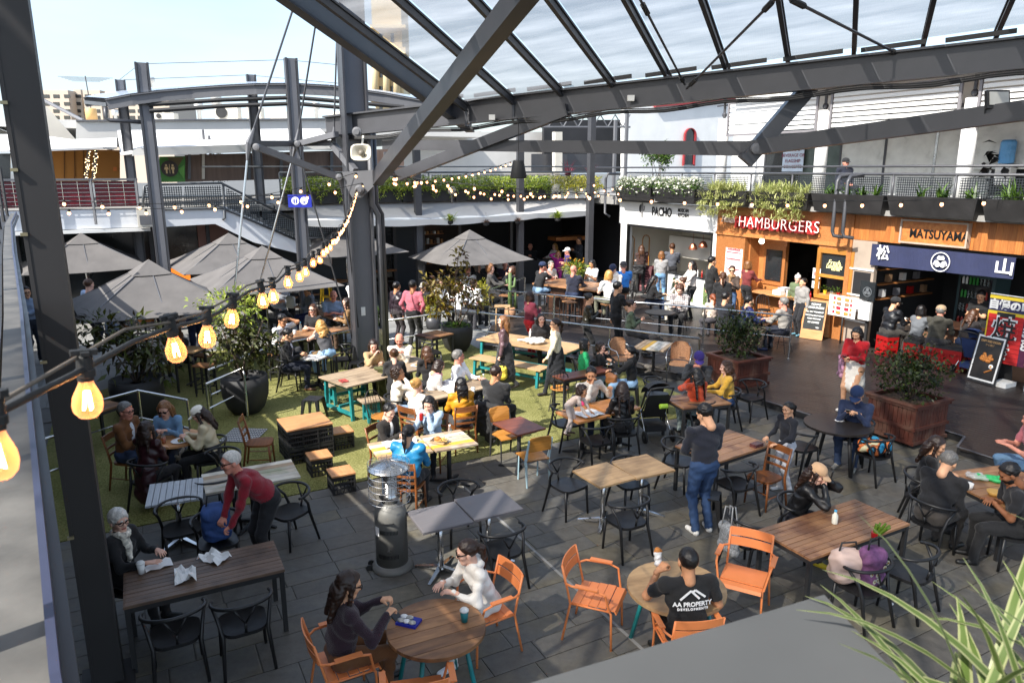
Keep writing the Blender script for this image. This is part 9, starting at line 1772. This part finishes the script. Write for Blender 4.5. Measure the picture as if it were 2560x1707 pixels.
def bag(label,p,brg,w_,d,h,m,name='bag',strap=True,cat='bag',noise=(.008,30.)):
 o=lump(name,label,cat,p,brg,BB(w_,d,h),m,noise)
 if strap:MB().tube([(-w_*.3,0,h*.9),(-w_*.22,0,h*1.25),(w_*.22,0,h*1.25),(w_*.3,0,h*.9)],.011,6).loc('strap',BKM,o,1)
 return o
ch=lambda frag:next(o for o in C.objects if o.parent is None and frag in o.get('label','')and o.type=='EMPTY')
def on_seat(frag,z=.46):o=ch(frag);return Vc(o.location.x,o.location.y,o.location.z+z),-math.degrees(o.rotation_euler.z)
p,r0=on_seat('holding the blue backpack');bp=bag('blue backpack on the chair under the hands of the bending man',p,r0,.32,.24,.46,mat('backpack_blue',(.035,.08,.24),.75,0,.3,8,.3,30),'backpack');MB().sphere((0,-.12,.18),(.13,.07,.12),10).loc('front_pocket',mat('backpack_pocket',(.04,.10,.30),.75,0,.2,8),bp,1)
p,r0=on_seat('loaded with a floral');fm_=mat('floral_mauve',(.16,.06,.15),.8,0,.5,16);fb=bag('mauve backpack with white daisies on the loaded chair',p+Vc(.08,0,0),r0,.30,.24,.42,fm_,'backpack');r_=RS(3)
for i in range(16):
 u,z=r_.uniform(-.13,.13),r_.uniform(.04,.36);b=MB();sd=-1 if i%2 else 1
 for j in range(7):a=j*.9;b.sphere((u+.018*cos(a),sd*.122 if abs(u)<.1 else sd*.10,z+.018*sin(a)),(.011,.006,.011),5)
 b.sphere((u,sd*.126 if abs(u)<.1 else sd*.104,z),(.008,.006,.008),5,1);b.loc('daisy',[FLW,FLY],fb)
bag('pale pink shopping bag slumped beside the floral backpack',p+Vc(-.16,.05,0),r0+20,.36,.26,.36,mat('pink_fabric',(.55,.40,.34),.7,0,.1,6),'shopping_bag');rb_=p+Vc(.12,.12,.45);t=thing('celery_bunch','bunch of red and green celery stalks sticking out of the backpack','vegetables',rb_)
for i in range(8):b=MB();a=i*.8;b.tube([(0,0,0),(.07*cos(a)+.1,.06*sin(a),.16)],.014,6);b.loc('stalk',LF_LIME,t)
MB().lathe([(.035,0),(.04,.06)],(.02,0,.02),10).loc('band',REDP,t)
p,r0=on_seat('with the grey tote');to=lump('tote_bag','grey patterned tote bag hanging on the chair at the milk bottle table','bag',p+Matrix.Rotation(-rad(r0),3,'Z')@Vc(-.05,-.27,-.14),r0+10,BB(.36,.13,.34),mat('goyard_grey',(.24,.25,.26),.6,0,.5,45),(.003,20.));
for s in(-1,1):MB().tube([(-.09,s*.05,.32),(-.07,s*.03,.56),(.05,s*.02,.6),(.09,s*.05,.32)],.009,6).loc('strap',mat('strap_grey',(.35,.36,.36),.6),to,1)
p,r0=on_seat('with a colourful bag');MUL=[]
for nm,c_ in(('bag_blue','#2f8fb8'),('bag_black','#17171b'),('bag_orange','#d8743a'),('bag_cream','#d9cfa6')):MUL.append(mat(nm,c_,.8,0,.1,6))
o=lump('cloth_bag','crumpled multicoloured cloth bag on the chair at the black round table','bag',p,r0,BB(.42,.34,.2),MUL[0],(.02,22.));me=o.data
for m_ in MUL[1:]:me.materials.append(m_)
me.polygons.foreach_set('material_index',[int((sin(q.center.x*26+2*sin(q.center.y*19))+sin(q.center.y*23+q.center.z*15)+2)%4)for q in me.polygons])
ob,d=PP['basket'];hp2=at_local(ob,d['wr'][0]+ARR((0,.02,-.52)));yb=lump('woven_basket','bright yellow woven basket carried by the walking woman','bag',hp2,0,BB(.34,.18,.3),mat('basket_yellow',(.72,.55,.06),.7,0,.35,30,.6,50),(.004,60.));b=MB()
for s in(-1,1):b.tube([(-.1,s*.06,.28),(-.06,s*.03,.42),(.06,s*.03,.42),(.1,s*.06,.28)],.01,6)
b.loc('handle',BKM,yb,1)
ob,d=PP['bag'];bag('big black quilted crescent bag on the back of the woman in brown',at_local(ob,(-.12,-.22,.78)),-math.degrees(ob.rotation_euler.z),.42,.16,.36,mat('quilt_black',(.014,.014,.015),.6,0,.2,8,.8,40),'shoulder_bag')
ob,d=PP['tote'];bag('tan and black tote bag on the shoulder of the grey haired woman',at_local(ob,(.2,-.12,.7)),0,.36,.12,.34,mat('tote_tan',(.45,.33,.17),.7),'tote_bag');bag('pale cloth bag behind the grey haired woman',at_local(ob,(.36,-.1,.72)),0,.3,.14,.36,mat('tote_pale',(.6,.56,.44),.8),'cloth_bag')
ob,d=PP['redkid'];bag('bright red backpack before the person in the grey cap',at_local(ob,(0,.25,.52)),0,.34,.22,.4,mat('bag_red',(.34,.02,.05),.7),'backpack')
bag('tan leather handbag standing on the silver case',G(1528,960,.5),60,.30,.14,.22,mat('tan_leather',(.33,.13,.045),.45,0,.15,6),'handbag');p=G(1522,985,0);t=thing('silver_case','silver metal case under the tan handbag','case',(p.x,p.y,0),62);MB().box((0,0,.24),(.36,.3,.48)).loc('shell',STAIN,t);MB().box((0,0,.40),(.365,.305,.012)).loc('seam',STL,t)
bag('white paper carry bag on the dark high table',G(728,770,.95),20,.28,.16,.34,PAPER,'paper_bag',True,'bag',(.002,20.));bag('rainbow checked bag hanging beside the woman in the red jumper',at_local(PP['dred2'][0],(.28,-.02,.62)),10,.1,.3,.42,mat('rainbow_bag',(.5,.25,.35),.7,0,.7,18),'checked_bag')
cb=ch('black wishbone chair of the man in the black sweater');lump('coat','black coat hung over the chair of the man in the black sweater','coat',cb.location,-math.degrees(cb.rotation_euler.z),[('c',(-.22,-.26,.72),(.22,-.26,.72),.05,.05,0),('e',(0,-.28,.46),(.27,.05,.34),None,0,0),('e',(.1,-.3,.3),(.16,.06,.26),None,0,0)],mat('coat_black',(.014,.014,.015),.8,0,.2,8,.6,26),(.012,28.))
cb=ch('black wire chair with a dark coat');lump('coat','dark grey coat hung over the wire chair near the small round table','coat',cb.location,-math.degrees(cb.rotation_euler.z),[('c',(-.18,-.24,.86),(.18,-.24,.86),.05,.05,0),('e',(0,-.27,.56),(.24,.06,.36),None,0,0)],mat('coat_grey',(.035,.035,.037),.8,0,.2,8,.6,26),(.012,28.))
lump('jumper','crumpled pale grey jumper lying on the teal legged table','clothing',G(1336,858,.74),40,[('e',(0,0,.06),(.26,.2,.07),None,0,0),('e',(.12,.05,.09),(.15,.12,.06),None,0,0),('c',(-.2,0,.04),(-.42,-.1,.03),.05,.03,0)],mat('jumper_grey',(.48,.46,.43),.9,0,.1,8,.5,30),(.012,36.));lump('jacket','white jacket draped on a chair in the full sun behind','clothing',G(1325,690),20,[('c',(-.2,0,.9),(.2,0,.9),.06,.06,0),('e',(0,0,.55),(.28,.08,.42),None,0,0)],PAPER,(.015,24.));lump('table_cloth_heap','heap of white cloth in the full sun on the turf table','cloth',G(1130,972,.75),60,[('e',(0,0,.02),(.5,.22,.035),None,0,0),('e',(-.2,.05,.04),(.25,.15,.05),None,0,0)],PAPER,(.012,20.));lump('green_jacket','olive jacket over the chair back at the turf bench','clothing',G(962,1020),30,[('c',(-.18,0,.82),(.18,0,.82),.05,.05,0),('e',(0,.02,.5),(.22,.06,.36),None,0,0)],mat('olive_cloth',(.07,.075,.025),.9,0,.15,8,.4,26),(.012,26.))
# table things
def cup(label,px,py,z,m,lid=True,h=.11,r=.04,name='paper_cup'):
 t=thing(name,label,'cup',G(px,py,z));MB().lathe([(r*.72,0),(r,h)],(0,0,0),14).loc('cup',m,t,1)
 if lid:MB().lathe([(r*1.06,h-.004),(r*1.06,h+.008),(r*.85,h+.014),(r*.8,h+.02)],(0,0,0),14).loc('lid',WHP,t,1)
TEALC=mat('teal_cup',(.01,.16,.18),.5,0,.05,5)
for a in(('teal takeaway coffee cup with a white lid on the oyster table',1161,1552,.74,TEALC),('white takeaway coffee cup on the long dark table',354,1432,.74,PAPER),('white takeaway cup with a dark lid on the turf table',1183,985,.74,PAPER),('small white cup near the man in the white tee',737,838,.95,PAPER)):cup(*a)
def bottle(label,px,py,z,m,cap,h=.2,r=.033):t=thing('bottle',label,'bottle',G(px,py,z));MB().lathe([(r*.95,0),(r,.01),(r,h*.62),(r*.42,h*.8),(r*.42,h*.9)],(0,0,0),14).loc('body',m,t,1);MB().lathe([(r*.5,h*.88),(r*.5,h)],(0,0,0),12).loc('cap',cap,t,1)
bottle('white milk drink bottle with a blue cap on the teak table',2086,1308,.74,mat('milk',(.75,.73,.62),.35,0,.03,5),mat('cap_blue',(.08,.40,.65),.4),.17,.034);bottle('clear water bottle beside the burger tray',1125,1092,.74,GLASSW,WHP,.2);bottle('clear water bottle on the turf table before the man in white',1209,962,.74,GLASSW,WHP,.22);bottle('blue topped water bottle on the high plank table',752,828,.95,GLASSW,mat('cap_blue',(.08,.40,.65),.4),.23);bottle('white squeeze bottle on the teal legged table',1326,842,.74,PAPER,WHP,.2);bottle('pink toddler drink bottle on the orange table',1458,1012,.74,mat('pink_plastic',(.75,.08,.25),.35),mat('pink_plastic',(.75,.08,.25),.35),.16,.036)
for lb,x,y,z,c_ in(('jar of amber drink on the round table of four',410,1108,.74,'#c0591a'),('second jar of amber drink by the woman in maroon',386,1092,.74,'#a8481a'),('glass of orange drink on the dark high table',1243,706,.95,'#b5621f'),('glass of red drink on the dark high table',1218,704,.95,'#a81a1a'),('glass of amber drink on the plates table',1904,790,.74+DZ,'#c06a24'),('iced coffee glass on the dark high table',833,778,.95,'#8a5a34')):
 t=thing('drink_glass',lb,'glass',G(x,y,z),0,'drinks on the tables');MB().lathe([(.03,0),(.034,.10),(.035,.13)],(0,0,0),12).loc('glass',GLASSW,t,1);MB().lathe([(.027,.004),(.03,.09)],(0,0,0),12).loc('drink',mat('drink_'+c_.strip('#'),c_,.15,0,0),t,1)
for lb,x,y,z,r in(('white plate of food before the woman in denim',424,1082,.74,.13),('white plate with a sandwich before the woman in the white cap',450,1104,.74,.13),('plate of chips on the plates table',1918,798,.74+DZ,.13),('white plate on the column table near the long brown hair',1040,915,.74,.11),('patterned plate on the dark high table',846,794,.95,.13),('white bowl before the woman in the black hoodie',1523,912,.74,.07),('plate of food on the small table of the woman in black',1640,739,.74+DZ,.12)):
 t=thing('plate',lb,'plate',G(x,y,z),0,'plates of food');MB().lathe([(r*.6,0),(r,.018),(r*.98,.022),(r*.6,.008)],(0,0,0),20).loc('dish',PAPER,t,1);b=MB();r_=RS(x)
 for i in range(9):a=r_.rand()*6.28;e=r*.45*r_.rand();b.sphere((e*cos(a),e*sin(a),.022),(.022,.018,.012),6,i%2)
 b.loc('food',[FR,mat('salad',(.16,.22,.05),.6)],t,1)
def sheet(label,px,py,z,w_,d,rz,name='paper',m=PAPER,amp=.012):
 b=MB();n=7;vs=[];r_=RS(int(px))
 for i in range(n):
  for j in range(n):vs.append(((i/(n-1)-.5)*w_,(j/(n-1)-.5)*d,.004+amp*(r_.rand()+.5*sin(i*1.7+j))**2))
 b.add(vs,[(i*n+j,(i+1)*n+j,(i+1)*n+j+1,i*n+j+1)for i in range(n-1)for j in range(n-1)]);o=link(name,b.mesh(name,m,1));o.location=G(px,py,z);o.rotation_euler=(0,0,rz);return tag(o,label,'paper')
sheet('white sheet of paper spread over the orange table',1472,1034,.76,.42,.34,.6);sheet('open white wrapper on the long table before the white haired woman',396,1413,.74,.26,.18,.6);sheet('open white papers beside the burger on the sunlit table',1000,1108,.745,.5,.3,.4,amp=.03);sheet('crumpled white napkin on the black round table',2100,1052,.74,.14,.09,.2,'napkin')
for lb,x,y in(('white paper food bag on the long dark table, nearest one',464,1440),('folded white paper bag on the long dark table by the bending man',536,1396)):sheet(lb,x,y,.74,.30,.2,.5+x*.01,'paper_bag',PAPER,.055).data.polygons.foreach_set('use_smooth',[False]*36)
lump('crumpled_paper','tiny crumpled paper on the stone floor by the strap leaves','litter',G(2228,1512),0,[('e',(0,0,.015),(.025,.02,.016),None,0,0)],PAPER,(.006,90.),.006)
t=thing('burger_tray','cardboard tray with a burger and chips on the yellow edged table','food',G(1098,1106,.745),20);MB().add([(-.1,-.07,0),(.1,-.07,0),(.1,.07,0),(-.1,.07,0),(-.12,-.09,.045),(.12,-.09,.045),(.12,.09,.045),(-.12,.09,.045)],[(0,1,2,3),(0,4,5,1),(1,5,6,2),(2,6,7,3),(3,7,4,0)]).loc('tray',mat('card',(.52,.42,.30),.8),t);MB().sphere((-.03,.01,.05),(.055,.055,.04),10).loc('burger',FR,t,1);b=MB()
for i in range(20):r_=RS(i);c_=(.03+.05*r_.rand(),-.05+.1*r_.rand(),.035+.02*r_.rand());b.bar(c_,(c_[0]+.04*r_.randn(),c_[1]+.03*r_.randn(),c_[2]+.01),.009)
b.loc('chips',mat('chips',(.70,.42,.12),.6),t)
t=thing('oyster_tray','blue tray of oysters on the round plank table','food',G(1022,1556,.74),20);MB().box((0,0,.012),(.2,.14,.024)).loc('tray',mat('tray_blue',(.01,.02,.30),.4),t);b=MB()
for i in range(5):b.sphere((-.06+.055*(i%3),-.03+.06*(i//3),.035),(.04,.03,.016),8,i%2)
b.loc('oyster',[mat('shell',(.42,.40,.36),.5,0,.4,30),PAPER],t,1)
ob,d=PP['coke'];t=thing('drink_can','red soft drink can with a straw held by the girl in pale blue','can',at_local(ob,d['wr'][1]+ARR((-.03,.07,-.04))));MB().lathe([(.026,0),(.032,.008),(.032,.11),(.027,.12)],(0,0,0),14).loc('can',REDP,t,1);MB().tube([(.01,0,.11),(.015,-.02,.22)],.003,5).loc('straw',PAPER,t)
ob,d=PP['tee'];lump('wrapped_roll','wrapped filled roll held by the man in the printed tee','food',at_local(ob,d['wr'][0]+ARR((.02,.08,.03))),0,[('c',(0,0,0),(.0,.02,.1),.034,.036,0),('e',(0,.02,.125),(.035,.03,.03),None,0,1)],[PAPER,FR],(.005,60.),.008)
for lb,k_,s in(('phone held to the ear of the woman in the beige cap','beige',0),('phone in the hands of the man in the blue cap','bluecap',1),('phone in the hands of the man in the dark suit','suit',1),('pale phone in the hands of the woman in the red jumper','dred2',1),('phone in the hand of the woman texting at the bar table','btphone',1)):
 ob,d=PP[k_];o=link('phone',(lambda bb:(bb.box((0,0,0),(.07,.14,.009)),bb.mesh('phone',BLACK))[1])(MB()));o.location=at_local(ob,d['wr'][s]+ARR((-.03 if s else .0,.08,.04)));o.rotation_euler=(.6 if k_!='beige' else 1.4,0,ob.rotation_euler.z);tag(o,lb,'phone','phones')
for lb,x,y,z,sz,m_ in(('black phone on the narrow mahogany table',1511,920,.74,(.08,.15,.01),BLACK),('dark phone on the round oyster table',990,1540,.74,(.08,.15,.01),BLACK),('clear snack box on the reddish plank table',1891,1115,.74,(.18,.11,.05),mat('snack',(.12,.04,.04),.3,0,.6,40)),('red covered paperback on the column table',859,953,.74,(.14,.2,.02),mat('book_red',(.35,.05,.04),.5,0,.7,14)),('black phone beside the bowl on the right edge table',2412,1200,.74,(.08,.16,.01),BLACK),('white phone on the black round table',2128,1048,.74,(.08,.15,.012),CHROME),('open laptop base on the high bench table',795,704,1.0,(.32,.22,.02),BKM),('timber napkin box on the plain white table',792,884,.74,(.2,.12,.05),W_PALE),('bill folder under the lemonade window on the counter',1960,724,1.22,(.3,.2,.06),PAPER)):
 b=MB();b.box((0,0,sz[2]/2),sz);o=link('table_item',b.mesh('table_item',m_));o.location=G(x,y,z+(DZ if z>1.1 else 0));o.rotation_euler=(0,0,.6);o.name={'phone':'phone','snack':'snack_box','paper':'paperback','laptop':'laptop','napkin':'napkin_box','bill':'napkin_pack'}[next(k for k in('phone','snack','paper','laptop','napkin','bill')if k in lb)];tag(o,lb,o.name.split('.')[0].replace('_',' '))
b=MB();b.box((0,.11,.12),(.32,.012,.22),Matrix.Rotation(-.25,3,'X'));lp_=next(o for o in C.objects if o.name.startswith('laptop'));b.loc('screen',BLACK,lp_)
t=thing('food_bowl','cardboard bowl of noodles before the bearded man','food',G(2485,1238,.74),10);MB().lathe([(.06,0),(.09,.06),(.085,.06)],(0,0,0),14).loc('bowl',mat('card_yellow',(.55,.32,.08),.6),t,1);MB().lathe([(.08,.045),(.01,.055)],(0,0,0),12).loc('noodles',mat('chips',(.70,.42,.12),.6),t,1)
t=thing('soup_cup','white soup cup before the man in the black fleece','food',G(2420,1222,.74));MB().lathe([(.045,0),(.06,.08),(.055,.08)],(0,0,0),14).loc('cup',PAPER,t,1);MB().lathe([(.052,.06),(.01,.065)],(0,0,0),10).loc('soup',FR,t)
lump('green_bag','bright green plastic bag on the right edge table','bag',G(2500,1205,.74),30,[('c',(-.25,0,.03),(.25,0,.02),.04,.03,0),('e',(0,0,.03),(.2,.08,.04),None,0,0)],mat('bag_green',(.03,.42,.12),.5,0,.3,14),(.012,36.));lump('clear_bag','crumpled clear plastic bag behind the bowl on the right edge table','bag',G(2442,1196,.74),30,[('e',(0,0,.03),(.14,.1,.04),None,0,0)],glassm('clear_film',(.7,.7,.7),.45,.2),(.012,46.))
